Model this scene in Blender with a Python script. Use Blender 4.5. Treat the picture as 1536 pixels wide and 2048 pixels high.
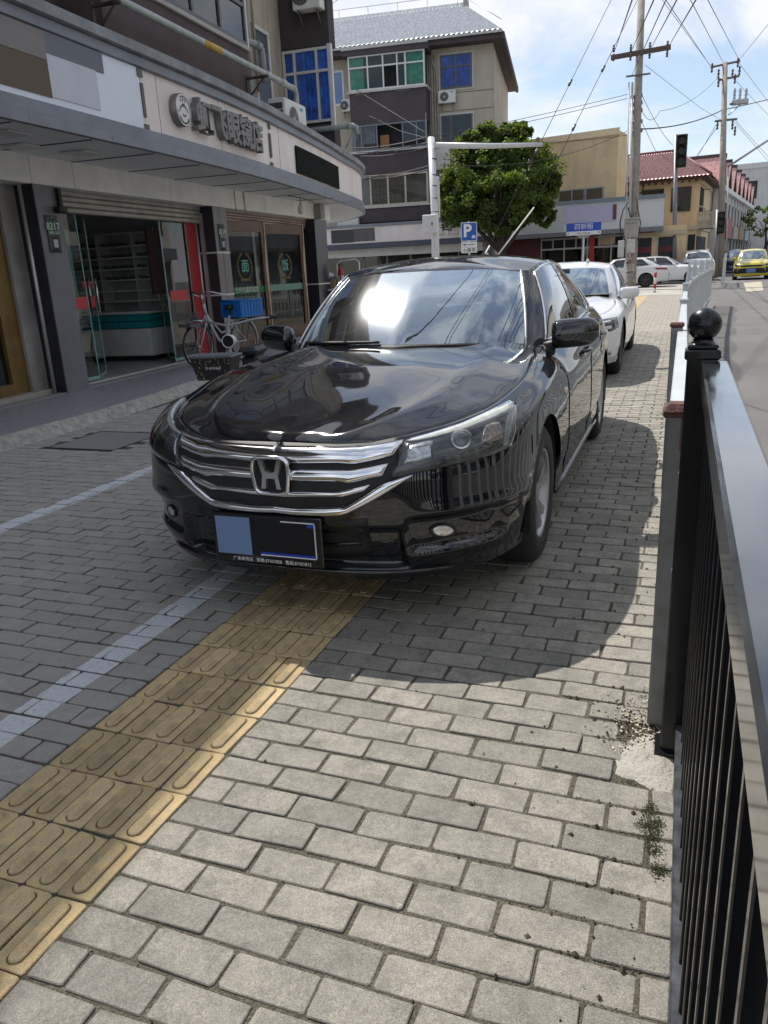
import bpy, bmesh, math, random
from mathutils import Vector, Matrix, Euler
from mathutils.bvhtree import BVHTree
from math import sin, cos, pi, radians, sqrt, atan2
random.seed(7)
sc = bpy.context.scene
for o in list(bpy.data.objects): bpy.data.objects.remove(o)
# ------------------------------------------------------------------ camera
F = 1538.0                       # focal length in pixels of the 1536 x 2048 photograph
CAM = Vector((1.198, -0.873, 1.361))
YAW, PIT, ROL = radians(21.28), radians(17.40), radians(-2.845)
FWD = Vector((-sin(YAW)*cos(PIT), cos(YAW)*cos(PIT), -sin(PIT)))
_r = Vector((cos(YAW), sin(YAW), 0)); _u = _r.cross(FWD)
RGT = cos(ROL)*_r + sin(ROL)*_u; UPV = -sin(ROL)*_r + cos(ROL)*_u
cd = bpy.data.cameras.new('camera'); cam = bpy.data.objects.new('camera', cd)
sc.collection.objects.link(cam); sc.camera = cam
cd.sensor_fit = 'VERTICAL'; cd.sensor_height = 36.0; cd.sensor_width = 27.0; cd.lens = F/2048*36.0
cd.clip_start = 0.02; cd.clip_end = 3000
m = Matrix((RGT, UPV, -FWD)).transposed().to_4x4(); m.translation = CAM
cam.matrix_world = m
# ------------------------------------------------------------------ world, sun
SUNV = Vector((-0.53, 0.50, 1.0)).normalized()
sun_el = math.asin(SUNV.z)
w = bpy.data.worlds.new('World'); sc.world = w; w.use_nodes = True
nt = w.node_tree; nt.nodes.clear()
def N(nt, t, **k):
    n = nt.nodes.new(t)
    for a, b in k.items():
        if a == 'ins':
            for i, v in b.items():
                if v is not None: n.inputs[i].default_value = v
        else: setattr(n, a, b)
    return n
out = N(nt, 'ShaderNodeOutputWorld'); bg = N(nt, 'ShaderNodeBackground', ins={1: 0.050})
sky = N(nt, 'ShaderNodeTexSky', sky_type='NISHITA', sun_disc=False, sun_elevation=sun_el,
        sun_rotation=atan2(SUNV.x, SUNV.y), air_density=1.0, dust_density=0.4, ozone_density=1.2, altitude=0)
bg2 = N(nt, 'ShaderNodeBackground', ins={0: (0.93, 0.95, 1.0, 1), 1: 0.385})
tc = N(nt, 'ShaderNodeTexCoord'); mp = N(nt, 'ShaderNodeMapping', ins={3: (1.0, 1.0, 1.9)})
ns = N(nt, 'ShaderNodeTexNoise', ins={2: 4.1, 3: 9.0, 4: 0.56, 5: 2.1}); ns.inputs['Distortion'].default_value = 0.35
mp.inputs[1].default_value = (0.35, 0.2, 0.0)
cr = N(nt, 'ShaderNodeValToRGB'); cr.color_ramp.elements[0].color = (.20,.20,.20,1); cr.color_ramp.elements[0].position = 0.42; cr.color_ramp.elements[1].position = 0.60
cr.color_ramp.elements[1].color = (0.97, 0.97, 0.97, 1)
mx = N(nt, 'ShaderNodeMixShader')
L = nt.links.new
L(tc.outputs['Generated'], mp.inputs[0]); L(mp.outputs[0], ns.inputs[0]); L(ns.outputs[0], cr.inputs[0])
L(sky.outputs[0], bg.inputs[0]); L(cr.outputs[0], mx.inputs[0]); L(bg.outputs[0], mx.inputs[1]); L(bg2.outputs[0], mx.inputs[2]); L(mx.outputs[0], out.inputs[0])
sl = bpy.data.lights.new('sun', 'SUN'); sl.energy = 2.0; sl.angle = radians(0.53); sl.color = (1.0, 0.95, 0.87)
so = bpy.data.objects.new('sun', sl); sc.collection.objects.link(so)
so.rotation_euler = (-SUNV).to_track_quat('-Z', 'Y').to_euler(); so.location = (0, 0, 30)
sc.view_settings.view_transform = 'Standard'; sc.view_settings.look = 'None'
sc.view_settings.exposure = 1.45; sc.view_settings.gamma = 1.0; sc.view_settings.use_curve_mapping = False
# ------------------------------------------------------------------ pixel helpers
def ray(px, py): return FWD + RGT*((px-768)/F) - UPV*((py-1024)/F)
def PD(px, py, D): return CAM + ray(px, py)*D
def PZ(px, py, z=0.0):
    d = ray(px, py); return CAM + d*((z-CAM.z)/d.z)
def PX(px, py, x):
    d = ray(px, py); return CAM + d*((x-CAM.x)/d.x)
def PY(px, py, y):
    d = ray(px, py); return CAM + d*((y-CAM.y)/d.y)
def proj(p):
    d = Vector(p)-CAM; z = d.dot(FWD); return (768+F*d.dot(RGT)/z, 1024-F*d.dot(UPV)/z, z)
# ------------------------------------------------------------------ materials
MATS = {}
def M(name, col=(.5,.5,.5), rough=.6, metal=0., var=.12, scale=6., bump=0., bscale=60., col2=None, rnd=0., spec=.5, coat=0., crough=.03, dirt=0., emit=None, attr=False, rvar=0., detail=5., streak=0.):
    if name in MATS: return MATS[name]
    mt = bpy.data.materials.new(name); mt.use_nodes = True; t = mt.node_tree; b = t.nodes['Principled BSDF']
    b.inputs['Roughness'].default_value = rough; b.inputs['Metallic'].default_value = metal
    b.inputs['Specular IOR Level'].default_value = spec
    b.inputs['Coat Weight'].default_value = coat; b.inputs['Coat Roughness'].default_value = crough
    c4 = lambda c: (max(0,min(1,c[0])), max(0,min(1,c[1])), max(0,min(1,c[2])), 1)
    tcn = N(t, 'ShaderNodeTexCoord'); src = tcn.outputs['Object']
    nz = N(t, 'ShaderNodeTexNoise', ins={2: scale, 3: detail, 4: .6}); t.links.new(src, nz.inputs[0])
    mr = N(t, 'ShaderNodeMapRange', ins={1: .32, 2: .68}); t.links.new(nz.outputs[0], mr.inputs[0])
    a = [x*(1-var) for x in col]; c2 = col2 or [x*(1+var) for x in col]
    mix = N(t, 'ShaderNodeMix', data_type='RGBA', ins={6: c4(a if not col2 else col), 7: c4(c2)}); t.links.new(mr.outputs[0], mix.inputs[0])
    last = mix.outputs[2]
    if rnd or attr:
        if attr:
            oi = N(t, 'ShaderNodeAttribute', attribute_name='rnd'); ro = oi.outputs['Fac']
        else:
            oi = N(t, 'ShaderNodeObjectInfo'); ro = oi.outputs['Random']
        m2 = N(t, 'ShaderNodeMapRange', ins={3: 1-rnd, 4: 1+rnd*.6}); t.links.new(ro, m2.inputs[0])
        v = N(t, 'ShaderNodeVectorMath', operation='SCALE'); t.links.new(last, v.inputs[0]); t.links.new(m2.outputs[0], v.inputs['Scale']); last = v.outputs[0]
    if dirt:
        n3 = N(t, 'ShaderNodeTexNoise', ins={2: scale*.35, 3: 8, 4: .7}); t.links.new(src, n3.inputs[0])
        r3 = N(t, 'ShaderNodeMapRange', ins={1: .5, 2: .72, 3: 0, 4: dirt}); t.links.new(n3.outputs[0], r3.inputs[0])
        m3 = N(t, 'ShaderNodeMix', data_type='RGBA', ins={7: (.07,.06,.05,1)}); t.links.new(r3.outputs[0], m3.inputs[0]); t.links.new(last, m3.inputs[6]); last = m3.outputs[2]
    if streak:   # rain streaks running down the wall
        mpn = N(t, 'ShaderNodeMapping', ins={3: (.9,.9,.16)}); t.links.new(src, mpn.inputs[0]); n4 = N(t, 'ShaderNodeTexNoise', ins={2: 2.2, 3: 9, 4: .72}); t.links.new(mpn.outputs[0], n4.inputs[0])
        r5 = N(t, 'ShaderNodeMapRange', ins={1: .44, 2: .78, 3: 0, 4: streak}); t.links.new(n4.outputs[0], r5.inputs[0]); m5 = N(t, 'ShaderNodeMix', data_type='RGBA', ins={7: (.06,.055,.05,1)}); t.links.new(r5.outputs[0], m5.inputs[0]); t.links.new(last, m5.inputs[6]); last = m5.outputs[2]
    t.links.new(last, b.inputs['Base Color'])
    if rvar:
        r4 = N(t, 'ShaderNodeMapRange', ins={1: .3, 2: .7, 3: rough-rvar, 4: rough+rvar}); t.links.new(nz.outputs[0], r4.inputs[0]); t.links.new(r4.outputs[0], b.inputs['Roughness'])
    if bump:
        n2 = N(t, 'ShaderNodeTexNoise', ins={2: bscale, 3: 4}); t.links.new(src, n2.inputs[0])
        bp = N(t, 'ShaderNodeBump', ins={0: bump, 1: .01}); t.links.new(n2.outputs[0], bp.inputs['Height']); t.links.new(bp.outputs[0], b.inputs['Normal'])
    if emit:
        b.inputs['Emission Color'].default_value = c4(emit[0]); b.inputs['Emission Strength'].default_value = emit[1]
    MATS[name] = mt; return mt
def GLASS(name, tint=(.8,.9,.88), ior=1.5, rough=.0, refl=1.0, gcol=(.95,.97,1)):
    if name in MATS: return MATS[name]
    mt = bpy.data.materials.new(name); mt.use_nodes = True; t = mt.node_tree; t.nodes.clear()
    o = N(t, 'ShaderNodeOutputMaterial'); tr = N(t, 'ShaderNodeBsdfTransparent', ins={0: (*tint, 1)})
    gl = N(t, 'ShaderNodeBsdfGlossy', ins={0: (*gcol, 1), 1: rough}); fr = N(t, 'ShaderNodeFresnel', ins={0: ior})
    mu = N(t, 'ShaderNodeMath', operation='MULTIPLY', use_clamp=True, ins={1: refl}); mxs = N(t, 'ShaderNodeMixShader')
    t.links.new(fr.outputs[0], mu.inputs[0]); t.links.new(mu.outputs[0], mxs.inputs[0]); t.links.new(tr.outputs[0], mxs.inputs[1]); t.links.new(gl.outputs[0], mxs.inputs[2]); t.links.new(mxs.outputs[0], o.inputs[0])
    MATS[name] = mt; return mt
# ------------------------------------------------------------------ mesh builder
COL = sc.collection
class MB:
    def __init__(s): s.v = []; s.f = []; s.mi = []; s.sm = []
    def add(s, vs, fs, mi=0, smooth=False):
        o = len(s.v); s.v += [Vector(v) for v in vs]
        for f in fs: s.f.append([i+o for i in f]); s.mi.append(mi); s.sm.append(smooth)
        return s
    def box(s, c, d, rot=None, bev=0., mi=0):
        x, y, z = d[0]/2, d[1]/2, d[2]/2; R = rot if rot is not None else Matrix.Identity(3)
        if not isinstance(R, Matrix): R = Euler(R).to_matrix()
        c = Vector(c)
        if bev <= 0 or bev*2.02 > min(d):
            P = [(sx*x, sy*y, sz*z) for sz in (-1,1) for sx, sy in ((-1,-1),(1,-1),(1,1),(-1,1))]
            fs = [(3,2,1,0),(4,5,6,7),(0,1,5,4),(1,2,6,5),(2,3,7,6),(3,0,4,7)]
        else:
            b = bev; P = []; ids = {}
            for sx in (-1,1):
                for sy in (-1,1):
                    for sz in (-1,1):
                        for ax in range(3):
                            q = [sx*(x-b), sy*(y-b), sz*(z-b)]; q[ax] += (sx,sy,sz)[ax]*b
                            ids[(sx,sy,sz,ax)] = len(P); P.append(tuple(q))
            fs = []
            for ax in range(3):
                o1, o2 = (ax+1) % 3, (ax+2) % 3
                for sg in (-1,1):
                    def k(a, b_):
                        t = [0,0,0]; t[ax] = sg; t[o1] = a; t[o2] = b_; return ids[(*t, ax)]
                    q = [k(-1,-1), k(1,-1), k(1,1), k(-1,1)]
                    fs.append(q if sg > 0 else q[::-1])
                for a in (-1,1):
                    for b_ in (-1,1):
                        def kk(sg, axx):
                            t = [0,0,0]; t[ax] = sg; t[o1] = a; t[o2] = b_; return ids[(*t, axx)]
                        q = [kk(-1,o1), kk(1,o1), kk(1,o2), kk(-1,o2)]
                        fs.append(q if a*b_ > 0 else q[::-1])
            for sx in (-1,1):
                for sy in (-1,1):
                    for sz in (-1,1):
                        q = [ids[(sx,sy,sz,a)] for a in range(3)]
                        fs.append(q if sx*sy*sz > 0 else q[::-1])
        return s.add([c + R @ Vector(p) for p in P], fs, mi)
    def b2(s, lo, hi, bev=0., mi=0):   # box by corners
        lo, hi = Vector(lo), Vector(hi)
        return s.box((lo+hi)/2, [abs(hi[i]-lo[i]) for i in range(3)], bev=bev, mi=mi)
    def prism(s, poly, ext, mi=0, smooth=False):   # poly list of 3D points, extruded by vector ext
        n = len(poly); e = Vector(ext); P = [Vector(p) for p in poly]
        nr = Vector((0,0,0))
        for i in range(n): nr += P[i].cross(P[(i+1) % n])
        if nr.dot(e) > 0: P = P[::-1]
        # P normal now against ext -> first cap faces away
        s.add(P + [p+e for p in P], [list(range(n)), [n+i for i in range(n)][::-1]], mi)
        o = len(s.v)-2*n
        for i in range(n):
            j = (i+1) % n; s.f.append([o+i, o+n+i, o+n+j, o+j][::-1] if False else [o+j, o+i, o+n+i, o+n+j]); s.mi.append(mi); s.sm.append(smooth)
        return s
    def cyl(s, p0, p1, r0, r1=None, n=12, caps=True, mi=0, smooth=True):
        r1 = r0 if r1 is None else r1; p0, p1 = Vector(p0), Vector(p1); d = (p1-p0).normalized()
        a = d.orthogonal().normalized(); b = d.cross(a); vs = []
        for p, r in ((p0,r0),(p1,r1)):
            for i in range(n): t = 2*pi*i/n; vs.append(p + a*(r*cos(t)) + b*(r*sin(t)))
        fs = [(i, (i+1) % n, n+(i+1) % n, n+i) for i in range(n)]
        s.add(vs, fs, mi, smooth)
        if caps:
            o = len(s.v)-2*n
            s.f.append([o+i for i in range(n)][::-1]); s.mi.append(mi); s.sm.append(False)
            s.f.append([o+n+i for i in range(n)]); s.mi.append(mi); s.sm.append(False)
        return s
    def tube(s, pts, r, n=8, mi=0, closed=False, caps=True):
        P = [Vector(p) for p in pts]; k = len(P); rs = r if isinstance(r, (list,tuple)) else [r]*k
        vs = []; prev = None
        for i in range(k):
            if closed: d = P[(i+1) % k]-P[i-1]
            else: d = P[min(i+1,k-1)]-P[max(i-1,0)]
            d.normalize()
            if prev is None: a = d.orthogonal().normalized()
            else:
                a = prev - d*prev.dot(d)
                a = a.normalized() if a.length > 1e-6 else d.orthogonal().normalized()
            prev = a; b = d.cross(a)
            for j in range(n): t = 2*pi*j/n; vs.append(P[i] + a*(rs[i]*cos(t)) + b*(rs[i]*sin(t)))
        fs = []
        for i in range(k if closed else k-1):
            for j in range(n):
                i2 = (i+1) % k; fs.append((i*n+j, i*n+(j+1) % n, i2*n+(j+1) % n, i2*n+j))
        if caps and not closed: fs += [[j for j in range(n)][::-1], [(k-1)*n+j for j in range(n)]]
        return s.add(vs, fs, mi, True)
    def lathe(s, prof, n=24, c=(0,0,0), ax='z', mi=0, smooth=True):   # prof list of (r, h)
        c = Vector(c); vs = []
        for r, h in prof:
            for j in range(n):
                t = 2*pi*j/n
                q = {'z': (r*cos(t), r*sin(t), h), 'x': (h, r*cos(t), r*sin(t)), 'y': (r*sin(t), h, r*cos(t))}[ax]
                vs.append(c+Vector(q))
        fs = [(i*n+j, i*n+(j+1) % n, (i+1)*n+(j+1) % n, (i+1)*n+j) for i in range(len(prof)-1) for j in range(n)]
        return s.add(vs, fs, mi, smooth)
    def grid(s, rows, mi=0, smooth=True, flip=False):   # rows of equal length point lists
        n = len(rows[0]); vs = [p for r in rows for p in r]
        fs = [(i*n+j, i*n+j+1, (i+1)*n+j+1, (i+1)*n+j) for i in range(len(rows)-1) for j in range(n-1)]
        if flip: fs = [f[::-1] for f in fs]
        return s.add(vs, fs, mi, smooth)
    def quad(s, a, b, c, d, mi=0): return s.add([a,b,c,d], [(0,1,2,3)], mi)
    def xf(s, mt): s.v = [mt @ v for v in s.v]; return s
    def build(s, name, mat, parent=None, world=False, props=None):
        me = bpy.data.meshes.new(name)
        vs = s.v
        if world and parent is not None:
            iv = parent.matrix_basis.inverted(); vs = [iv @ v for v in vs]
        me.from_pydata([tuple(v) for v in vs], [], s.f)
        for mt in (mat if isinstance(mat, (list,tuple)) else [mat]): me.materials.append(mt)
        me.polygons.foreach_set('material_index', s.mi); me.polygons.foreach_set('use_smooth', s.sm)
        me.update()
        o = bpy.data.objects.new(name, me); COL.objects.link(o)
        if parent is not None: o.parent = parent
        return o
def tag(o, label=None, cat=None, group=None, kind=None):
    if label: o['label'] = label
    if cat: o['category'] = cat
    if group: o['group'] = group
    if kind: o['kind'] = kind
    return o
def thing(name, label, cat, loc=(0,0,0), rz=0., group=None):
    o = bpy.data.objects.new(name, None); COL.objects.link(o); o.empty_display_size = .2
    o.matrix_basis = Matrix.Translation(Vector(loc)) @ Matrix.Rotation(rz, 4, 'Z')
    return tag(o, label, cat, group)
def copy_tree(o, parent=None):
    c = o.copy(); COL.objects.link(c)
    if parent is not None: c.parent = parent
    for ch in list(o.children): copy_tree(ch, c)
    return c
def weld(o, dist=1e-4):
    bm = bmesh.new(); bm.from_mesh(o.data); bmesh.ops.remove_doubles(bm, verts=bm.verts, dist=dist)
    bmesh.ops.recalc_face_normals(bm, faces=bm.faces); bm.to_mesh(o.data); bm.free()
def text(name, body, size, mat, parent, mtx, depth=.004, align='CENTER', bold=0.):
    cu = bpy.data.curves.new(name, 'FONT'); cu.body = body; cu.size = size; cu.extrude = depth; cu.align_x = align; cu.align_y = 'CENTER'
    cu.offset = bold; cu.resolution_u = 3
    o = bpy.data.objects.new(name+'_src', cu); COL.objects.link(o)
    dg = bpy.context.evaluated_depsgraph_get(); me = bpy.data.meshes.new_from_object(o.evaluated_get(dg))
    bpy.data.objects.remove(o); bpy.data.curves.remove(cu)
    me.transform(mtx); me.materials.clear(); me.materials.append(mat)
    t = bpy.data.objects.new(name, me); COL.objects.link(t)
    if parent is not None: t.parent = parent
    return t
def frame_m(org, xdir, ydir):   # matrix with x along xdir, y along ydir
    x = Vector(xdir).normalized(); y = Vector(ydir).normalized(); z = x.cross(y)
    mm = Matrix((x, y, z)).transposed().to_4x4(); mm.translation = Vector(org); return mm
def catmull(P, n):
    P = [Vector(p) for p in P]; out = []
    for i in range(len(P)-1):
        p0 = P[i-1] if i > 0 else P[i]*2-P[i+1]; p1, p2 = P[i], P[i+1]; p3 = P[i+2] if i+2 < len(P) else P[i+1]*2-P[i]
        for k in range(n):
            t = k/n
            out.append(.5*((2*p1)+(p2-p0)*t+(2*p0-5*p1+4*p2-p3)*t*t+(3*p1-p0-3*p2+p3)*t**3))
    out.append(P[-1]); return out
# ================================================================== GROUND
def sheet(name, x0, y0, x1, y1, z, mat, kind='structure', label=None):
    b = MB(); b.quad((x0,y0,z),(x1,y0,z),(x1,y1,z),(x0,y1,z)); o = b.build(name, mat); tag(o, label, kind=kind); return o
asph = M('asphalt', (.135,.128,.126), .85, var=.25, scale=.6, bump=.35, bscale=260, rvar=.08, dirt=.12)
def speckle(mt, amt=.35, sc_=380):
    t = mt.node_tree; b = t.nodes['Principled BSDF']; src = b.inputs['Base Color'].links[0].from_socket
    g = N(t, 'ShaderNodeTexNoise', ins={2: sc_, 3: 2}); tcn = [n for n in t.nodes if n.type == 'TEX_COORD'][0]; t.links.new(tcn.outputs['Object'], g.inputs[0])
    r = N(t, 'ShaderNodeMapRange', ins={1: .3, 2: .7, 3: 1-amt, 4: 1+amt}); t.links.new(g.outputs[0], r.inputs[0])
    v = N(t, 'ShaderNodeVectorMath', operation='SCALE'); t.links.new(src, v.inputs[0]); t.links.new(r.outputs[0], v.inputs['Scale']); t.links.new(v.outputs[0], b.inputs['Base Color'])
speckle(asph)
ground = sheet('ground', -400, -300, 400, 900, -.125, M('ground_m', (.16,.155,.15), .9, var=.3, scale=.4, bump=.2, bscale=90), label='wide grey asphalt ground reaching away between the buildings')
def road_z(y): t_ = min(1, max(0, (y-14)/22)); return -.12+.096*t_*t_*(3-2*t_)
rb_ = MB(); rb_.grid([[Vector((x_, y_, road_z(y_))) for x_ in (1.42, 14)] for y_ in [-60, 0, 14]+[16+2*k for k in range(11)]+[60, 400]], smooth=True)
road = tag(rb_.build('road', asph), 'grey asphalt road beyond the railings', kind='structure')
side = sheet('side_street', -120, 38.2, 1.42, 64, -.020, M('conc_road', (.30,.285,.265), .85, var=.18, scale=.8, bump=.25, bscale=120, dirt=.15), label='pale concrete side street where the white cars stand')
side2 = sheet('alley', -60, 21.2, -5.2, 38.2, -.018, M('conc_road2', (.22,.215,.21), .85, var=.2, scale=.8, bump=.25, bscale=120, dirt=.15), label='grey concrete lane behind the shop corner')
# road markings
mk = MB()
for (pa) in [((1487,565),(1523,563),(1527,581),(1493,584))]:
    mk.add([PZ(x, y, -.018) for x, y in pa], [(3,2,1,0)])
tag(mk.build('road_marking', M('yellow_paint', (.42,.38,.30), .8, var=.2, scale=9, dirt=.3)), kind='structure', label='worn yellow painted block on the asphalt road')
# ---------------------------------------------------------------- pavement
BW, BL = .1, .2
XR, XL = 1.262, -4.35
Y0, Y1 = -.70, 15.0
bed = MB(); bed.b2((-5.2, -14, -.14), (1.30, 38.2, -.0050))
bedm = M('joint_sand', (.13,.112,.085), .95, var=.45, scale=30, bump=1.0, bscale=140, col2=(.06,.06,.040)); speckle(bedm, .5, 260)
pave = bed.build('pavement', bedm); tag(pave, 'grey block paved pavement between the shops and the railings', kind='structure')
def paver_mat(name, attr):
    mt = bpy.data.materials.new(name); mt.use_nodes = True; t = mt.node_tree; b = t.nodes['Principled BSDF']; lk = t.links.new
    b.inputs['Roughness'].default_value = .82; b.inputs['Specular IOR Level'].default_value = .35
    if attr: a = N(t, 'ShaderNodeAttribute', attribute_name='rnd'); R = a.outputs['Fac']
    else: a = N(t, 'ShaderNodeObjectInfo'); R = a.outputs['Random']
    geo = N(t, 'ShaderNodeNewGeometry'); P = geo.outputs['Position']
    ramp = N(t, 'ShaderNodeValToRGB'); e = ramp.color_ramp.elements
    e[0].position = 0; e[0].color = (.265,.25,.222,1); e[1].position = 1; e[1].color = (.37,.342,.295,1)
    for p_, c_ in ((.2,(.285,.266,.233,1)), (.4,(.315,.294,.257,1)), (.7,(.352,.325,.28,1))):
        k = e.new(p_); k.color = c_
    lk(R, ramp.inputs[0])
    # per brick offset so that stains differ
    off = N(t, 'ShaderNodeVectorMath', operation='SCALE'); cb = N(t, 'ShaderNodeCombineXYZ'); lk(R, cb.inputs[2]); off.inputs['Scale'].default_value = 37.; lk(cb.outputs[0], off.inputs[0])
    ad = N(t, 'ShaderNodeVectorMath', operation='ADD'); lk(P, ad.inputs[0]); lk(off.outputs[0], ad.inputs[1])
    st = N(t, 'ShaderNodeTexNoise', ins={2: 11., 3: 9, 4: .72}); lk(ad.outputs[0], st.inputs[0])
    sr = N(t, 'ShaderNodeMapRange', ins={1: .42, 2: .70, 3: 0, 4: .80}); lk(st.outputs[0], sr.inputs[0])
    m1 = N(t, 'ShaderNodeMix', data_type='RGBA', ins={7: (.165,.163,.14,1)}); lk(sr.outputs[0], m1.inputs[0]); lk(ramp.outputs[0], m1.inputs[6])
    sp = N(t, 'ShaderNodeTexNoise', ins={2: 330., 3: 4, 4: .75}); lk(P, sp.inputs[0])
    s2a = N(t, 'ShaderNodeMapRange', ins={1: .3, 2: .72, 3: .48, 4: 1.55}); lk(sp.outputs[0], s2a.inputs[0])
    md = N(t, 'ShaderNodeTexNoise', ins={2: 75., 3: 8, 4: .8}); lk(ad.outputs[0], md.inputs[0]); md2 = N(t, 'ShaderNodeMapRange', ins={1: .3, 2: .7, 3: .72, 4: 1.25}); lk(md.outputs[0], md2.inputs[0])
    s2 = N(t, 'ShaderNodeMath', operation='MULTIPLY'); lk(s2a.outputs[0], s2.inputs[0]); lk(md2.outputs[0], s2.inputs[1])
    v = N(t, 'ShaderNodeVectorMath', operation='SCALE'); lk(m1.outputs[2], v.inputs[0]); lk(s2.outputs[0], v.inputs['Scale'])
    # colour raised on the shop side to stand in for fill light in shade
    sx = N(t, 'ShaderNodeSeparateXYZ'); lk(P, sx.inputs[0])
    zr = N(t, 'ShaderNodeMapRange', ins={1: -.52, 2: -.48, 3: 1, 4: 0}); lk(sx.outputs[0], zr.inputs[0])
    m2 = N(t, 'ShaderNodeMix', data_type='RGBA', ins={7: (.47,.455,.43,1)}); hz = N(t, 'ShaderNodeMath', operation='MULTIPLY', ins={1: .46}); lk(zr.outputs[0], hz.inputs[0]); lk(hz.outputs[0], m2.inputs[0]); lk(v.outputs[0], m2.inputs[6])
    # white painted lines
    def band(lo, hi, ylo):
        a1 = N(t, 'ShaderNodeMath', operation='GREATER_THAN', ins={1: lo}); a2 = N(t, 'ShaderNodeMath', operation='LESS_THAN', ins={1: hi}); a3 = N(t, 'ShaderNodeMath', operation='GREATER_THAN', ins={1: ylo})
        wb = N(t, 'ShaderNodeTexNoise', ins={2: 40.}); lk(P, wb.inputs[0]); wm = N(t, 'ShaderNodeMath', operation='MULTIPLY_ADD', ins={1: .016, 2: -.008}); lk(wb.outputs[0], wm.inputs[0])
        xx = N(t, 'ShaderNodeMath', operation='ADD'); lk(sx.outputs[0], xx.inputs[0]); lk(wm.outputs[0], xx.inputs[1])
        lk(xx.outputs[0], a1.inputs[0]); lk(xx.outputs[0], a2.inputs[0]); lk(sx.outputs[1], a3.inputs[0])
        q = N(t, 'ShaderNodeMath', operation='MULTIPLY'); lk(a1.outputs[0], q.inputs[0]); lk(a2.outputs[0], q.inputs[1])
        q2 = N(t, 'ShaderNodeMath', operation='MULTIPLY'); lk(q.outputs[0], q2.inputs[0]); lk(a3.outputs[0], q2.inputs[1]); return q2.outputs[0]
    k1 = band(-.835, -.705, .60); k2 = band(-2.60, -2.47, -9.)
    kk = N(t, 'ShaderNodeMath', operation='MAXIMUM'); lk(k1, kk.inputs[0]); lk(k2, kk.inputs[1])
    wr = N(t, 'ShaderNodeTexNoise', ins={2: 55., 3: 8, 4: .75}); lk(P, wr.inputs[0]); w2 = N(t, 'ShaderNodeMapRange', ins={1: .34, 2: .5, 3: .35, 4: .93}); lk(wr.outputs[0], w2.inputs[0])
    km = N(t, 'ShaderNodeMath', operation='MULTIPLY'); lk(kk.outputs[0], km.inputs[0]); lk(w2.outputs[0], km.inputs[1])
    m3 = N(t, 'ShaderNodeMix', data_type='RGBA', ins={7: (.66,.69,.72,1)}); lk(km.outputs[0], m3.inputs[0]); lk(m2.outputs[2], m3.inputs[6])
    lk(m3.outputs[2], b.inputs['Base Color'])
    bp = N(t, 'ShaderNodeBump', ins={0: .8, 1: .004}); lk(sp.outputs[0], bp.inputs['Height']); lk(bp.outputs[0], b.inputs['Normal'])
    return mt
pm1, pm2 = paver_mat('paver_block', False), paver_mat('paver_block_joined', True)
def brick_shape(l, w_, rnd):
    """bevelled block, top at z=0, slightly worn corners"""
    h = .03; b = .0022; x, y = l/2, w_/2
    top = []; rim = []
    for sx, sy in ((-1,-1),(1,-1),(1,1),(-1,1)):
        j = rnd.uniform(0, .0035); c = .004 + rnd.uniform(0, .004)
        pts = [(sx*x, sy*(y-c)), (sx*(x-c), sy*y)]
        if sx*sy > 0: pts = pts   # order counterclockwise
        else: pts = pts[::-1]
        for q in pts: rim.append(q)
    if True:
        rim = [(-x, -(y-.006)), (-(x-.006), -y), (x-.006, -y), (x, -(y-.006)), (x, y-.006), (x-.006, y), (-(x-.006), y), (-x, y-.006)]
    k_ = rnd.randrange(8); rim[k_] = (rim[k_][0]*rnd.uniform(.965,1), rim[k_][1]*rnd.uniform(.92,1))
    rim = [(p[0]+rnd.uniform(-.0022,.0022), p[1]+rnd.uniform(-.0022,.0022)) for p in rim]
    n = 8; vs = [(p[0], p[1], -h) for p in rim] + [(p[0], p[1], -b) for p in rim] + [(p[0]*(1-2*b/l), p[1]*(1-2*b/w_), rnd.uniform(-.0004,.0004)) for p in rim]
    fs = [(i, (i+1) % n, n+(i+1) % n, n+i) for i in range(n)] + [(n+i, n+(i+1) % n, 2*n+(i+1) % n, 2*n+i) for i in range(n)] + [[2*n+i for i in range(n)]]
    return vs, fs
rb = random.Random(3)
cells = []      # (cx, cy, length)
ny = int(round((Y1-Y0)/BW))
for i in range(ny):
    yc = Y0 + BW*(i+.5); k = int(math.floor((yc+1e-6)/BW)); half = (k % 2 == 0)
    x = 0.0
    first = True
    while x < XR-.02:
        l = BL/2 if (first and half) else BL
        first = False; l = min(l, XR-x); cells.append((x+l/2, yc, l)); x += l
    x = -.5; first = True
    while x > XL+.02:
        l = BL/2 if (first and half) else BL
        first = False; l = min(l, x-XL); cells.append((x-l/2, yc, l)); x -= l
DRAIN = (-4.02, -3.30, 4.35, 5.05)   # stone cover set into the paving
CPATCH = [(PZ(x, y)) for x, y in ((1228,1545),(1240,1490),(1300,1462),(1345,1470),(1345,1590),(1300,1575))]
def inpoly(x, y, poly):
    c = False; n = len(poly)
    for i in range(n):
        a, b = poly[i], poly[i-1]
        if (a[1] > y) != (b[1] > y) and x < (b[0]-a[0])*(y-a[1])/(b[1]-a[1])+a[0]: c = not c
    return c
def vis(cx, cy):
    p = proj((cx, cy, 0)); return 0 < p[0] < 1536 and 300 < p[1] < 2100 and p[2] > 0
sizes = []
for c in cells:
    if DRAIN[0] < c[0] < DRAIN[1] and DRAIN[2] < c[1] < DRAIN[3]: continue
    if inpoly(c[0], c[1], CPATCH): continue
    p = proj((c[0], c[1], 0))
    a = (1/p[2]**3)*c[2] if vis(c[0], c[1]) else 0
    sizes.append((a, c))
sizes.sort(key=lambda t: -t[0])
shapes = {}
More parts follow.
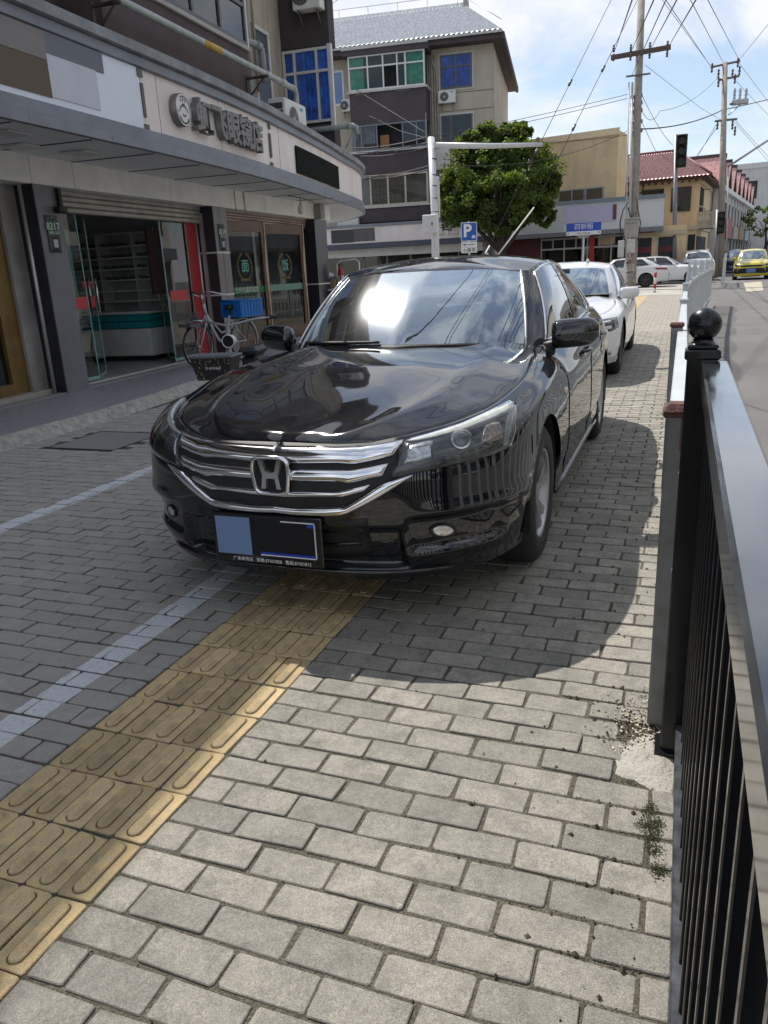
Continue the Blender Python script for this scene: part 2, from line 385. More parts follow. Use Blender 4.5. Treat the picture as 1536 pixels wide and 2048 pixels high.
def shape(l):
    k = round(l, 2)
    if k not in shapes:
        shapes[k] = []
        for q in range(14 if k == .2 else 5):
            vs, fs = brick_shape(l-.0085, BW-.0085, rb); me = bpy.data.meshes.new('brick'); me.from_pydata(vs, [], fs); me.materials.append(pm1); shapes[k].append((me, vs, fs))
    return rb.choice(shapes[k])
jb = MB(); jr = []
for i, (a, c) in enumerate(sizes):
    me, vs, fs = shape(c[2]); near = proj((c[0], c[1], 0))[2] < 7
    z = rb.uniform(-.0030, .0018)-(.0012 if rb.random() < .06 else 0); rz = rb.gauss(0, .012); tx, ty = rb.gauss(0, .006), rb.gauss(0, .009)
    x, y = c[0]+rb.gauss(0, .0011), c[1]+rb.gauss(0, .0011)
    if i < 300 and a > 0:
        o = bpy.data.objects.new('brick', me); COL.objects.link(o); o.location = (x, y, z); o.rotation_euler = (tx, ty, rz); o.parent = pave
    else:
        R = Euler((tx, ty, rz)).to_matrix(); q = Vector((x, y, z)); jb.add([q + R @ Vector(v) for v in vs], fs); jr += [rb.random()]*len(fs)
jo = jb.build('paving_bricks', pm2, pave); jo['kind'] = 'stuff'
at = jo.data.attributes.new('rnd', 'FLOAT', 'FACE'); at.data.foreach_set('value', jr)
# far paving: brick pattern in the material only, beyond where single blocks can be told apart
fm = bpy.data.materials.new('far_paving'); fm.use_nodes = True; t = fm.node_tree; bs_ = t.nodes['Principled BSDF']; bs_.inputs['Roughness'].default_value = .85
gp_ = N(t, 'ShaderNodeNewGeometry'); br = N(t, 'ShaderNodeTexBrick', offset=.5, ins={1: (.36,.32,.262,1), 2: (.25,.24,.212,1), 3: (.11,.10,.08,1), 4: 1.0, 5: .006, 6: .1, 7: .0, 8: .2, 9: .1})
t.links.new(gp_.outputs['Position'], br.inputs[0]); t.links.new(br.outputs[0], bs_.inputs['Base Color'])
fp = MB(); fp.quad((-5.2, Y1, -.004), (1.22, Y1, -.004), (1.22, 31, -.004), (-5.2, 31, -.004)); fp.build('far_paving', fm, pave)
cc = MB(); cc.quad((-5.2, 31, -.003), (1.3, 31, -.003), (1.3, 38.2, -.003), (-5.2, 38.2, -.003)); cc.build('corner_concrete', M('corner_conc', (.40,.375,.335), .85, var=.2, scale=1.3, bump=.3, bscale=120, dirt=.25), pave)
# tactile strip
tm = M('tactile_yellow', (.66,.485,.235), .8, var=.3, scale=26, bump=.5, bscale=330, rnd=.30, col2=(.50,.40,.25), dirt=.42, detail=9); speckle(tm, .28, 420)
tgroove = M('groove_ring', (.12,.095,.055), .95, var=.5, scale=40)  # flat dark brown ring around each bar, drawn in place of a recessed groove
def tactile_mesh():
    r0 = random.Random(5); out_ = []
    for q in range(4):
        b = MB(); vs, fs = brick_shape(BW-.006, BL-.006, r0); b.add(vs, fs)
        hw, hl = .0185, .066; rim = []
        for j in range(8): t_ = pi*j/7; rim.append((hw*cos(t_), hl+hw*sin(t_)))
        for j in range(8): t_ = pi+pi*j/7; rim.append((hw*cos(t_), -hl+hw*sin(t_)))
        n = 16; hz = .0065
        b.add([(x, y, -.001) for x, y in rim]+[(x*.97, y*.99, hz*.6) for x, y in rim]+[(x*.80, y*.95, hz) for x, y in rim],
              [(i, (i+1) % n, n+(i+1) % n, n+i) for i in range(n)]+[(n+i, n+(i+1) % n, 2*n+(i+1) % n, 2*n+i) for i in range(n)]+[[2*n+i for i in range(n)]])
        nf = len(b.f); g0_ = [(x*1.01, y*1.004, .0009) for x, y in rim]; g1_ = [(x*r0.uniform(1.08,1.24), y*r0.uniform(1.012,1.045), .0009) for x, y in rim]
        b.add(g0_+g1_, [(i, n+i, n+(i+1) % n, (i+1) % n)[::-1] for i in range(n)])
        me = bpy.data.meshes.new('tactile_tile'); me.from_pydata([tuple(v) for v in b.v], [], b.f); me.materials.append(tm); me.materials.append(tgroove); me.polygons.foreach_set('material_index', [0]*nf+[1]*n); out_.append((me, b.v, b.f))
    return out_
tms = tactile_mesh(); tj = MB(); tr_ = []
for j in range(-3, 76):
    for i in range(5):
        x, y = -.45+.1*i, .2*j+.1; z = rb.uniform(-.001, .002)
        if vis(x, y) and j < 13:
            o = bpy.data.objects.new('tactile_tile', rb.choice(tms)[0]); COL.objects.link(o); o.location = (x+rb.gauss(0,.001), y+rb.gauss(0,.001), z); o.rotation_euler = (rb.gauss(0,.004), rb.gauss(0,.004), rb.gauss(0,.008)); o.parent = pave
        else:
            me, vs, fs = tms[0]; tj.add([Vector(v)+Vector((x, y, z)) for v in vs], fs)
t_o = tj.build('tactile_tiles', tm, pave); t_o['kind'] = 'stuff'
ft = MB(); ft.b2((-.5, 15.2, -.003), (0, 30, .002)); 
for i in range(5): ft.b2((-.47+.1*i, 15.2, .002), (-.43+.1*i, 30, .006))
ft.build('far_tactile_strip', tm, pave)
# stone cover, concrete patch, dirt
dr = MB(); dr.b2((DRAIN[0]+.01, DRAIN[2]+.01, -.05), (DRAIN[1]-.01, DRAIN[3]-.01, .002), bev=.004)
dr.build('drain_cover', M('granite', (.24,.235,.23), .8, var=.2, scale=30, bump=.3, bscale=300), pave)
fr_ = MB()
for a_, b_ in (((DRAIN[0]-.012, DRAIN[2]-.012), (DRAIN[1]+.012, DRAIN[2]+.006)), ((DRAIN[0]-.012, DRAIN[3]-.006), (DRAIN[1]+.012, DRAIN[3]+.012))): fr_.b2((a_[0], a_[1], -.03), (b_[0], b_[1], .003))
for a_, b_ in (((DRAIN[0]-.012, DRAIN[2]), (DRAIN[0]+.006, DRAIN[3])), ((DRAIN[1]-.006, DRAIN[2]), (DRAIN[1]+.012, DRAIN[3]))): fr_.b2((a_[0], a_[1], -.03), (b_[0], b_[1], .0025))
fr_.build('cover_frame', M('dark_iron', (.05,.05,.05), .7, metal=.3), pave)
cp = MB(); rim = CPATCH; cx = sum((Vector((p.x, p.y, 0)) for p in rim), Vector())/len(rim); dense = catmull([Vector((p.x, p.y, 0)) for p in rim]+[Vector((rim[0].x, rim[0].y, 0))], 6)[:-1]
rows = []
for k in range(6):
    q = 1-k/5; rows.append([cx+(p-cx)*(q*(1+.05*rb.uniform(-1,1)*(k < 2)))+Vector((0,0,-.006+.011*(1-q**3)+rb.uniform(-.0015,.0015))) for p in dense+[dense[0]]])
for r in rows: r[-1] = r[0]
cp.grid(rows, flip=False); cpo = cp.build('concrete_patch', M('patch_conc', (.37,.35,.31), .9, var=.12, scale=16, bump=.8, bscale=90, dirt=.35), pave); weld(cpo)
kb = MB()
for i in range(40): kb.b2((1.305, -8+i*1.0+.004, -.16), (1.42, -8+(i+1)*1.0-.004, -.010), bev=.012)
kb.build('kerb', M('kerb_stone', (.16,.155,.145), .85, var=.2, scale=8, bump=.5, bscale=120, dirt=.3), pave)
# crumbs, clods and grit lying in the joints near the railings
gm = M('soil_clod', (.085,.065,.045), .95, var=.5, scale=40); gr = MB(); rg = random.Random(11)
def crumb(b, p, r):
    vs = [];
    for d in ((1,0,0),(-1,0,0),(0,1,0),(0,-1,0),(0,0,1),(0,0,-.6)): vs.append(p+Vector(d)*r*rg.uniform(.6,1.3))
    b.add(vs, [(0,2,4),(2,1,4),(1,3,4),(3,0,4),(2,0,5),(1,2,5),(3,1,5),(0,3,5)])
for i in range(380):
    y = rg.uniform(.2, 7); x = 1.19-abs(rg.gauss(0, .22)) if rg.random() < .75 else rg.uniform(.1, 1.19)
    if rg.random() < .7: y = round(y/BW)*BW+rg.gauss(0, .006)
    crumb(gr, Vector((x, y, .001)), rg.choice((.0022,.003,.004,.0055,.008)))
for i in range(420):
    c = PZ(1290+rg.gauss(0, 40), 1450+rg.gauss(0, 28)); crumb(gr, Vector((min(c.x, 1.2), c.y, .002)), rg.uniform(.0015,.005))
for i in range(150):
    y = round(rg.uniform(-.2, 2.4)/BW)*BW+rg.gauss(0,.004); crumb(gr, Vector((rg.uniform(.0, 1.2), y, -.003)), rg.uniform(.002,.0042))
tag(gr.build('soil_crumbs', gm), 'dark soil crumbs and grit scattered over the paving by the railings', kind='stuff')
gl = MB()
for i in range(200):
    c = PZ(1285+rg.gauss(0, 38), 1455+rg.gauss(0, 30)); c.z = .004; d = Vector((rg.uniform(-1,1), rg.uniform(-1,1), 0)).normalized()*rg.uniform(.002,.0055); s_ = Vector((-d.y, d.x, rg.uniform(-.002,.002)))*.35
    if c.x < 1.25: gl.quad(c-d-s_, c+d-s_, c+d+s_, c-d+s_)
tag(gl.build('dry_husks', M('husk', (.52,.46,.34), .9, var=.3, scale=60)), 'pale dry husks and chaff swept against the grey post', kind='stuff')
mo = MB()
for i in range(2400):
    k = rg.random()
    if k < .75:
        u, v_ = rg.choice(((1312,1650),(1305,1672),(1318,1740),(1290,1648),(1300,1622),(1310,1700))); c = PZ(u+rg.gauss(0,9), v_+rg.gauss(0,8))
    else: c = Vector((1.19-abs(rg.gauss(0,.1)), round(rg.uniform(.3,1.6)/BW)*BW+rg.gauss(0,.004), 0))
    if c.x > 1.26: continue
    c.z = rg.uniform(-.002,.0025); d = Vector((rg.uniform(-1,1), rg.uniform(-1,1), rg.uniform(-.3,.5))).normalized()*rg.uniform(.001,.0024); s_ = d.orthogonal().normalized()*d.length*.6
    mo.quad(c-d-s_, c+d-s_, c+d+s_, c-d+s_)
tag(mo.build('moss', M('moss', (.04,.045,.016), .95, var=.5, scale=70)), 'dark green moss growing in the joints beside the railings', kind='stuff')
# ================================================================== RAILINGS
blk = M('black_enamel', (.005,.006,.008), .3, spec=.25, var=.25, scale=20, coat=.45, crough=.10, bump=.03, bscale=30)
rail_m = M('dusty_black_rail', (.022,.025,.030), .2, var=.5, scale=14, coat=.95, crough=.09, rvar=.08, dirt=.2)
galv = M('galvanised', (.24,.25,.25), .5, metal=.55, var=.18, scale=11, dirt=.25, rvar=.1)
rust = M('rust_cap', (.10,.045,.035), .85, var=.5, scale=30, bump=.5, bscale=120)
wht = M('white_steel', (.52,.56,.58), .35, var=.08, scale=5, dirt=.12)
FX = 1.252
fp_ = thing('black_railing', 'glossy black steel railing with ball finial post and close vertical bars', 'railing', (FX, 1.2, 0))
def wl(v): return Vector(v)
b = MB(); b.b2((-.035,-.035,0),(.035,.035,1.125), bev=.004); b.build('post', blk, fp_)
b = MB(); b.b2((-.041,-.041,1.118),(.041,.041,1.142), bev=.004); b.b2((-.035,-.035,1.142),(.035,.035,1.154), bev=.004); b.lathe([(.032,1.154),(.024,1.160),(.024,1.164)], 24)
b.lathe([(.040*sin(pi*k/16), 1.200-.040*cos(pi*k/16)) for k in range(1, 17)], 28); b.build('ball_finial', blk, fp_)
YE = -3.0
b = MB(); b.b2((-.001, YE-1.2, 1.055),(.059, -.030, 1.115), bev=.005); b.build('top_rail', rail_m, fp_)
b = MB(); b.b2((.002, YE-1.2, .075),(.054, -.036, .105), bev=.003); b.build('bottom_rail', M('worn_black', (.05,.055,.065), .45, var=.6, scale=22, metal=.3), fp_)
bar_me = MB().b2((.016,-.008,.10),(.044,.008,1.06), bev=.002)
o = None; y = -.115
while y > YE-1.1:
    if o is None: o = bar_me.build('bar', blk, fp_)
    else:
        c = o.copy(); COL.objects.link(c); c.parent = fp_; o = c
    o.location = (0, y, 0); y -= .105
b = MB(); b.b2((-.05,-.05,0),(.05,.05,.012)); b.build('base_bracket', blk, fp_)
for zz in (.55, .82):
    b = MB(); b.lathe([(0,.0375),(.006,.0375),(.008,.0355)], 10, ax='x', c=(0,0,zz)); b.xf(Matrix.Rotation(pi,4,'Z')); b.build('bolt', galv, fp_)
# grey steel end post
gp0 = thing('grey_steel_post', 'galvanised square steel post with rusty brown cap beside the ball post', 'post', (1.210, 1.335, 0))
b = MB(); b.b2((-.034,-.034,0),(.034,.034,.955), bev=.006); b.build('shaft', galv, gp0)
b = MB(); b.b2((-.042,-.042,.950),(.042,.042,.966), bev=.004); b.add([(-.044,-.044,.966),(.044,-.044,.966),(.044,.044,.966),(-.044,.044,.966),(-.026,-.026,.985),(.026,-.026,.985),(.026,.026,.985),(-.026,.026,.985)], [(4,5,6,7),(0,1,5,4),(1,2,6,5),(2,3,7,6),(3,0,4,7)]); b.build('cap', rust, gp0)
b = MB(); b.b2((.004,-.0352,.86),(.018,-.034,.952)); b.b2((.016,-.0352,.905),(.026,-.034,.952)); b.build('rust_streak', M('rust_stain', (.17,.075,.045), .9, var=.5, scale=60), gp0)
for zz in (.64, .30): 
    b = MB(); b.lathe([(0,-.0355),(.012,-.0355),(.012,-.032)], 14, ax='y', c=(.022,0,zz)); b.build('bolt_hole', M('hole', (.01,.01,.01), .9), gp0)
# white pedestrian fence: run of panels along the kerb
def white_panel(p0, p1, label, nopost=False, arch=True, first=False, h=.92, nb=16, dip=False):
    p0, p1 = Vector(p0), Vector(p1); d = p1-p0; Ln = d.length; t_ = thing('white_fence_panel', label, 'fence', p0, atan2(-d.x, d.y), 'white fence panels along the kerb')
    pm_ = galv if first else wht
    ox = -.03 if first else 0
    if not nopost:
      b = MB(); b.b2((-.032+ox,-.035,0),(.032+ox,.035,h+.02), bev=.004); b.build('post', pm_, t_); b = MB(); b.b2((-.040+ox,-.042,h+.02),(.040+ox,.042,h+.045), bev=.008); b.build('post_cap', rust if first else wht, t_)
    b = MB(); b.b2((-.026,.05,h-.06),(.026,Ln-.05,h), bev=.004); b.build('top_rail', wht, t_)
    b = MB(); b.b2((-.018,.05,.16),(.018,Ln-.05,.20), bev=.003); b.build('bottom_rail', wht, t_)
    for k in range(nb):
        y_ = .12+(Ln-.24)*k/(nb-1); top = h+(.05+.20*sin(pi*k/(nb-1)) if arch else -.03)
        b = MB(); b.b2((-.011,y_-.022,.10),(.011,y_+.022,top-.02)); b.add([(-.011,y_-.022,top-.02),(.011,y_-.022,top-.02),(.011,y_+.022,top-.02),(-.011,y_+.022,top-.02),(-.011,y_,top+.02),(.011,y_,top+.02)], [(0,1,5,4),(2,3,4,5),(1,2,5),(3,0,4)]); b.build('picket', wht, t_)
    return t_
fpts = [(1.208,1.40,0),(1.208,4.0,0),(1.212,6.8,0),(1.225,9.6,0),(1.29,12.4,0),(1.43,15.4,0),(1.60,18.4,0),(1.78,21.4,0),(1.96,24.4,0)]
whichp = ['beside the black sedan bonnet','beside the black sedan doors','between the black sedan and the white car','beside the white parked car bonnet','beside the white parked car doors','beyond the white parked car','before the gap','at the corner end']
for k in range(8):
    white_panel(fpts[k], fpts[k+1], 'white steel fence panel '+whichp[k], nopost=k == 0, arch=k >= 3, first=k < 2, h=.95 if k < 3 else 1.0)
for k, (a_, c_) in enumerate((((2.75, 36.5, -.024), (2.95, 39.5, -.024)), ((2.95, 39.6, -.024), (3.1, 42.6, -.024)))):
    white_panel(a_, c_, ('white picket fence panel beyond the crossing, nearest the yellow car','white picket fence panel beyond the crossing, by the transformer pole')[k], arch=True, h=1.15, nb=14)
# ================================================================== CARS
def interp(pts, u):
    """catmull through list of Vectors at float parameter u"""
    n = len(pts); i = max(0, min(n-2, int(math.floor(u)))); t = u-i
    p1, p2 = pts[i], pts[i+1]; p0 = pts[i-1] if i > 0 else p1*2-p2; p3 = pts[i+2] if i+2 < n else p2*2-p1
    return .5*((2*p1)+(p2-p0)*t+(2*p0-5*p1+4*p2-p3)*t*t+(3*p1-p0-3*p2+p3)*t**3)
#            plan at the widest level          shoulder (window base / hood edge)
STN = [((0,-.955),(0,-.88,.722)), ((.28,-.942),(.27,-.868,.728)), ((.50,-.888),(.48,-.80,.743)), ((.70,-.765),(.65,-.655,.765)), ((.83,-.60),(.765,-.47,.79)),
       ((.895,-.36),(.82,-.25,.818)), ((.915,0),(.85,0,.858)), ((.9225,.42),(.825,.42,.903)), ((.9225,.74),(.775,.74,.922)), ((.9225,1.05),(.795,1.05,.938)), ((.9225,1.70),(.815,1.70,.962)),
       ((.92,2.35),(.815,2.35,.982)), ((.915,2.775),(.80,2.775,.992)), ((.895,3.2),(.765,3.2,.995)), ((.84,3.60),(.70,3.52,.985)), ((.70,3.84),(.57,3.72,.978)), ((.40,3.93),(.32,3.82,.976)), ((0,3.955),(0,3.85,.976))]
NS = len(STN)
def side_levels(stn):
    """7 level curves from sill to shoulder"""
    lv = [[] for _ in range(7)]
    for i, (p, s) in enumerate(stn):
        a = Vector((*stn[max(i-1,0)][0], 0)); b = Vector((*stn[min(i+1,NS-1)][0], 0)); tg = (b-a).normalized()
        if i == 0 or i == NS-1: tg = Vector((1,0,0)) if i == 0 else Vector((-1,0,0))
        nr = Vector((tg.y, -tg.x, 0)); P = Vector((p[0], p[1], 0)); S = Vector(s)
        fr = 1 if i <= 4 else 0; re = 1 if i >= 14 else 0; sd = 1-fr-re
        ins = [.075*fr+.05*sd+.10*re, .022*fr+.018*sd+.03*re, .0, .0+.004*fr, .028*fr+.008*sd+.02*re]
        zz = [.195*fr+.20*sd+.25*re, .29, .44, .60, (.655+.012*i)*fr+.755*sd+.82*re]
        if 5 <= i <= 6: zz[4] = .725+.015*(i-5)
        for k in range(5): q = P-nr*ins[k]; lv[k].append(Vector((max(q.x,0) if 0 < i < NS-1 else 0, q.y, zz[k])))
        mid = lv[4][-1].lerp(S, .62); out_n = nr*(.028*sd+.012*fr+.012*re); q = mid+out_n
        if i in (0, NS-1): q.x = 0
        lv[5].append(q); lv[6].append(S)
    return lv
G0 = [(0,.475,.962),(.42,.555,.958),(.715,.76,.935),(.785,1.06,.945),(.805,1.70,.968),(.80,2.35,.988),(.775,2.80,1.0),(.715,3.16,1.005),(.53,3.40,1.0),(0,3.50,1.0)]
G1 = [(0,1.11,1.352),(.38,1.15,1.345),(.575,1.235,1.322),(.615,1.45,1.365),(.615,1.80,1.378),(.60,2.20,1.362),(.575,2.50,1.325),(.545,2.66,1.298),(.46,2.76,1.295),(0,2.83,1.335)]
RC = [(0,1.11,1.352),(0,1.42,1.410),(0,1.80,1.434),(0,2.20,1.425),(0,2.55,1.385),(0,2.83,1.335)]
HOODC = [(-.88,.722),(-.862,.748),(-.81,.775),(-.68,.812),(-.49,.85),(-.26,.888),(0,.922),(.27,.947),(.455,.958)]
class CarShape:
    def __init__(s, sx=1., ly=None, lz=None, hood=None, wheels=(0, 2.775), R=.365, wz=.335):
        s.fx = lambda v: Vector((v.x*sx, ly(v.y, v.z) if ly else v.y, lz(v.y, v.z) if lz else v.z))
        s.wheels = wheels; s.R = R; s.wz = wz
    def side_grid(s, us, nv=4):
        lv = side_levels(STN); vs = [k/nv for k in range(6*nv+1)]
        return [[interp([interp(l, u) for l in lv], v) for u in us] for v in vs]
def mirror_add(b, rows, **k):
    b.grid(rows, **k); b.grid([[Vector((-p.x, p.y, p.z)) for p in r] for r in rows], flip=not k.get('flip', False), **{a: c for a, c in k.items() if a != 'flip'})
def frange(a, b, n): return [a+(b-a)*i/n for i in range(n+1)]
def cut_arch(rows, centers, R, wz):
    """remove the wheel openings from a side grid; returns faces list and moved verts"""
    nr, nc = len(rows), len(rows[0]); ins = [[None]*nc for _ in range(nr)]
    for i in range(nr):
        for j in range(nc):
            p = rows[i][j]
            for c in centers:
                if p.x > .45 and sqrt((p.y-c)**2+(p.z-wz)**2) < R: ins[i][j] = c
    new = [r[:] for r in rows]; fs = []
    for i in range(nr-1):
        for j in range(nc-1):
            q = [(i,j),(i,j+1),(i+1,j+1),(i+1,j)]; k = [ins[a][b] for a, b in q]
            if all(x is not None for x in k): continue
            for (a, b), x in zip(q, k):
                if x is not None:
                    p = rows[a][b]; d = Vector((0, p.y-x, p.z-wz)); d = d.normalized()*R if d.length > 1e-4 else Vector((0,0,R)); new[a][b] = Vector((p.x, x+d.y, wz+d.z))
            fs.append(tuple(a*nc+b for a, b in q))
    return [p for r in new for p in r], fs
def build_wheel(parent, c, sgn, mats, R=.328, rimR=.215, spokes=10):
    tyre_m, rim_m, dark_m = mats
    wl = bpy.data.objects.new('wheel', None); COL.objects.link(wl); wl.parent = parent; wl.matrix_basis = Matrix.Translation(c) @ (Matrix.Rotation(pi, 4, 'Z') if sgn < 0 else Matrix.Identity(4))
    b = MB(); W = .105
    b.lathe([(rimR-.01,-W*.9),(rimR+.015,-W),(R-.045,-W*1.02),(R-.012,-W*.82),(R,-W*.55),(R,W*.55),(R-.012,W*.82),(R-.045,W*1.02),(rimR+.015,W),(rimR-.004,W*.92),(rimR-.01,W*.6)], 40, ax='x')
    for k in range(3): b.lathe([(R+.0006,-.05+.05*k-.004),(R-.006,-.05+.05*k),(R+.0006,-.05+.05*k+.004)], 40, ax='x')
    b.build('tyre', tyre_m, wl)
    b = MB(); b.lathe([(rimR,W*.86),(rimR-.006,W*.93),(rimR-.018,W*.86),(rimR-.022,W*.2),(rimR-.022,-W*.8)], 40, ax='x')
    ns = spokes//2
    for k in range(ns):
        for dl in (-.17, .17):
            a = 2*pi*k/ns+dl*.35; a2 = 2*pi*k/ns+dl*1.3; dr = lambda t, r, x: Vector((x, r*sin(t), r*cos(t)))
            hw = .014; p0, p1 = dr(a, .045, W*.62), dr(a2, rimR-.012, W*.80); tn = (p1-p0).normalized(); sd = Vector((1,0,0)).cross(tn).normalized()*hw; dp = Vector((-.03,0,0))
            q = [p0-sd*.8, p0+sd*.8, p1+sd*1.25, p1-sd*1.25]; b.add(q+[v+dp for v in q], [(0,1,2,3),(7,6,5,4),(0,4,5,1),(1,5,6,2),(2,6,7,3),(3,7,4,0)])
    b.lathe([(.0,W*.70),(.03,W*.70),(.055,W*.62),(.06,W*.3)], 24, ax='x'); b.build('rim', rim_m, wl)
    b = MB(); b.lathe([(.0,W*.05),(rimR-.03,W*.05)], 24, ax='x'); b.lathe([(.0,W*.25),(.14,W*.25),(.14,W*.1)], 24, ax='x', smooth=False); b.build('brake_disc', dark_m, wl)
    return wl
class Car:
    def __init__(s, name, label, x, y, rz, paint, shp=None, z=0., group=None, glass=None, arch=.365, wz=.335, tyre=.328, wheels=(0,2.775), rimmat=None, detail=1, trim=None, cat='car', cpil=True, spokes=10, press=None):
        s.t = thing(name, label, cat, (x, y, z), rz, group); s.shp = shp or (lambda v: v); s.paint = paint
        S = s.shp; s.mat = s.t.matrix_basis.copy(); s.inv = s.mat.inverted()
        # --- lower body
        nd = {0: 4, 1: 6, 2: 11}[detail]
        us = frange(0, NS-1, (NS-1)*nd); lv = side_levels(STN)
        vs = frange(0, 6, 6*nd)
        rows = [[interp([interp(l, u) for l in lv], v) for u in us] for v in vs]
        rows = [[S(p) for p in r] for r in rows]
        if press: rows = [[press(p) for p in r] for r in rows]
        for r in rows: r[0].x = 0; r[-1].x = 0
        P, fs = cut_arch(rows, wheels, arch, wz); nc = len(us)
        # doors are parts of their own: split columns
        udoor = [(8.05, 10.0), (10.0, 11.75)] if detail else []
        cols = lambda f: min(v % nc for v in f)
        body = MB(); bodyf = []; doors = [[] for _ in udoor]
        for f in fs:
            j = cols(f); u = us[j]; i = min(v//nc for v in f); hit = None
            for k, (a, c) in enumerate(udoor):
                if a-1e-6 <= u < c-1e-6 and i >= nd*.9: hit = k
            (doors[hit] if hit is not None else bodyf).append(f)
        def addm(b, ff):
            b.add(P, ff, 0, True); b.add([Vector((-p.x, p.y, p.z)) for p in P], [f[::-1] for f in ff], 0, True)
        addm(body, bodyf)
        # --- greenhouse pillars + roof + rear deck
        g0 = [S(Vector(p)) for p in G0]; g1 = [S(Vector(p)) for p in G1]
        def gp(u, v):
            a, b_ = interp(g0, u), interp(g1, u); q = a.lerp(b_, v); n = Vector((min(1,(u/2.2)**2) if u < 3 else (1 if u < 7 else max(0,(9-u)/2)), -1 if u < 2 else (1 if u > 7.5 else 0), .4)).normalized()
            return q + n*(.035*4*v*(1-v)*.7)
        s.gp = gp
        def patch(u0, u1, v0, v1, nu=8, nv=6): return [[gp(u, v) for u in frange(u0, u1, nu)] for v in frange(v0, v1, nv)]
        wsu, wsv = 1.80, (.03, .985)
        A = 2.30; B1, B2 = 4.02, 4.22; C1 = 6.45 if cpil else 6.9; RW = 7.75
        # pillars
        for (u0, u1, v0, v1) in ((wsu, A, -.02, 1), (B1, B2, .03, .95), (C1, RW, -.02, 1)): mirror_add(body, patch(u0, u1, v0, v1, 6, 8))
        mirror_add(body, patch(A, C1, .93, 1, 24, 2)); mirror_add(body, patch(RW, 9, .0, .05, 8, 1)); mirror_add(body, patch(RW, 9, .95, 1, 8, 1)); mirror_add(body, patch(0, wsu, wsv[1], 1, 10, 1))
        # belt moulding between shoulder and side glass
        rr = []
        for k in range(25):
            u = 2.3+(C1-2.3)*k/24; rr.append((gp(u, .0), gp(u, .05)))
        mirror_add(body, [[a for a, b_ in rr], [b_ for a, b_ in rr]])
        # shoulder to greenhouse base fill
        sh = []; un = frange(8.0, 14.3, 30)
        for k, u in enumerate(un): sh.append((S(interp(lv[6], u)), gp(2.05+(8.3-2.05)*k/30, 0)))
        mirror_add(body, [[a for a, b_ in sh], [b_ for a, b_ in sh]])
        # roof
        rc = [S(Vector(p)) for p in RC]; rows_r = []
        for k in range(31):
            e = interp(g1, 9*k/30); tt = k/30; c = interp(rc, 5*tt); row = []
            for j in range(9):
                a = j/8; q = c.lerp(e, a); q.z += .018*4*a*(1-a)*min(1, 4*tt*(1-tt)+.15); row.append(q)
            rows_r.append(row)
        mirror_add(body, rows_r)
        # trunk deck
        td = []
        for k in range(13):
            u = 14.3+(17-14.3)*k/12; e = S(interp(lv[6], u)); c = gp(8.3+(9-8.3)*k/12, 0); td.append([c.lerp(e, j/6)+Vector((0,0,.02*4*(j/6)*(1-j/6))) for j in range(7)])
        mirror_add(body, td)
        # hood and fender
        hc = [S(Vector((0, a, b_))) for a, b_ in HOODC]; hr = []
        for k in range(49):
            u = 8*k/48; e = S(interp(lv[6], u)); c = interp(hc, u); w = min(1, u/2.5); row = []
            def hp(a, c=c.copy(), e=e.copy(), w=w, u0=u):
                q = c.lerp(e, a); q.z += w*(.044*4*a*(1-a)*(.35+.65*a)+.010*math.exp(-((a-.66)/.085)**2)*min(1,max(0,(u0-1.0)/2))-.006*math.exp(-((a-.42)/.16)**2)); return q
            hr.append((hp, u))
        s.hr = hr
        ae = .93
        front = []; hoodrows = []; fend = []
        for hp, u in hr:
            hoodrows.append([hp(ae*j/30) for j in range(31)]+[hp(ae)+Vector((.002,0,-.02))])
            fend.append([hp(ae+.008)+Vector((0,0,-.02)), hp(ae+.008), hp(ae+.02), hp(ae+.045), hp(1)])
        mirror_add(body, fend, flip=True)
        s.body = body.build('body', paint, s.t); weld(s.body, 2e-4)
        hb = MB(); mirror_add(hb, hoodrows); s.hood = hb.build('hood', paint, s.t); weld(s.hood)
        for o in (s.body, s.hood):
            for p_ in o.data.polygons: p_.use_smooth = True
        s.doors = []
        for d in doors:
            for sg in (1, -1):
                b = MB(); b.add([Vector((sg*p.x, p.y, p.z)) for p in P], d if sg > 0 else [f[::-1] for f in d], 0, True); o = b.build('door', paint, s.t)
                bm = bmesh.new(); bm.from_mesh(o.data); bmesh.ops.delete(bm, geom=[v for v in bm.verts if not v.link_faces], context='VERTS'); bm.to_mesh(o.data); bm.free(); s.doors.append(o)
        # --- glass
        gl = glass
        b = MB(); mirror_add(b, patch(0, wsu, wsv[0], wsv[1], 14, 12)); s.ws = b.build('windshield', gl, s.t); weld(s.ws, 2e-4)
        for sg in (1, -1):
            for (u0, u1) in ((A, B1), (B2, C1)):
                pr = [[Vector((sg*p.x, p.y, p.z)) for p in r] for r in patch(u0, u1, .05, .93, 14, 6)]
                b = MB(); b.grid(pr, flip=sg < 0); o = b.build('side_window', gl if not trim else trim.get('side', gl), s.t)
        b = MB(); mirror_add(b, patch(RW, 9, .05, .95, 10, 6)); s.rw = b.build('rear_window', gl, s.t)
        # --- dark liner, underbody
        lin = MB(); dk = M('car_under', (.012,.012,.013), .8, var=.1)
        for c in wheels:
            for sg in (1,-1):
                pr = []
                for k in range(17):
                    a = -.25+ (pi+.5)*k/16; pr.append([Vector((sg*x_, c-arch*1.0*cos(a), wz+arch*1.0*sin(a))) for x_ in (.895, .55)])
                lin.grid(pr, flip=sg > 0)
                lin.add([Vector((sg*.56, c-arch*cos(-.25+(pi+.5)*k/16), wz+arch*sin(-.25+(pi+.5)*k/16))) for k in range(17)], [list(range(17))])
        yf, yr = S(Vector((0,-.8,.2))).y, S(Vector((0,3.8,.25))).y
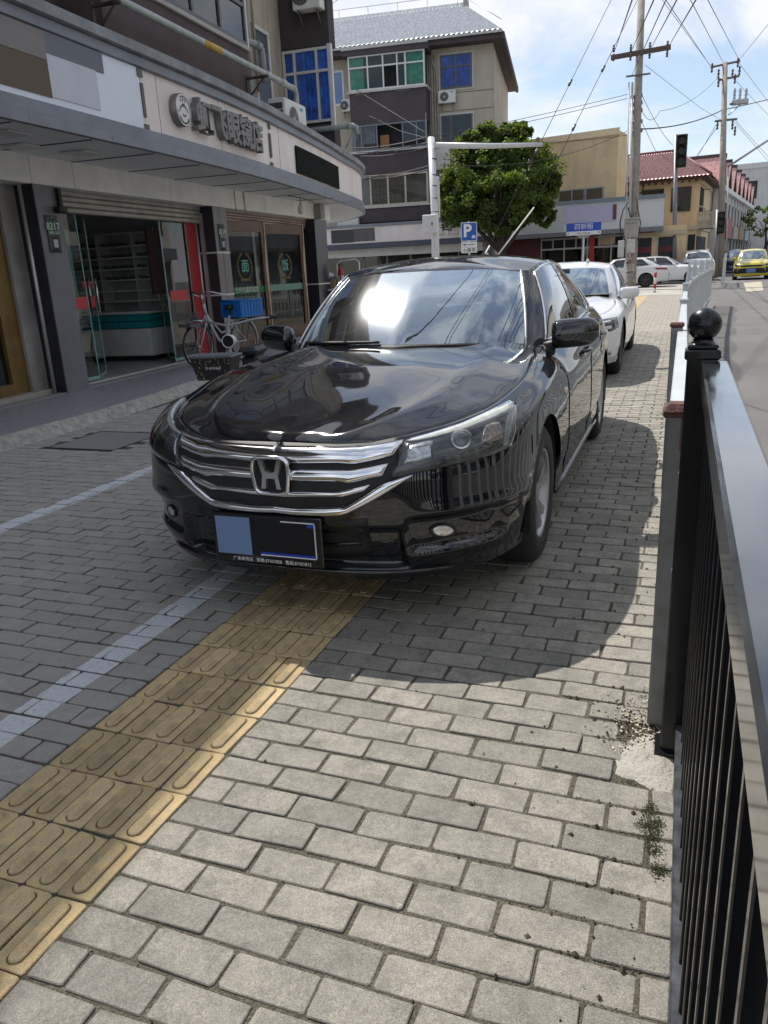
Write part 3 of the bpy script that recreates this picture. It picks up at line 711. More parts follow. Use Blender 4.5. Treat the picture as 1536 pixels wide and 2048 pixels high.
        lin.b2((-.48, yf+.18, .16), (.48, yr-.2, .30)); lin.b2((-.80, .42, .17), (.80, wheels[1]-.42, .24))
        s.under = lin.build('underbody', dk, s.t)
        # --- wheels
        tm_ = M('tyre_rubber', (.022,.022,.023), .75, var=.3, scale=18); rm = rimmat or M('alloy_rim', (.42,.42,.43), .32, metal=.9, var=.1, scale=8); bd = M('brake_dark', (.02,.02,.021), .5, metal=.4)
        for c in wheels:
            for sg in (1,-1): build_wheel(s.t, Vector((sg*.79, c, tyre)), sg, (tm_, rm, bd), R=tyre, spokes=spokes)
        bm = bmesh.new()
        for o in [s.body, s.hood]+s.doors: bm.from_mesh(o.data)
        s.bvh = BVHTree.FromBMesh(bm); bm.free()
        bm = bmesh.new(); bm.from_mesh(s.ws.data); s.wbvh = BVHTree.FromBMesh(bm); bm.free()
    # ---- projecting outlines on the body
    def hit_px(s, px, py, bvh=None):
        o = s.inv @ CAM; d = (s.inv.to_3x3() @ ray(px, py)).normalized(); h = (bvh or s.bvh).ray_cast(o, d); return (h[0], h[1]) if h[0] else None
    def hit_front(s, x, z):
        h = s.bvh.ray_cast(Vector((x, -4, z)), Vector((0,1,0))); return (h[0], h[1]) if h[0] else None
    def hit_rear(s, x, z):
        h = s.bvh.ray_cast(Vector((x, 8, z)), Vector((0,-1,0))); return (h[0], h[1]) if h[0] else None
    def hit_side(s, y, z, sg=1):
        h = s.bvh.ray_cast(Vector((sg*3, y, z)), Vector((-sg,0,0))); return (h[0], h[1]) if h[0] else None
    def strip(s, up, lo, fn, off=.006, n=20, m=4, crown=0., skirt=.012, center=False, smooth=0):
        """rows of surface points between two outlines (each a list of 2D points), lifted off the body"""
        def res(pl, k):
            Lq = [0.]
            for a, b_ in zip(pl, pl[1:]): Lq.append(Lq[-1]+math.dist(a, b_))
            o_ = []
            for i in range(k+1):
                d = Lq[-1]*i/k; j = max(jj for jj in range(len(pl)-1) if Lq[jj] <= d+1e-9); t = (d-Lq[j])/max(1e-9, Lq[j+1]-Lq[j]); o_.append((pl[j][0]+(pl[j+1][0]-pl[j][0])*t, pl[j][1]+(pl[j+1][1]-pl[j][1])*t))
            return o_
        U, Lw = res(up, n), res(lo, n); rows = []; last = None
        for k in range(m+1):
            r = []
            for i in range(n+1):
                q = (U[i][0]+(Lw[i][0]-U[i][0])*k/m, U[i][1]+(Lw[i][1]-U[i][1])*k/m); h = fn(*q)
                if h is None: r.append(None); continue
                p, nn = h
                if nn.dot(Vector((p.x*.6, p.y-1.4, .15))) < 0: nn = -nn
                r.append((p, nn))
            rows.append(r)
        out_ = []
        for k, r in enumerate(rows):
            good = [x for x in r if x]
            if not good: continue
            o_ = []
            for i, x in enumerate(r):
                if x is None:
                    j = min((abs(i-jj), jj) for jj in range(len(r)) if r[jj])[1]; x = r[j]
                e = off+crown*4*(k/m)*(1-k/m); o_.append(x[0]+x[1]*e)
            out_.append((o_, [x[1] if x else Vector((0,-1,0)) for x in r]))
        R = [a for a, b_ in out_]
        for _ in range(smooth):
            R = [[r[i] if i in (0, len(r)-1) else Vector((r[i].x, (r[i-1].y+r[i].y*2+r[i+1].y)/4, r[i].z)) for i in range(len(r))] for r in R]
        if center:
            for r in R: r[0] = Vector((0, r[1].y+(r[0].y-r[1].y)*.5, r[0].z))
        if skirt and R:
            nrm = [b_ for a, b_ in out_]
            top = [p-q*skirt for p, q in zip(R[0], nrm[0])]; bot = [p-q*skirt for p, q in zip(R[-1], nrm[-1])]; R = [top]+R+[bot]; nrm = [nrm[0]]+nrm+[nrm[-1]]
            R = [([] if center else [r[0]-q[0]*skirt])+r+[r[-1]-q[-1]*skirt] for r, q in zip(R, nrm)]
        return R
    def decal(s, name, up, lo, mat, fn=None, mirror=True, parent=None, both=True, **k):
        R = s.strip(up, lo, fn or s.hit_px, **k); objs = []
        for sg in ((1, -1) if mirror else (1,)):
            b = MB(); b.grid([[Vector((sg*p.x, p.y, p.z)) for p in r] for r in R], flip=sg < 0); o = b.build(name, mat, parent or s.t); weld(o, 1e-5)
            for p_ in o.data.polygons: p_.use_smooth = True
            objs.append(o)
        return objs
    def disc(s, name, c, rx, ry, mat, fn=None, off=.008, mirror=True, parent=None, ring=0., dome=0.):
        fn = fn or s.hit_px; rows = []
        for k in range(5):
            a = ring+(1-ring)*k/4; r = []
            for j in range(25):
                t = 2*pi*j/24; h = fn(c[0]+rx*a*cos(t), c[1]+ry*a*sin(t))
                if h is None: h = fn(*c)
                p, nn = h
                if nn.y > 0: nn = -nn
                r.append(p+nn*(off+dome*(1-a*a)))
            rows.append(r)
        # closing skirt
        rows.append([p+Vector((0,.015,0)) for p in rows[-1]])
        objs = []
        for sg in ((1,-1) if mirror else (1,)):
            b = MB(); b.grid([[Vector((sg*p.x, p.y, p.z)) for p in r] for r in rows], flip=sg > 0); o = b.build(name, mat, parent or s.t); weld(o, 1e-5); objs.append(o)
            for p_ in o.data.polygons: p_.use_smooth = True
        return objs
    def line(s, name, pts, fn, mat, r=.004, off=.0, mirror=True, parent=None):
        P = []
        for q in pts:
            h = fn(*q)
            if h: P.append(h[0]+h[1]*off)
        for sg in ((1,-1) if mirror else (1,)):
            b = MB(); b.tube([Vector((sg*p.x, p.y, p.z)) for p in P], r, 6); b.build(name, mat, parent or s.t)
def interior(c, dark=(.03,.03,.032), lhd=True):
    sm = M('car_seat', (.14,.135,.13), .8, var=.2, scale=20); dm = M('car_dash', (.06,.062,.064), .7, var=.15)
    b = MB(); rows = []
    for k in range(9):
        u = k/8; rows.append([Vector((x_, .52+.16*abs(x_)**2+.42*u, .935-.03*u+.02*sin(pi*u)-.05*max(0,u-.8)*5)) for x_ in (-.70,-.5,-.25,0,.25,.5,.70)])
    b.grid(rows); b.b2((-.7, .9, .55), (.7, .98, .90)); c_ = b.build('dashboard', dm, c.t)
    for sx in (-.36, .36):
        b = MB(); b.box((sx, 1.42, .50), (.50,.52,.16), bev=.05)
        b.box((sx, 1.74, .82), (.48,.13,.62), rot=(-.28,0,0), bev=.05); b.box((sx, 1.84, 1.16), (.25,.09,.17), rot=(-.2,0,0), bev=.035); b.build('seat', sm, c.t)
    b = MB(); b.box((0, 2.35, .50), (1.2,.5,.16), bev=.05); b.box((0, 2.66, .82), (1.2,.13,.56), rot=(-.4,0,0), bev=.05); b.build('seat', sm, c.t)
    b = MB(); cpt = Vector((.36, 1.02, .90)); ax_ = Vector((0,.9,.44)).normalized(); u_ = Vector((1,0,0)); v_ = ax_.cross(u_)
    b.tube([cpt+u_*.185*cos(2*pi*k/24)+v_*.185*sin(2*pi*k/24) for k in range(24)], .015, 8, closed=True); b.cyl(cpt-u_*.18, cpt+u_*.18, .018, n=6); b.cyl(cpt-v_*.0, cpt-v_*.18, .018, n=6); b.build('steering_wheel', dm, c.t)
    b = MB(); b.box((0, 1.02, 1.235), (.24,.02,.065), bev=.008); b.build('rear_view_mirror', dm, c.t)
    b = MB(); b.b2((-.72, .7, .28), (.72, 3.2, .32)); b.b2((-.6,2.7,.55),(.6,3.35,.93)); b.build('cabin_floor', dm, c.t)
def mirrors(c, paint, glassm, S=None):
    S = S or (lambda v: v)
    for sg in (1,-1):
        b = MB(); rows = []
        for k in range(9):     # along x from root to tip
            u = k/8; x_ = .80+.235*u; rx = (.105-.015*u)*sqrt(max(0.03, 1-(abs(u-.45)/.60)**4)); rz_ = (.080-.006*u)*sqrt(max(.03, 1-(abs(u-.45)/.58)**5))
            rows.append([S(Vector((sg*x_, .86+rx*(cos(2*pi*j/16)*.72)-.02+.07*u, .985+.012*u+rz_*sin(2*pi*j/16)))) for j in range(17)])
        b.grid(rows, flip=sg > 0); b.add(rows[0][:-1], [list(range(16))]); b.add(rows[-1][:-1], [list(range(16))[::-1]])
        o = b.build('side_mirror', paint, c.t); weld(o)
        for p_ in o.data.polygons: p_.use_smooth = True
        b = MB(); b.tube([S(Vector((sg*.74, .83, .915))), S(Vector((sg*.80, .85, .93))), S(Vector((sg*.86, .87, .945)))], [.03,.026,.024], 8); b.build('mirror_stalk', M('black_plastic', (.02,.02,.021), .5), o)
        b = MB(); b.grid([[S(Vector((sg*(.835+.17*i/4), .925+.055*i/4, .935+.105*j/3))) for i in range(5)] for j in range(4)], flip=sg < 0); b.build('mirror_glass', M('mirror_glass', (.6,.62,.65), .05, metal=1., var=0), o)
# ---------------------------------------------------------------- the black sedan
def paint_mat(name, col, rough=.28, coat=1., metal=0., dust=.0, dcol=(.35,.34,.32)):
    mt = bpy.data.materials.new(name); mt.use_nodes = True; t = mt.node_tree; b = t.nodes['Principled BSDF']; lk = t.links.new
    b.inputs['Roughness'].default_value = rough; b.inputs['Metallic'].default_value = metal; b.inputs['Coat Weight'].default_value = coat; b.inputs['Coat Roughness'].default_value = .025; b.inputs['Coat IOR'].default_value = 1.75 if sum(col) < .1 else 1.5; b.inputs['Specular IOR Level'].default_value = .0 if sum(col) < .1 else .4
    tcn = N(t, 'ShaderNodeTexCoord'); nz = N(t, 'ShaderNodeTexNoise', ins={2: 3.2, 3: 9, 4: .72}); lk(tcn.outputs['Object'], nz.inputs[0])
    geo = N(t, 'ShaderNodeNewGeometry'); sx = N(t, 'ShaderNodeSeparateXYZ'); lk(geo.outputs['Normal'], sx.inputs[0])
    up = N(t, 'ShaderNodeMapRange', ins={1: .25, 2: .95, 3: .25, 4: 1.}); lk(sx.outputs[2], up.inputs[0])
    mr = N(t, 'ShaderNodeMapRange', ins={1: .35, 2: .72, 3: .25*dust, 4: dust}); lk(nz.outputs[0], mr.inputs[0])
    mu = N(t, 'ShaderNodeMath', operation='MULTIPLY'); lk(mr.outputs[0], mu.inputs[0]); lk(up.outputs[0], mu.inputs[1])
    sp = N(t, 'ShaderNodeTexVoronoi', ins={2: 42.}); lk(tcn.outputs['Object'], sp.inputs[0]); s2 = N(t, 'ShaderNodeMath', operation='LESS_THAN', ins={1: .045}); lk(sp.outputs[0], s2.inputs[0]); s3 = N(t, 'ShaderNodeMath', operation='MULTIPLY', ins={1: .5 if dust else 0}); lk(s2.outputs[0], s3.inputs[0])
    sa = N(t, 'ShaderNodeMath', operation='MULTIPLY'); lk(s3.outputs[0], sa.inputs[0]); lk(up.outputs[0], sa.inputs[1])
    ma = N(t, 'ShaderNodeMath', operation='ADD', use_clamp=True); lk(mu.outputs[0], ma.inputs[0]); lk(sa.outputs[0], ma.inputs[1])
    mx_ = N(t, 'ShaderNodeMix', data_type='RGBA', ins={6: (*col,1), 7: (*dcol,1)}); lk(ma.outputs[0], mx_.inputs[0]); lk(mx_.outputs[2], b.inputs['Base Color'])
    cr_ = N(t, 'ShaderNodeMapRange', ins={1: 0, 2: .35, 3: .025, 4: .16}); lk(ma.outputs[0], cr_.inputs[0]); lk(cr_.outputs[0], b.inputs['Coat Roughness'])
    # very slight orange peel of the panels
    n2 = N(t, 'ShaderNodeTexNoise', ins={2: 5., 3: 1}); lk(tcn.outputs['Object'], n2.inputs[0]); bp = N(t, 'ShaderNodeBump', ins={0: .05, 1: .02}); lk(n2.outputs[0], bp.inputs['Height']); lk(bp.outputs[0], b.inputs['Normal']); lk(bp.outputs[0], b.inputs['Coat Normal'])
    MATS[name] = mt; return mt
chrome = M('chrome', (.86,.87,.89), .10, metal=1., var=.02, scale=3)
gloss_black = M('gloss_black', (.008,.008,.009), .12, var=.1, coat=.5)
matte_black = M('matte_black', (.014,.014,.015), .6, var=.2)
blackpaint = paint_mat('black_car_paint', (.002,.003,.006), .4, dust=.07)
carglass = GLASS('car_glass', (.70,.80,.78), ior=1.6, rough=.006, refl=5.2, gcol=(.80,.93,1.0))
def film(mt, amt=.05, rough=.16):   # rough dusty layer over the glass, put in to widen the sun glare
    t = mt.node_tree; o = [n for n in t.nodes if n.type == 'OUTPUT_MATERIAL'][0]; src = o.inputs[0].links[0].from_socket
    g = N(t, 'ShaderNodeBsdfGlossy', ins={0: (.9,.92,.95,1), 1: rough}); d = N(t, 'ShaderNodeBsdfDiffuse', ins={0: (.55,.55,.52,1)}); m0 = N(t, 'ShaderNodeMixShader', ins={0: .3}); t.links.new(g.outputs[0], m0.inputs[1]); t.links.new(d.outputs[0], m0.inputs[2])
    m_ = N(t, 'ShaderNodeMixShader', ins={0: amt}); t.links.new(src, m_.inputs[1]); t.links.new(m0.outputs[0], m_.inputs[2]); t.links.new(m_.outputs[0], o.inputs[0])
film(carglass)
sideglass = GLASS('car_side_glass', (.22,.26,.26), ior=1.6, rough=.01, refl=1.6)
def sstep(a, b_, x):
    t_ = min(1, max(0, (x-a)/(b_-a))); return t_*t_*(3-2*t_)
def bump_press(p):
    p = p.copy(); ax_ = abs(p.x)
    if p.y < -.40:
        k = (1-sstep(.46,.52,ax_))*sstep(.232,.250,p.z)*(1-sstep(.405,.422,p.z)); p.y += .055*k
        zc = .385+.05*(ax_-.5); k = sstep(.50,.545,ax_)*(1-sstep(.80,.845,ax_))*sstep(zc-.085,zc-.060,p.z)*(1-sstep(zc+.050,zc+.075,p.z)); n = Vector((p.x*.75, p.y, 0)).normalized(); p -= n*(.030*k)
        k = (1-sstep(.205,.235,p.z)); p -= Vector((-p.x*.25, -p.y, 0)).normalized()*0; p.y -= .022*k*(1-sstep(.6,.9,ax_))
        k = sstep(.52,.60,ax_)*sstep(.44,.475,p.z)*(1-sstep(.475,.53,p.z)); p += n*0 if False else Vector((p.x*.4, p.y*.4, 0)).normalized()*(.010*k)
    elif -.40 <= p.y < 3.5 and ax_ > .8:
        k = math.exp(-((p.z-.79)/.022)**2)*sstep(.3,1.0,p.y); p.x += math.copysign(.010*k, p.x); k = math.exp(-((p.z-.33)/.06)**2); p.x -= math.copysign(.012*k, p.x)
    return p
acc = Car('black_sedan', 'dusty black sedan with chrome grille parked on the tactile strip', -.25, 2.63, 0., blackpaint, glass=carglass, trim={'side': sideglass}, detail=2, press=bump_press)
interior(acc); mirrors(acc, blackpaint, None)
seam = M('panel_gap', (.002,.002,.002), .9, var=0)
# --- front face: outlines measured on the photograph, laid on the body surface
HLU = [(812,885),(863,871),(923,852),(981,826),(1020,805),(1030,812)]
HLL = [(779,955),(818,949),(863,940),(923,926),(981,910),(1016,893),(1026,862)]
hl_h = acc.decal('headlight', HLU, HLL, M('headlamp_dark', (.045,.047,.05), .3, var=.3, scale=14, coat=.6), off=.004, n=26, m=8)
for o, sg in zip(hl_h, (1,-1)):
    pass
def both(nm, up, lo, mat, off, par=hl_h, **k):
    R = acc.strip(up, lo, acc.hit_px, off=off, **k)
    for sg, pa in zip((1,-1), par):
        b = MB(); b.grid([[Vector((sg*p.x, p.y, p.z)) for p in r] for r in R], flip=sg < 0); o = b.build(nm, mat, pa); weld(o, 1e-5)
        for p_ in o.data.polygons: p_.use_smooth = True
pale = M('hazed_lens', (.60,.60,.56), .35, var=.18, scale=25)
both('brow_strip', [(812,885),(863,871),(923,852),(981,826),(1020,806)], [(828,884),(870,876),(928,861),(988,839),(1025,822)], pale, .0075, n=20, m=3)
both('outer_strip', [(1020,808),(1029,815)], [(1003,893),(1013,889)], M('lens_grey', (.30,.31,.31), .2, var=.2, coat=.6), .007, n=4, m=8)
refl = M('reflector', (.50,.52,.53), .22, metal=.85, var=.45, scale=45)
both('reflector', [(820,893),(845,886),(865,883)], [(803,932),(838,926),(866,918)], refl, .0065, n=8, m=4)
both('turn_lamp', [(970,853),(985,846),(999,846)], [(960,888),(980,885),(1004,876)], M('amber_reflector', (.55,.45,.38), .2, metal=.5, var=.5, scale=60), .0068, n=8, m=5)
def disc2(nm, c, r, mat, off, par, **k):
    os_ = acc.disc(nm, c, r, r*.95, mat, off=off, **k)
    for o, pa in zip(os_, par): o.parent = pa
disc2('projector_ring', (921,881), 20, M('lamp_ring', (.55,.56,.56), .18, metal=.9, var=.1), .009, hl_h, ring=.80)
disc2('projector_lens', (921,881), 16.5, M('lamp_lens', (.16,.18,.18), .05, var=.1, coat=1.), .008, hl_h, dome=.008)
lensm = GLASS('lamp_glass', (.93,.95,.95), ior=1.5, rough=.03, refl=1.3)
both('lens', HLU, HLL, lensm, .016, n=26, m=8, crown=.004)
# grille
gb = acc.decal('grille', [(545,884),(600,886),(680,889),(740,887),(800,874)], [(545,1014),(600,1016),(680,1014),(700,1008),(795,955)], matte_black, off=.004, n=20, m=10, mirror=True, center=True, smooth=3)
def bar(up, lo, off=.018, crown=.006, nm='grille_bar', mat=chrome, **k): return acc.decal(nm, up, lo, mat, off=off, crown=crown, m=4, n=22, skirt=.03, center=True, smooth=6, **k)
bar([(545,897),(600,898),(680,899),(722,897),(766,892),(808,885)], [(545,925),(600,927),(680,926),(709,929),(748,921),(786,912)])
bar([(545,940),(590,942),(680,943),(709,942),(742,936),(777,928)], [(545,958),(590,960),(680,962),(697,966),(732,958),(765,951)])
bar([(545,979),(590,982),(671,984),(686,981),(714,974),(742,968)], [(545,992),(590,993),(671,992),(684,994),(706,988),(727,982)], off=.012)
bar([(545,1011),(592,1016),(650,1017),(690,1015),(725,994),(766,967),(823,949)], [(545,1024),(592,1029),(650,1032),(690,1029),(725,1013),(763,992),(825,951)], off=.014, crown=.005, nm='chrome_surround')
# emblem, half by half on a centre plate
ex = acc.hit_px(545, 947)[0]; ey = ex.y-.030
em = MB(); pts = []
for k in range(32):
    t_ = 2*pi*k/32; q = lambda v, p_: math.copysign(abs(v)**p_, v); pts.append((.078*q(cos(t_), .45), .070*q(sin(t_), .45)-.006*(sin(t_) < -.5)))
Zc = ex.z+.002
em.tube([Vector((a*(1 - .06*(b_ < 0)), ey, Zc+b_)) for a, b_ in pts], .0085, 8, closed=True); emo = em.build('emblem', chrome, acc.t)
b = MB(); b.add([Vector((a, ey+.004, Zc+b_)) for a, b_ in pts]+[Vector((a, ey+.03, Zc+b_)) for a, b_ in pts], [list(range(32))]+[((k+1) % 32, k, 32+k, 32+(k+1) % 32) for k in range(32)]); b.build('emblem_plate', gloss_black, emo)
b = MB()
for sg in (1,-1):
    up = [(.040,.050),(.026,.050),(.016,.006),(.012,.0),(.0,-.002)]; P2 = [(a_*1.22, c_*1.2) for a_, c_ in [(.042,.050),(.026,.050),(.017,.012),(.0,.006),(.0,-.011),(.015,-.012),(.020,-.046),(.035,-.046),(.028,.0)]]
    b.prism([Vector((sg*a, ey-.004, Zc+c_)) for a, c_ in P2], (0,.010,0))
b.build('emblem_letter', chrome, emo)
# fog lamp recess, lower intake, number plate
fg = acc.disc('fog_lamp', (885,1061), 27, 14, M('fog_bezel', (.02,.02,.02), .4), off=.008, ring=.8); fl = acc.disc('fog_reflector', (885,1061), 22, 11, M('fog_refl', (.75,.76,.76), .12, metal=.9, var=.4, scale=60), off=.007, ring=0.)
for o, pa in zip(fl, fg): o.parent = pa
acc.decal('lower_intake', [(545,1036),(620,1040),(700,1040),(735,1036)], [(545,1110),(620,1116),(700,1116),(745,1108)], matte_black, off=.003, n=10, m=5, center=True)
for yy in (1062, 1088): acc.decal('intake_slat', [(545,yy-6),(640,yy-2),(725,yy-6)], [(545,yy),(640,yy+4),(725,yy)], gloss_black, off=.010, n=10, m=2, center=True)
pz0, pz1, px0, px1 = .290, .452, -.272, .182; pyy = min(acc.hit_front(0, .37)[0].y, acc.hit_front(.1,.45)[0].y)-.022
b = MB(); b.b2((px0-.018, pyy, pz0-.032), (px1+.018, pyy+.014, pz1+.012), bev=.004); plate = b.build('number_plate', gloss_black, acc.t)
pbl = M('plate_blue', (.10,.22,.52), .4, var=.05); b = MB(); b.b2((px0, pyy-.003, pz0), (px1, pyy+.002, pz1), bev=.002); b.build('plate_panel', M('plate_dark', (.004,.004,.007), .35, var=.1), plate)
b = MB(); b.b2((px0+.002, pyy-.0055, pz0+.002), (px0+.160, pyy-.002, pz1-.002)); b.build('plate_cover', M('plate_pale', (.17,.26,.46), .5, var=.04), plate)
b = MB()
for lo, hi in (((px0+.20, pz0+.006), (px1-.006, pz0+.010)), ((px0+.30, pz1-.010), (px1-.006, pz1-.006)), ((px1-.010, pz0+.006), (px1-.006, pz1-.006))): b.b2((lo[0], pyy-.0065, lo[1]), (hi[0], pyy-.002, hi[1]))
b.build('plate_border', M('plate_white', (.75,.78,.82), .5), plate)
b = MB(); b.b2((px0+.20, pyy-.005, pz0+.012), (px1-.012, pyy-.002, pz0+.020)); b.b2((px1-.04, pyy-.005, pz1-.026), (px1-.012, pyy-.002, pz1-.012)); b.build('plate_blue_edge', M('plate_deep_blue', (.015,.05,.42), .4), plate)
text('plate_lettering', '广本奉贤店   销售:57431828   售后:57431812', .0185, M('plate_text', (.75,.75,.75), .5), plate, frame_m((-.03, pyy-.001, pz0-.019), (1,0,0), (0,0,1)), depth=.0008)
# chin lip, side details
acc.line('chin_lip', [(x_/20*.80, .222) for x_ in range(0, 17)], acc.hit_front, gloss_black, r=.012)
for pts_ in ([(8.0, .2)],): pass
for yy in (.62, 1.70): acc.line('door_gap', [(yy+.10*max(0,(.6-z_))*0, z_) for z_ in frange(.27, .93, 14)], lambda y_, z_: acc.hit_side(y_, z_), seam, r=.0035)
acc.line('door_gap', [(2.33+.30*max(0, z_-.62)*1.6, z_) for z_ in frange(.72, .97, 8)], lambda y_, z_: acc.hit_side(y_, z_), seam, r=.0035)
acc.line('bumper_gap', [(-.34-.12*(z_-.4)*0, z_) for z_ in frange(.60, .68, 5)], lambda y_, z_: acc.hit_side(y_, z_), seam, r=.003)
for d_, (y_, z_) in zip((acc.doors[0], acc.doors[2]), ((1.50, .835), (2.36, .86))):
    for sg, dd in ((1, d_), (-1, acc.doors[acc.doors.index(d_)+1])):
        h = acc.hit_side(y_, z_); b = MB(); b.tube([Vector((sg*(h[0].x+e), y_+k, z_)) for k, e in ((-.11,-.005),(-.09,.022),(-.04,.034),(.04,.034),(.09,.022),(.11,-.005))], [.009,.012,.014,.014,.012,.009], 8); b.build('handle', blackpaint, dd)
h = acc.hit_side(.50, .735); b = MB(); 
for sg in (1,-1):
    b = MB(); b.lathe([(0,.012),(.010,.011),(.016,.006),(.018,0)], 16, ax='x'); b.xf(Matrix.Translation((sg*(h[0].x-.002), .50, .735)) @ (Matrix.Rotation(pi,4,'Z') if sg < 0 else Matrix.Identity(4)) @ Matrix.Diagonal((1,2.0,1,1))); b.build('side_repeater', M('amber_clear', (.6,.5,.38), .2, coat=.5), acc.t)
# side sill skirt with bright edge, belt chrome
for sg in (1,-1):
    b = MB(); b.tube([Vector((sg*(.884), y_, .222)) for y_ in frange(.42, 2.36, 8)], .016, 6); b.build('side_skirt', blackpaint, acc.t)
    b = MB(); P_ = [acc.gp(u, .045) for u in frange(2.32, 6.42, 24)]+[acc.gp(6.45, v) for v in frange(.1, .93, 6)]+[acc.gp(u, .945) for u in frange(6.4, 2.35, 24)]+[acc.gp(2.30, v) for v in frange(.93, .05, 8)]
    b.tube([Vector((sg*(p.x+.004), p.y, p.z+.001)) for p in P_], .0065, 6, closed=True); b.build('window_trim', chrome, acc.t)
    b = MB(); b.grid([[Vector((sg*(p.x+.003), p.y, p.z)) for p in [acc.gp(u, v) for u in (4.0, 4.24)]] for v in frange(.05, .93, 6)], flip=sg < 0); b.build('pillar_cover', gloss_black, acc.t)
    b = MB(); P_ = [acc.gp(1.80, v) for v in frange(.0, 1., 10)]; b.tube([Vector((sg*p.x, p.y-.002, p.z+.003)) for p in P_], .0075, 6); b.build('pillar_trim', M('trim_satin', (.5,.5,.5), .35, metal=.8), acc.t)
b = MB(); b.tube([Vector((0, .43, .955))]+[Vector((x_, acc.gp(min(1.8, abs(x_)*2.3), 0).y-.03, acc.gp(min(1.8, abs(x_)*2.3),0).z-.004)) for x_ in frange(-.70, .70, 16)], .0, 4) if False else None
b = MB(); rows = []
for k in range(25):
    u = -1.78+3.56*k/24; p = acc.gp(abs(u), .015); p2 = interp([S_ for S_ in [hp(.93) for hp, uu in [acc.hr[-1]]]]*2, 0) if False else None
    sg = 1 if u >= 0 else -1; hq = acc.hr[-1][0](min(.93, abs(p.x)/.775)); rows.append([Vector((sg*p.x, p.y+.012, p.z+.006)), Vector((sg*p.x, p.y-.02, p.z-.004)), Vector((sg*p.x, hq.y-.004, min(p.z, hq.z)-.012))])
b.grid(rows); b.build('cowl', matte_black, acc.t)
def wiper(c, a, bq, base):
    P_ = []
    for k in range(11):
        q = (a[0]+(bq[0]-a[0])*k/10, a[1]+(bq[1]-a[1])*k/10); h = c.hit_px(*q, bvh=c.wbvh)
        if h: P_.append(h[0]+(h[1] if h[1].y < 0 else -h[1])*.012)
    if len(P_) > 2:
        b = MB(); b.tube(P_, .008, 6); b.tube([P_[0]+Vector((0,-.03,-.02)), P_[0]+Vector((0,-.005,.004)), P_[len(P_)//2]], .011, 6); b.build('wiper', matte_black, c.t)
wiper(acc, (770,692), (920,694), 0); wiper(acc, (600,690), (760,688), 0)
hh = [acc.hit_px(x_, y_, bvh=acc.wbvh) for x_, y_ in ((668,588),(685,578),(691,583),(674,590))]
if all(hh):
    b = MB(); b.add([p[0]+Vector((0,.004,-.002)) for p in hh], [(0,1,2,3)]); b.build('sticker', M('lime_sticker', (.55,.62,.18), .6), acc.t)
b = MB(); b.box((.0, 2.62, 1.43), (.06,.14,.05), bev=.02); b.build('antenna_fin', blackpaint, acc.t)
# ================================================================== SHOP BUILDING (local x = outwards, y = along the street)
BT = radians(3.5)
shop = thing('shop_building', 'shop building with curved sign canopy, glass shopfronts and brown balconies', 'building', (-5.82, 6.5, 0), BT)
SHM = shop.matrix_basis.copy()
def part(nm, mat, fn, parent=shop):
    b = MB(); fn(b); return b.build(nm, mat, parent)
brown = M('brown_render', (.095,.072,.071), .85, streak=.3, var=.14, scale=2.2, bump=.2, bscale=70, dirt=.2)
brown_d = M('dark_brown_render', (.055,.046,.047), .85, var=.14, scale=2.2, bump=.2, bscale=70)
beige = M('beige_render', (.46,.41,.33), .9, streak=.5, var=.1, scale=1.6, bump=.25, bscale=80, dirt=.25)
slate = M('slate_metal', (.20,.215,.255), .45, metal=.25, var=.14, scale=2.5, dirt=.15)
coping = M('coping_stone', (.28,.30,.33), .7, streak=.4, var=.2, scale=4, bump=.15, bscale=40, dirt=.35)
signw = M('sign_face', (.84,.765,.74), .55, streak=.22, var=.06, scale=1.2, dirt=.12)
lightbox = M('lightbox_face', (.74,.81,.90), .4, var=.05, scale=1.2)
soffit_m = M('soffit_panel', (.68,.70,.705), .5, metal=.0, var=.08, scale=1.5, dirt=.1)
tile_lt = M('light_stone_tile', (.78,.77,.73), .45, var=.1, scale=2.2, dirt=.12)
navy = M('navy_tile', (.030,.030,.042), .28, var=.15, scale=3)
greyt = M('grey_brown_tile', (.155,.14,.14), .35, var=.1, scale=3)
greym = M('slate_pillar', (.15,.155,.18), .4, var=.12, scale=3, dirt=.1)
alu = M('aluminium', (.55,.55,.54), .4, metal=.7, var=.08)
gold = M('gold_frame', (.20,.125,.045), .38, metal=.5, var=.2, scale=5)
wood = M('dark_wood', (.10,.045,.025), .35, var=.3, scale=8, coat=.3)
inner = M('shop_interior_wall', (.55,.55,.53), .8, var=.08)
dglass = GLASS('shop_glass', (.72,.86,.82), ior=1.5, refl=1.15); dglass2 = GLASS('shop_glass_dark', (.45,.55,.55), ior=1.5, refl=1.2)
S0, S1 = -16., 9.75
# core walls (upper floors and back), leaving the ground floor open behind the shopfronts
part('wall', beige, lambda b: (b.b2((-9.5, S0, 2.80), (-1.0, 10.3, 10.4)), b.b2((-9.5, S0, 0), (-4.2, 9.7, 2.80)), b.b2((-4.2, 9.0, 0), (-1.2, 9.7, 2.80))))
part('roof_eave', brown_d, lambda b: b.b2((-9.8, S0-.3, 10.4), (.12, 10.6, 10.62)))
for (a, c) in ((S0, 1.95), (1.95, 6.15), (10.0, 13.2)): pass
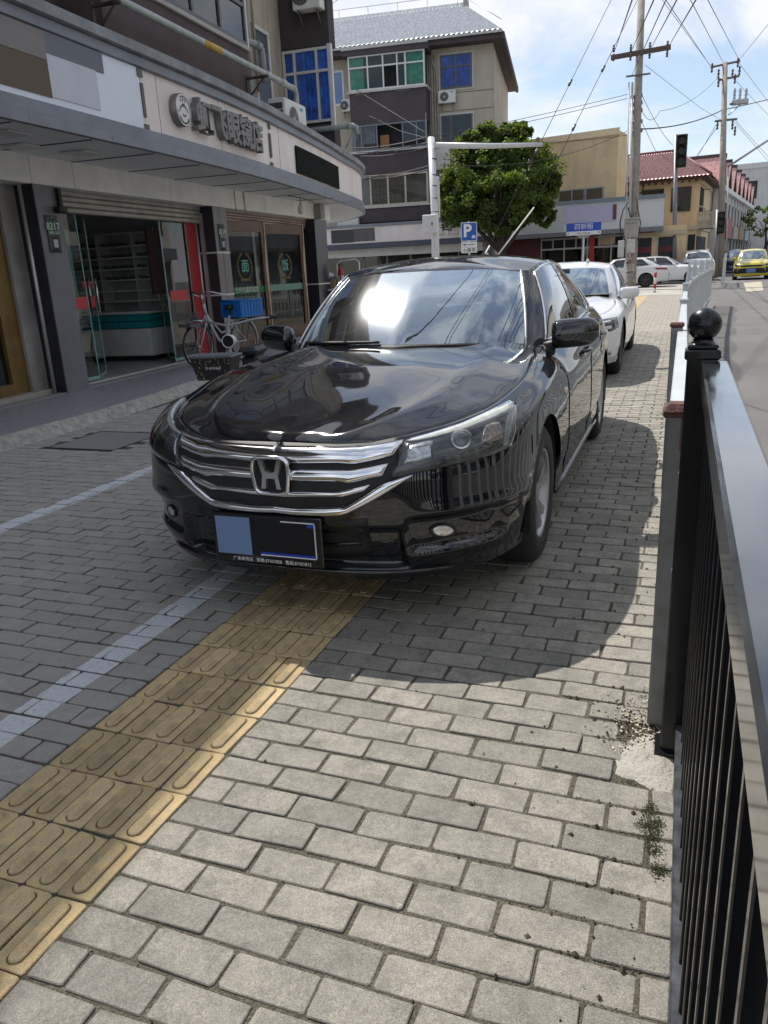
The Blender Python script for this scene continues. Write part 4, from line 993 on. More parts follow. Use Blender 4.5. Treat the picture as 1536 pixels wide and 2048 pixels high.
# balconies
def bay(s0, s1, n1, mat, floors, nm='balcony'):
    for (z0, z1) in floors: part(nm, mat, lambda b: b.b2((-1.0, s0, z0), (n1, s1, z1), bev=.01))
bay(1.97, 6.15, 0, brown, ((3.3, 5.12), (6.75, 8.1), (9.6, 10.4)))
part('balcony_sill', M('sill_stone', (.38,.38,.37), .7, var=.1, dirt=.2), lambda b: b.b2((-.98, 1.95, 5.12), (.05, 6.19, 5.19), bev=.01))
bay(10.0, 10.38, .14, brown_d, ((6.08, 8.2), (9.6, 10.4)), 'balcony_block'); bay(10.0, 10.38, .14, brown_d, ((3.3, 4.55),), 'balcony_block')
bay(-16, 1.2, -.15, brown_d, ((3.3, 5.3), (6.75, 8.1), (9.6, 10.4)), 'balcony_block')
part('recess_wall', brown_d, lambda b: b.b2((-1.0, 1.2, 3.3), (-.55, 1.97, 10.4)))
pane_b = GLASS('blue_pane', (.70,.80,.98), ior=1.5, refl=1.3); curt = M('blue_curtain', (.08,.30,.95), .7, var=.45, scale=4, detail=2); curt_d = M('navy_curtain', (.06,.12,.45), .7, var=.4, scale=3)
wframe = M('window_frame', (.60,.61,.60), .45, metal=.2, var=.06); dframe = M('dark_window_frame', (.10,.10,.10), .45, metal=.3)
def win(parent, org, ux, uz, w_, h, cols, rows_, fm, pm, backm=None, fw=.05, depth=.06, back=.12, curtains=None, open_=()):
    """framed window: org lower-left, ux across, uz up, both local vectors"""
    ux, uz = Vector(ux).normalized(), Vector(uz).normalized(); nn = ux.cross(uz); org = Vector(org); R = Matrix((ux, uz, nn)).transposed()
    T = lambda x, y, z: org+ux*x+uz*y+nn*z
    b = MB(); xs = cols; ys = rows_
    for x in xs: b.box(T(x, h/2, 0), (fw, h, depth), rot=R)
    for y in ys: b.box(T(w_/2, y, .004), (w_-fw*.9, fw, depth), rot=R)
    f = b.build('window', fm, parent)
    for i in range(len(xs)-1):
        for j in range(len(ys)-1):
            if (i, j) in open_: continue
            b = MB(); z_ = .004*((i+j) % 2); b.quad(T(xs[i], ys[j], z_), T(xs[i+1], ys[j], z_), T(xs[i+1], ys[j+1], z_), T(xs[i], ys[j+1], z_)); b.build('pane', pm, f)
    if backm is not None:
        b = MB(); b.quad(T(0,0,-back*4), T(w_,0,-back*4), T(w_,h,-back*4), T(0,h,-back*4)); b.quad(T(0,0,-back*4), T(0,0,0), T(w_,0,0), T(w_,0,-back*4)); b.build('room', backm, f)
    if curtains:
        for (c0, c1, cm) in curtains:
            b = MB(); n = max(6, int((c1-c0)/.035)); rws = [[T(c0+(c1-c0)*k/n, y, -back+.03*sin(k*1.9+.6*sin(k*.5))) for k in range(n+1)] for y in (0.02, h-.02)]; b.grid(rws, flip=False); b.build('curtain', cm, f)
    return f
room_d = M('dark_room', (.035,.04,.045), .9)
# balcony one: glazing along the front
win(shop, (0, 1.99, 5.19), (0,1,0), (0,0,1), 4.14, 1.52, [.03,1.2,2.3,3.2,4.11], [.03,.62,1.49], dframe, pane_b, room_d, fw=.06, curtains=[(.2,1.6,curt_d)])
part('window_jamb', M('white_jamb', (.6,.6,.58), .6), lambda b: b.b2((-.98, 6.13, 5.19), (.03, 6.18, 6.75)))
part('balcony_glazing_side', pane_b, lambda b: b.quad((-.05,6.16,5.2),(-.95,6.16,5.2),(-.95,6.16,6.7),(-.05,6.16,6.7)))
# balcony two: side window looking at the street
win(shop, (-.98, 10.0, 4.58), (1,0,0), (0,0,1), 1.12, 1.48, [.03,.28,.80,1.09], [.03,1.02,1.45], wframe, pane_b, room_d, fw=.055, curtains=[(.06,1.06,curt)], back=.04)
part('end_wall', brown_d, lambda b: b.b2((-1.0,10.06,4.55),(.07,10.38,6.08)))
part('corner_post', wframe, lambda b: b.b2((.08, 9.96, 4.45), (.18, 10.06, 6.1), bev=.01))
part('wall_window_trim', M('white_jamb2', (.62,.62,.60), .6), lambda b: (b.b2((-1.0, 8.5, 4.3), (-.95, 9.3, 4.37)), b.b2((-1.0, 8.5, 6.2), (-.95, 9.3, 6.27)), b.b2((-1.0,8.5,4.37),(-.95,8.57,6.2)), b.b2((-1.0,9.23,4.37),(-.95,9.3,6.2))))
part('wall_window', pane_b, lambda b: b.quad((-.97,8.57,4.37),(-.97,9.23,4.37),(-.97,9.23,6.2),(-.97,8.57,6.2)))
# pipes
pvc = M('pvc_grey', (.26,.28,.29), .5, var=.12, scale=5, dirt=.2); pvcw = M('pvc_beige', (.36,.33,.28), .55, var=.1, scale=5, dirt=.2); ypipe = M('gas_pipe', (.38,.41,.40), .5, var=.15, scale=6, dirt=.25)
part('gas_pipe', ypipe, lambda b: (b.tube([(.32,-5,4.74),(.32,1.5,4.74),(.32,6.6,4.74),(.32,7.4,4.73),(.28,7.55,4.70),(.27,7.58,4.55),(.27,7.6,3.9)], .052, 10), b.cyl((.32,6.1,4.74),(.32,6.25,4.74),.062), b.cyl((.32,6.75,4.74),(.32,6.95,4.74),.064), b.cyl((.32,7.3,4.735),(.32,7.36,4.735),.06)))
part('pipe_marking', M('pipe_yellow', (.52,.36,.08), .6, var=.25, scale=20), lambda b: b.cyl((.32,3.95,4.74),(.32,4.5,4.74),.0535,n=14))
for s_ in (1.75, 6.0): part('pipe_bracket', M('bracket_brown', (.06,.045,.04), .7), lambda b: (b.b2((0,s_-.03,4.25),(.02,s_+.03,4.72)), b.b2((0,s_-.025,4.655),(.42,s_+.025,4.69)), b.cyl((.01,s_,4.35),(.34,s_,4.66),.016,n=6)))
part('drain_pipe', pvc, lambda b: (b.tube([(-.2,6.05,5.33),(-.05,6.4,5.33),(0,6.62,5.33),(.02,6.70,5.27),(.02,6.72,5.15),(.02,6.72,4.75)], .06, 10), b.cyl((.0,6.55,5.33),(.02,6.66,5.30),.07), b.tube([(-.1,6.36,4.75),(-.1,6.36,4.3),(-.1,6.3,4.2),(-.1,6.1,4.2)], .055, 10)))
part('drain_pipe', pvcw, lambda b: (b.tube([(-.9,7.3,10.2),(-.9,7.3,3.5)], .075, 12), b.tube([(-.93,6.95,10.2),(-.93,6.95,5.6)], .035, 8), b.tube([(-.92,8.2,10.2),(-.92,8.2,3.5)], .06, 10), b.tube([(-.9,8.45,10.2),(-.9,8.45,5.0)], .03, 8)))
part('corner_pipe', M('pipe_grey_green', (.33,.37,.37), .5, var=.1), lambda b: (b.tube([(-.8,9.9,4.42),(.3,9.85,4.42),(.62,9.85,4.42),(.70,9.85,4.38),(.72,9.85,4.25)], .058, 10), b.cyl((.5,9.85,4.42),(.6,9.85,4.42),.068), b.cyl((.68,9.85,4.16),(.68,9.9,4.4),.02,n=6), b.cyl((.4,9.95,4.0),(.66,9.86,4.36),.018,n=6)))
# ---------------- canopy
CO = [(S0,1.23),(-6,1.23),(0,1.23),(2,1.21),(3.6,1.14),(5.2,1.0),(7.6,.74),(9.4,.50),(11,.28),(12.3,-.02),(13.4,-.48),(14.6,-1.25),(15.6,-2.3),(16.3,-3.6),(16.7,-5.2),(16.8,-8)]
cur = catmull([Vector((n, s_, 0)) for s_, n in CO], 6)
def off_curve(d):
    o_ = []
    for i, p in enumerate(cur):
        t_ = (cur[min(i+1,len(cur)-1)]-cur[max(i-1,0)]).normalized(); o_.append(p+Vector((t_.y, -t_.x, 0))*d)
    return o_
def ribbon(b, prof, smooth=False):   # profile (offset, z) swept along the canopy edge
    cs = {}
    rows = [[p+Vector((0,0,z)) for p in off_curve(d)] for d, z in prof]
    for r0, r1 in zip(rows, rows[1:]): b.grid([r0, r1], smooth=False, flip=False)
part('canopy_band', slate, lambda b: ribbon(b, [(-.04,2.80),(.03,2.80),(.03,2.905),(.012,2.915),(.012,3.02),(-.03,3.02)]))
part('canopy_sign_face', signw, lambda b: ribbon(b, [(-.03,3.02),(-.03,3.68)]))
part('canopy_moulding', slate, lambda b: ribbon(b, [(-.03,3.645),(.02,3.66),(.02,3.755),(-.02,3.77)]))
part('canopy_coping', coping, lambda b: ribbon(b, [(-.02,3.765),(.075,3.775),(.085,3.865),(.05,3.885),(-.20,3.89)]))
def deck(b, z, flip):
    o_ = off_curve(-.03); vs = [p+Vector((0,0,z)) for p in o_]; inn = [Vector((-1.6 if p.y < 9.6 else min(-1.6, p.x-.05), min(p.y, 9.6) if p.x > -1.6 else min(p.y, 9.6), z)) for p in o_]; b.grid([inn, vs], smooth=False, flip=flip)
part('canopy_roof', M('canopy_top', (.16,.16,.165), .9, var=.2, dirt=.3), lambda b: deck(b, 3.80, False))
part('canopy_soffit', soffit_m, lambda b: deck(b, 2.805, True))
for s_ in [-6+1.15*k for k in range(14)]: part('soffit_joint', M('joint_dark', (.06,.065,.065), .8), lambda b: b.b2((.01, s_-.008, 2.797), (1.16-.02*max(0,s_)**1.35, s_+.008, 2.803)))
for s_, n_ in ((-1.0,.75),(.35,.55),(-.35,.35)): part('soffit_light', M('soffit_lamp', (.55,.56,.56), .4), lambda b: (b.b2((n_-.16,s_-.16,2.782),(n_+.16,s_+.16,2.803), bev=.006)))
# panels of the fascia
def curve_at(s_): return min(range(len(cur)), key=lambda i: abs(cur[i].y-s_))
def face_pt(s_, z, d):
    i = curve_at(s_); o_ = None
    for k in range(len(cur)-1):
        if cur[k].y <= s_ <= cur[k+1].y+1e-9: i = k; break
    t_ = (cur[i+1]-cur[i]); f = (s_-cur[i].y)/max(1e-6, t_.y); p = cur[i]+t_*f; tn = t_.normalized(); return p+Vector((tn.y, -tn.x, 0))*d+Vector((0,0,z)), tn
def face_panel(nm, s0, s1, z0, z1, d, mat, n=8, th=.02, parent=shop):
    b = MB(); A_ = []; B_ = []; A2 = []; B2_ = []
    for k in range(n+1):
        s_ = s0+(s1-s0)*k/n; A_.append(face_pt(s_, z0, d)[0]); B_.append(face_pt(s_, z1, d)[0]); A2.append(face_pt(s_, z0, d-th)[0]); B2_.append(face_pt(s_, z1, d-th)[0])
    b.grid([A2, A_, B_, B2_], smooth=False); b.add([A2[0], A_[0], B_[0], B2_[0]], [(0,1,2,3)]); b.add([A2[-1], A_[-1], B_[-1], B2_[-1]], [(3,2,1,0)]); return b.build(nm, mat, parent)
face_panel('lightbox_sign', -9, .68, 3.025, 3.648, -.012, lightbox)
face_panel('sign_panel', -2.4, -.86, 3.08, 3.62, -.004, M('panel_brown', (.115,.083,.056), .6, var=.05)); face_panel('sign_panel', -2.6, -.86, 3.40, 3.64, .0, M('panel_taupe', (.22,.20,.195), .6, var=.04)); face_panel('sign_panel', -.86, .02, 3.46, 3.64, .0, M('panel_blue_grey', (.15,.165,.20), .6, var=.04)); face_panel('sign_panel', -.86, -.12, 3.09, 3.46, -.002, M('panel_white', (.56,.59,.66), .5, var=.04))
face_panel('dark_sign_panel', 5.75, 8.9, 3.06, 3.50, .004, M('panel_dark', (.010,.013,.012), .9, var=.05, spec=.1), n=16)
for s_ in (.70, 4.42):
    face_panel('divider', s_-.015, s_+.035, 3.15, 3.50, .0, dframe, n=1); face_panel('divider_tip', s_-.05 if s_ < 1 else s_, s_+.05, 3.56, 3.64, .0, dframe, n=1); face_panel('divider_tip', s_-.03, s_+.06, 3.02, 3.08, .0, dframe, n=1)
for s_ in (4.9, 1.05, 2.6): face_panel('sign_joint', s_, s_+.008, 3.02, 3.66, -.0275, M('joint_dark2', (.25,.23,.22), .8), n=1)
for s_ in [-5+.62*k*2 for k in range(14)]: face_panel('band_joint', s_, s_+.006, 2.81, 2.903, .0308, M('joint_dark3', (.12,.13,.15), .8), n=1, th=.002)
# raised letters and round eye emblem
def on_face(s_, z, d):
    p, tn = face_pt(s_, z, d); return frame_m(p, tn, (0,0,1))
letm = M('letter_grey', (.215,.205,.205), .55, metal=.1, var=.2, scale=8, dirt=.25)
for k, ch in enumerate('虹飞眼镜店'):
    text('sign_letter', ch, .43, letm, shop, on_face(1.99+k*.425, 3.31, .03), depth=.045, bold=.012)
# emblem: a stylised eye on a white disc
p_, tn_ = face_pt(1.47, 3.34, .0); EM = frame_m(p_, tn_, (0,0,1))
b = MB(); b.lathe([(.185,-.03),(.185,.06),(.176,.066)], 40); b.xf(EM); eo = b.build('eye_emblem', M('emblem_rim', (.22,.20,.19), .4, metal=.5), shop)
b = MB(); b.lathe([(0,.064),(.176,.064)], 40, smooth=False); b.xf(EM); b.build('emblem_disc', M('emblem_white', (.70,.70,.69), .5, var=.04), eo)
b = MB(); W3 = lambda x, y: Vector((x, y, .067))
def arc(cx, cy, r, a0, a1, w_, n=18):
    A_ = [W3(cx+r*cos(radians(a0+(a1-a0)*k/n)), cy+r*sin(radians(a0+(a1-a0)*k/n))) for k in range(n+1)]; r2 = r-w_; B_ = [W3(cx+r2*cos(radians(a0+(a1-a0)*k/n)), cy+r2*sin(radians(a0+(a1-a0)*k/n))) for k in range(n+1)]; b.grid([A_, B_], smooth=False, flip=True)
arc(0,0,.158,-175,120,.014); arc(0,-.06,.115,20,165,.018); arc(0,.02,.052,5,175,.018); arc(0,-.045,.11,200,340,.016); arc(.0,-.03,.05,200,340,.02)
for a_ in (62, 92, 122):
    d_ = Vector((cos(radians(a_)), sin(radians(a_)), 0)); n_ = Vector((-d_.y, d_.x, 0))*.009; c_ = W3(0,.02); b.add([c_+d_*.075-n_, c_+d_*.075+n_, c_+d_*.12+n_, c_+d_*.12-n_], [(0,1,2,3),(3,2,1,0)])
b.xf(EM); b.build('emblem_eye', M('emblem_ink', (.10,.085,.085), .6), eo)
# beam over the shopfronts
def beam_edge(s_): return 0 if s_ < 6.5 else -.035*(s_-6.5)**1.3
bj = [S0,-8,-5.5,-3,-.95,.14,.89,3.07,4.96,6.3,7.6,8.8,9.75]
for a, c in zip(bj, bj[1:]): part('beam_panel', tile_lt, lambda b: b.b2((-.35, a+.004, 2.50), (0, c-.004, 2.805), bev=.003))
part('beam_back', matte_black, lambda b: b.b2((-.4, S0, 2.52), (-.34, S1, 2.80)))
part('conduit', alu, lambda b: (b.tube([(.012,5.1,2.80),(.012,5.12,2.46)], .008, 6), b.tube([(.012,5.45,2.80),(.012,5.47,2.44)], .01, 6)))
# pillars (each clad pillar a part)
def pillar(s0, s1, n0, n1, front, side, bands=()):
    part('pillar', side, lambda b: b.b2((n0, s0, .0), (n1-.012, s1, 2.50)))
    part('pillar_facing', front, lambda b: b.b2((n1-.012, s0+.002, .0), (n1, s1, 2.50)))
    for z_ in bands: part('pillar_band', M('white_strip', (.62,.62,.6), .5), lambda b: (b.b2((n0, s0-.006, z_-.014), (n1+.006, s1+.004, z_+.014))))
pillar(.14, .56, -.45, 0, greym, navy); pillar(4.29, 4.74, -.55, 0, greyt, navy, (1.78, 1.10)); pillar(8.75, 9.45, -.5, 0, navy, navy, (1.15,)); pillar(-3.2, -2.8, -.45, 0, greym, navy); pillar(-8, -7.6, -.45, 0, greym, navy)
part('pillar_joint', M('joint_dark4', (.05,.045,.045), .8), lambda b: b.b2((-.001, 4.50, .1), (.0015, 4.508, 2.5)))
for s_, n_ in ((.06,-.12),(4.22,-.30)): part('downpipe', alu, lambda b: b.tube([(n_, s_, .1), (n_, s_, 2.52)], .022, 8))
# apron
apr = MB(); rows = []
E0 = [(-4.42,-8),(-4.42,2),(-4.42,4.3),(-4.42,5.5),(-4.52,6.6),(-4.66,7.6),(-4.85,9.5),(-5.05,12),(-5.4,16),(-6.3,19.0),(-8,20.6),(-12,21.0)]
ed = catmull([Vector((x, y, 0)) for x, y in E0], 6)
apm = M('apron_stone', (.34,.335,.37), .45, var=.45, scale=16, bump=.25, bscale=90, col2=(.22,.22,.26)); rr_ = random.Random(2)
apr.grid([[Vector((-12, p.y, .10)) for p in ed], [p+Vector((-.09,0,.10)) for p in ed]], smooth=False)
ap = apr.build('shop_apron', apm); tag(ap, 'raised bluish stone apron in front of the shops', kind='structure')
eb = MB(); eb.grid([[p+Vector((-.09,0,.101)) for p in ed], [p+Vector((-.02+rr_.uniform(-.012,.012),0,.085+rr_.uniform(-.006,.006))) for p in ed], [p+Vector((.035+rr_.uniform(-.02,.02),0,.03)) for p in ed], [p+Vector((.09+rr_.uniform(-.03,.03),0,-.006)) for p in ed]])
eb.build('apron_edge', M('rough_cement', (.36,.35,.31), .9, var=.3, scale=14, bump=.9, bscale=45), ap)
# ---------------- shop one: optician behind glass
part('shop_floor', M('shop_floor', (.24,.245,.25), .35, var=.1, scale=2), lambda b: b.b2((-4.2, S0, .02), (-.02, 9.0, .118)))
part('threshold', M('threshold', (.45,.44,.41), .6, dirt=.3), lambda b: (b.b2((-.24, .58, .10), (-.16, 4.28, .135), bev=.004)))
part('shop_ceiling', M('shop_ceiling', (.45,.46,.47), .9), lambda b: b.b2((-4.2, S0, 2.62), (-.4, 9.0, 2.68)))
part('partition', inner, lambda b: (b.b2((-4.2, .30, .1), (-.46, .42, 2.62)), b.b2((-4.2, 4.36, .1), (-.56, 4.46, 2.62)), b.b2((-4.2, 8.9, .1), (-.5, 9.0, 2.62)), b.b2((-4.25, S0, .1), (-4.15, 9.0, 2.62))))
shm = M('shutter_metal', (.36,.34,.31), .5, metal=.3, var=.15, scale=6, dirt=.4)
for k in range(4): part('shutter_slat', shm, lambda b: b.b2((-.30+.012*(k % 2), .56, 2.24+.066*k+.003), (-.22+.012*(k % 2), 4.28, 2.24+.066*(k+1)), bev=.012))
for s_ in (.565, 4.255): part('shutter_rail', alu, lambda b: b.b2((-.26, s_, .11), (-.20, s_+.034, 2.4)))
redm = M('red_paint', (.42,.025,.03), .5, var=.15, scale=6, dirt=.15)
part('red_trim', redm, lambda b: (b.b2((-.20, .60, .11), (-.185, .625, 2.22)),))
part('red_pilaster', redm, lambda b: b.b2((-.42, 3.86, .12), (-.30, 4.25, 2.26)))
part('poster_panel', M('dark_red_poster', (.055,.020,.022), .6, var=.1), lambda b: b.b2((-.50, 3.02, 1.18), (-.46, 3.84, 2.12)))
part('ochre_panel', M('ochre_panel', (.16,.115,.04), .6, var=.2), lambda b: b.b2((-.46, 3.55, .12), (-.43, 3.88, 1.18)))
def leaf(nm, a, c, z0=.14, z1=2.24, mat=dglass, handle=None):
    a, c = Vector(a), Vector(c); b = MB(); b.quad(a+Vector((0,0,z0)), c+Vector((0,0,z0)), c+Vector((0,0,z1)), a+Vector((0,0,z1))); o = b.build(nm, mat, shop)
    b = MB(); d = (c-a).normalized(); b.box((a+c)/2+Vector((0,0,z0+.02)), ((c-a).length, .012, .05), rot=Matrix((d, Vector((-d.y,d.x,0)), Vector((0,0,1)))).transposed()); 
    for e in (a, c): b.box(e+Vector((0,0,(z0+z1)/2)), (.012,.012,z1-z0), rot=Matrix((d, Vector((-d.y,d.x,0)), Vector((0,0,1)))).transposed())
    b.build('glass_edge', M('glass_edge', (.24,.42,.38), .15, var=.1, coat=.5), o)
    if handle:
        hq = Vector(handle); nn = Vector((d.y,-d.x,0)); nn = nn if nn.x > 0 else -nn; b = MB()
        for sd in (1,-1): q = hq+nn*(.045*sd); b.tube([q+Vector((0,0,.95)), q+Vector((0,0,1.45))], .012, 8); b.tube([q+Vector((0,0,1.0)), hq+Vector((0,0,1.0))], .008, 6); b.tube([q+Vector((0,0,1.4)), hq+Vector((0,0,1.4))], .008, 6)
        b.build('handle', M('steel_handle', (.75,.72,.66), .25, metal=.9), o)
    return o
g1_ = leaf('glass_door', (-.30,.66,0), (-.30,1.18,0)); g2_ = leaf('glass_door', (-.30,1.19,0), (-.62,1.78,0), handle=(-.59,1.72,0))
g3_ = leaf('glass_door', (-.80,3.72,0), (-.30,3.12,0), handle=(-.74,3.66,0)); g4_ = leaf('glass_door', (-.30,3.13,0), (-.30,3.86,0))
redband = M('red_film', (.55,.035,.045), .5, var=.1)
for a, c in (((-.294,.72),(-.294,1.16)), ((-.294,3.2),(-.294,3.72))): part('red_film_band', redband, lambda b: b.quad((a[0],a[1],1.07),(c[0],c[1],1.07),(c[0],c[1],1.22),(a[0],a[1],1.22)))
part('red_film_band', redband, lambda b: (b.quad((-.54,1.65,1.07),(-.38,1.352,1.07),(-.38,1.352,1.22),(-.54,1.65,1.22)),))
gpost = M('pale_green_poster', (.32,.44,.39), .6, var=.12, scale=2)
part('green_banner', gpost, lambda b: b.quad((-.33,.68,.95),(-.33,1.05,.95),(-.33,1.05,2.05),(-.33,.68,2.05)))
for k, ch in enumerate('配镜眼光'): text('banner_character', ch, .22, redband, shop, frame_m((-.318, .80, 1.88-k*.27), (0,1,0), (0,0,1)), depth=.001)
text('door_lettering', '推 拉', .10, redband, shop, frame_m((-.29, 1.22, 1.36), (0,1,0), (0,0,1)), depth=.001)
# interior furniture: things of their own
shw = M('shelf_white', (.72,.72,.70), .6, var=.06); teal = M('teal_laminate', (.02,.28,.34), .5, var=.08)
def wpt(n, s_, z): return SHM @ Vector((n, s_, z))
shelf = thing('display_shelf', 'tall grey display shelving with rows of eyewear inside the open glass shop', 'shelf', wpt(-2.05, 4.33, .118), BT-pi/2)
b = MB(); b.b2((-.02,-1.75,0),(.0,1.25,2.1)); b.build('back_panel', M('shelf_back', (.45,.46,.45), .7), shelf)
for z_ in (.95,1.12,1.30,1.48,1.66,1.84,2.05): b = MB(); b.b2((0,-1.75,z_-.012),(.30,1.25,z_+.012)); b.build('shelf', shw, shelf)
for y_ in (-1.75,-.9,-.1,.6,1.23): b = MB(); b.b2((0,y_,.0),(.30,y_+.02,2.06)); b.build('upright', shw, shelf)
rg2 = random.Random(4)
for z_ in (1.30,1.48,1.66,1.84):
    b = MB()
    for k in range(17):
        y_ = -1.65+k*.168
        if rg2.random() < .9:
            for d_ in (-.032,.032): b.tube([Vector((.25, y_+d_+.026*cos(2*pi*j/8), z_+.045+.020*sin(2*pi*j/8))) for j in range(8)], .006, 4, closed=True)
            b.b2((.15,y_-.065,z_+.04),(.25,y_-.060,z_+.05)); b.b2((.15,y_+.060,z_+.04),(.25,y_+.065,z_+.05)); b.b2((.12,y_-.05,z_+.013),(.2,y_+.05,z_+.03))
    o = tag(b.build('eyewear_row', M('eyewear_black', (.02,.02,.025), .3)), kind='stuff'); o.matrix_basis = shelf.matrix_basis.copy(); tag(o, 'dark spectacle frames lined up on the %s shelf of the eyewear display' % {1.30:'lowest',1.48:'second lowest',1.66:'second highest',1.84:'highest'}[z_])
ctr = thing('shop_counter', 'low white and teal drawer counter inside the open glass shop', 'counter', wpt(-1.95, 3.72, .118), BT-pi/2)
b = MB(); b.b2((-.25,-1.3,.08),(.22,1.0,.52)); b.build('body', shw, ctr); b = MB(); b.b2((-.27,-1.32,.76),(.26,1.02,.80)); b.build('top', shw, ctr); b = MB(); b.b2((-.2,-1.25,.0),(.16,.95,.08)); b.build('plinth', matte_black, ctr)
for k in range(4): b = MB(); b.b2((.222,-1.28+.57*k,.10),(.235,-1.28+.57*k+.555,.50), bev=.004); b.build('cupboard_door', shw, ctr)
for k in range(4):
    for j in range(2): b = MB(); b.b2((-.2,-1.28+.57*k,.53+.115*j),(.24,-1.28+.57*k+.555,.53+.115*j+.105), bev=.004); b.build('drawer', teal, ctr)
b = MB(); b.b2((.236,-.25,.14),(.239,.02,.46)); b.build('notice', M('notice_paper', (.5,.55,.56), .7, var=.3, scale=30), ctr)
lampo = thing('ceiling_globe_lamp', 'round white globe lamp hanging inside the open glass shop', 'lamp', wpt(-1.2, 2.3, 2.62), BT); b = MB(); b.lathe([(.08*sin(pi*k/10), -.14-.08*cos(pi*k/10)) for k in range(11)], 16); b.build('globe', M('globe_white', (.6,.6,.6), .4), lampo); b = MB(); b.cyl((0,0,-.06),(0,0,0),.02); b.build('stem', alu, lampo)
# ---------------- left window with plants
part('window_frame', gold, lambda b: (b.b2((-.40,-.40,.16),(-.30,-.14,2.45)), b.b2((-.40,-2.8,.16),(-.30,-2.6,2.45)), b.b2((-.41,-2.6,.16),(-.29,-.40,.30)), b.b2((-.41,-2.6,2.35),(-.29,-.40,2.45))))
part('window_stone', M('marble_grey', (.30,.29,.275), .35, var=.25, scale=2.4), lambda b: (b.b2((-.36,-.14,.10),(-.26,.13,2.5)),))
part('window_glass', dglass2, lambda b: b.quad((-.35,-2.6,.30),(-.35,-.40,.30),(-.35,-.40,2.35),(-.35,-2.6,2.35)))
part('window_plinth', M('plinth_stone', (.33,.31,.27), .7, dirt=.3), lambda b: b.b2((-.42,-2.8,.09),(-.16,.12,.17), bev=.01))
part('red_film_strip', redband, lambda b: b.quad((-.344,-2.6,1.05),(-.344,-.42,1.05),(-.344,-.42,1.22),(-.344,-2.6,1.22)))
part('dark_backing', room_d, lambda b: b.b2((-1.6,-2.8,.1),(-1.55,.3,2.5)))
def potted(loc, label, h, seed):
    r = random.Random(seed); t_ = thing('potted_plant', label, 'plant', loc, BT); b = MB(); b.lathe([(0,0),(.09,0),(.12,.22),(.13,.22),(.13,.25),(.11,.25),(.10,.2),(0,.2)], 20); b.build('pot', M('pot_white', (.62,.61,.58), .4, var=.1), t_)
    b = MB()
    for k in range(5): a_ = r.uniform(0,6.28); b.tube([(0,0,.2),(.06*cos(a_),.06*sin(a_),h*.6),(.12*cos(a_),.12*sin(a_),h)], .006, 5)
    b.build('stem', M('stem_green', (.06,.08,.03), .8), t_); b = MB()
    for k in range(170):
        a_ = r.uniform(0,6.28); z_ = .22+(h-.15)*r.random(); q = Vector((r.uniform(.02,.2)*cos(a_), r.uniform(.02,.2)*sin(a_), z_)); d = Vector((r.uniform(-1,1), r.uniform(-1,1), r.uniform(-.8,.5))).normalized()*r.uniform(.03,.055); s_ = d.orthogonal().normalized()*d.length*.4; b.add([q, q+d*.5+s_, q+d, q+d*.5-s_], [(0,1,2,3)])
    o = b.build('leaves', M('leaf_dark', (.035,.07,.025), .6, var=.4, scale=30), t_); o['kind'] = 'stuff'
potted(wpt(-.62,-.66,.30), 'leafy plant in a white pot behind the gold framed shop window', .95, 1); potted(wpt(-.70,-1.15,.30), 'shorter trailing plant in a white pot deeper behind the gold framed window', .6, 2)
b = MB(); b.b2((-1.5,-2.7,.1),(-.42,-.42,.30)); b.build('window_bench', M('bench_dark', (.10,.085,.07), .7), shop)
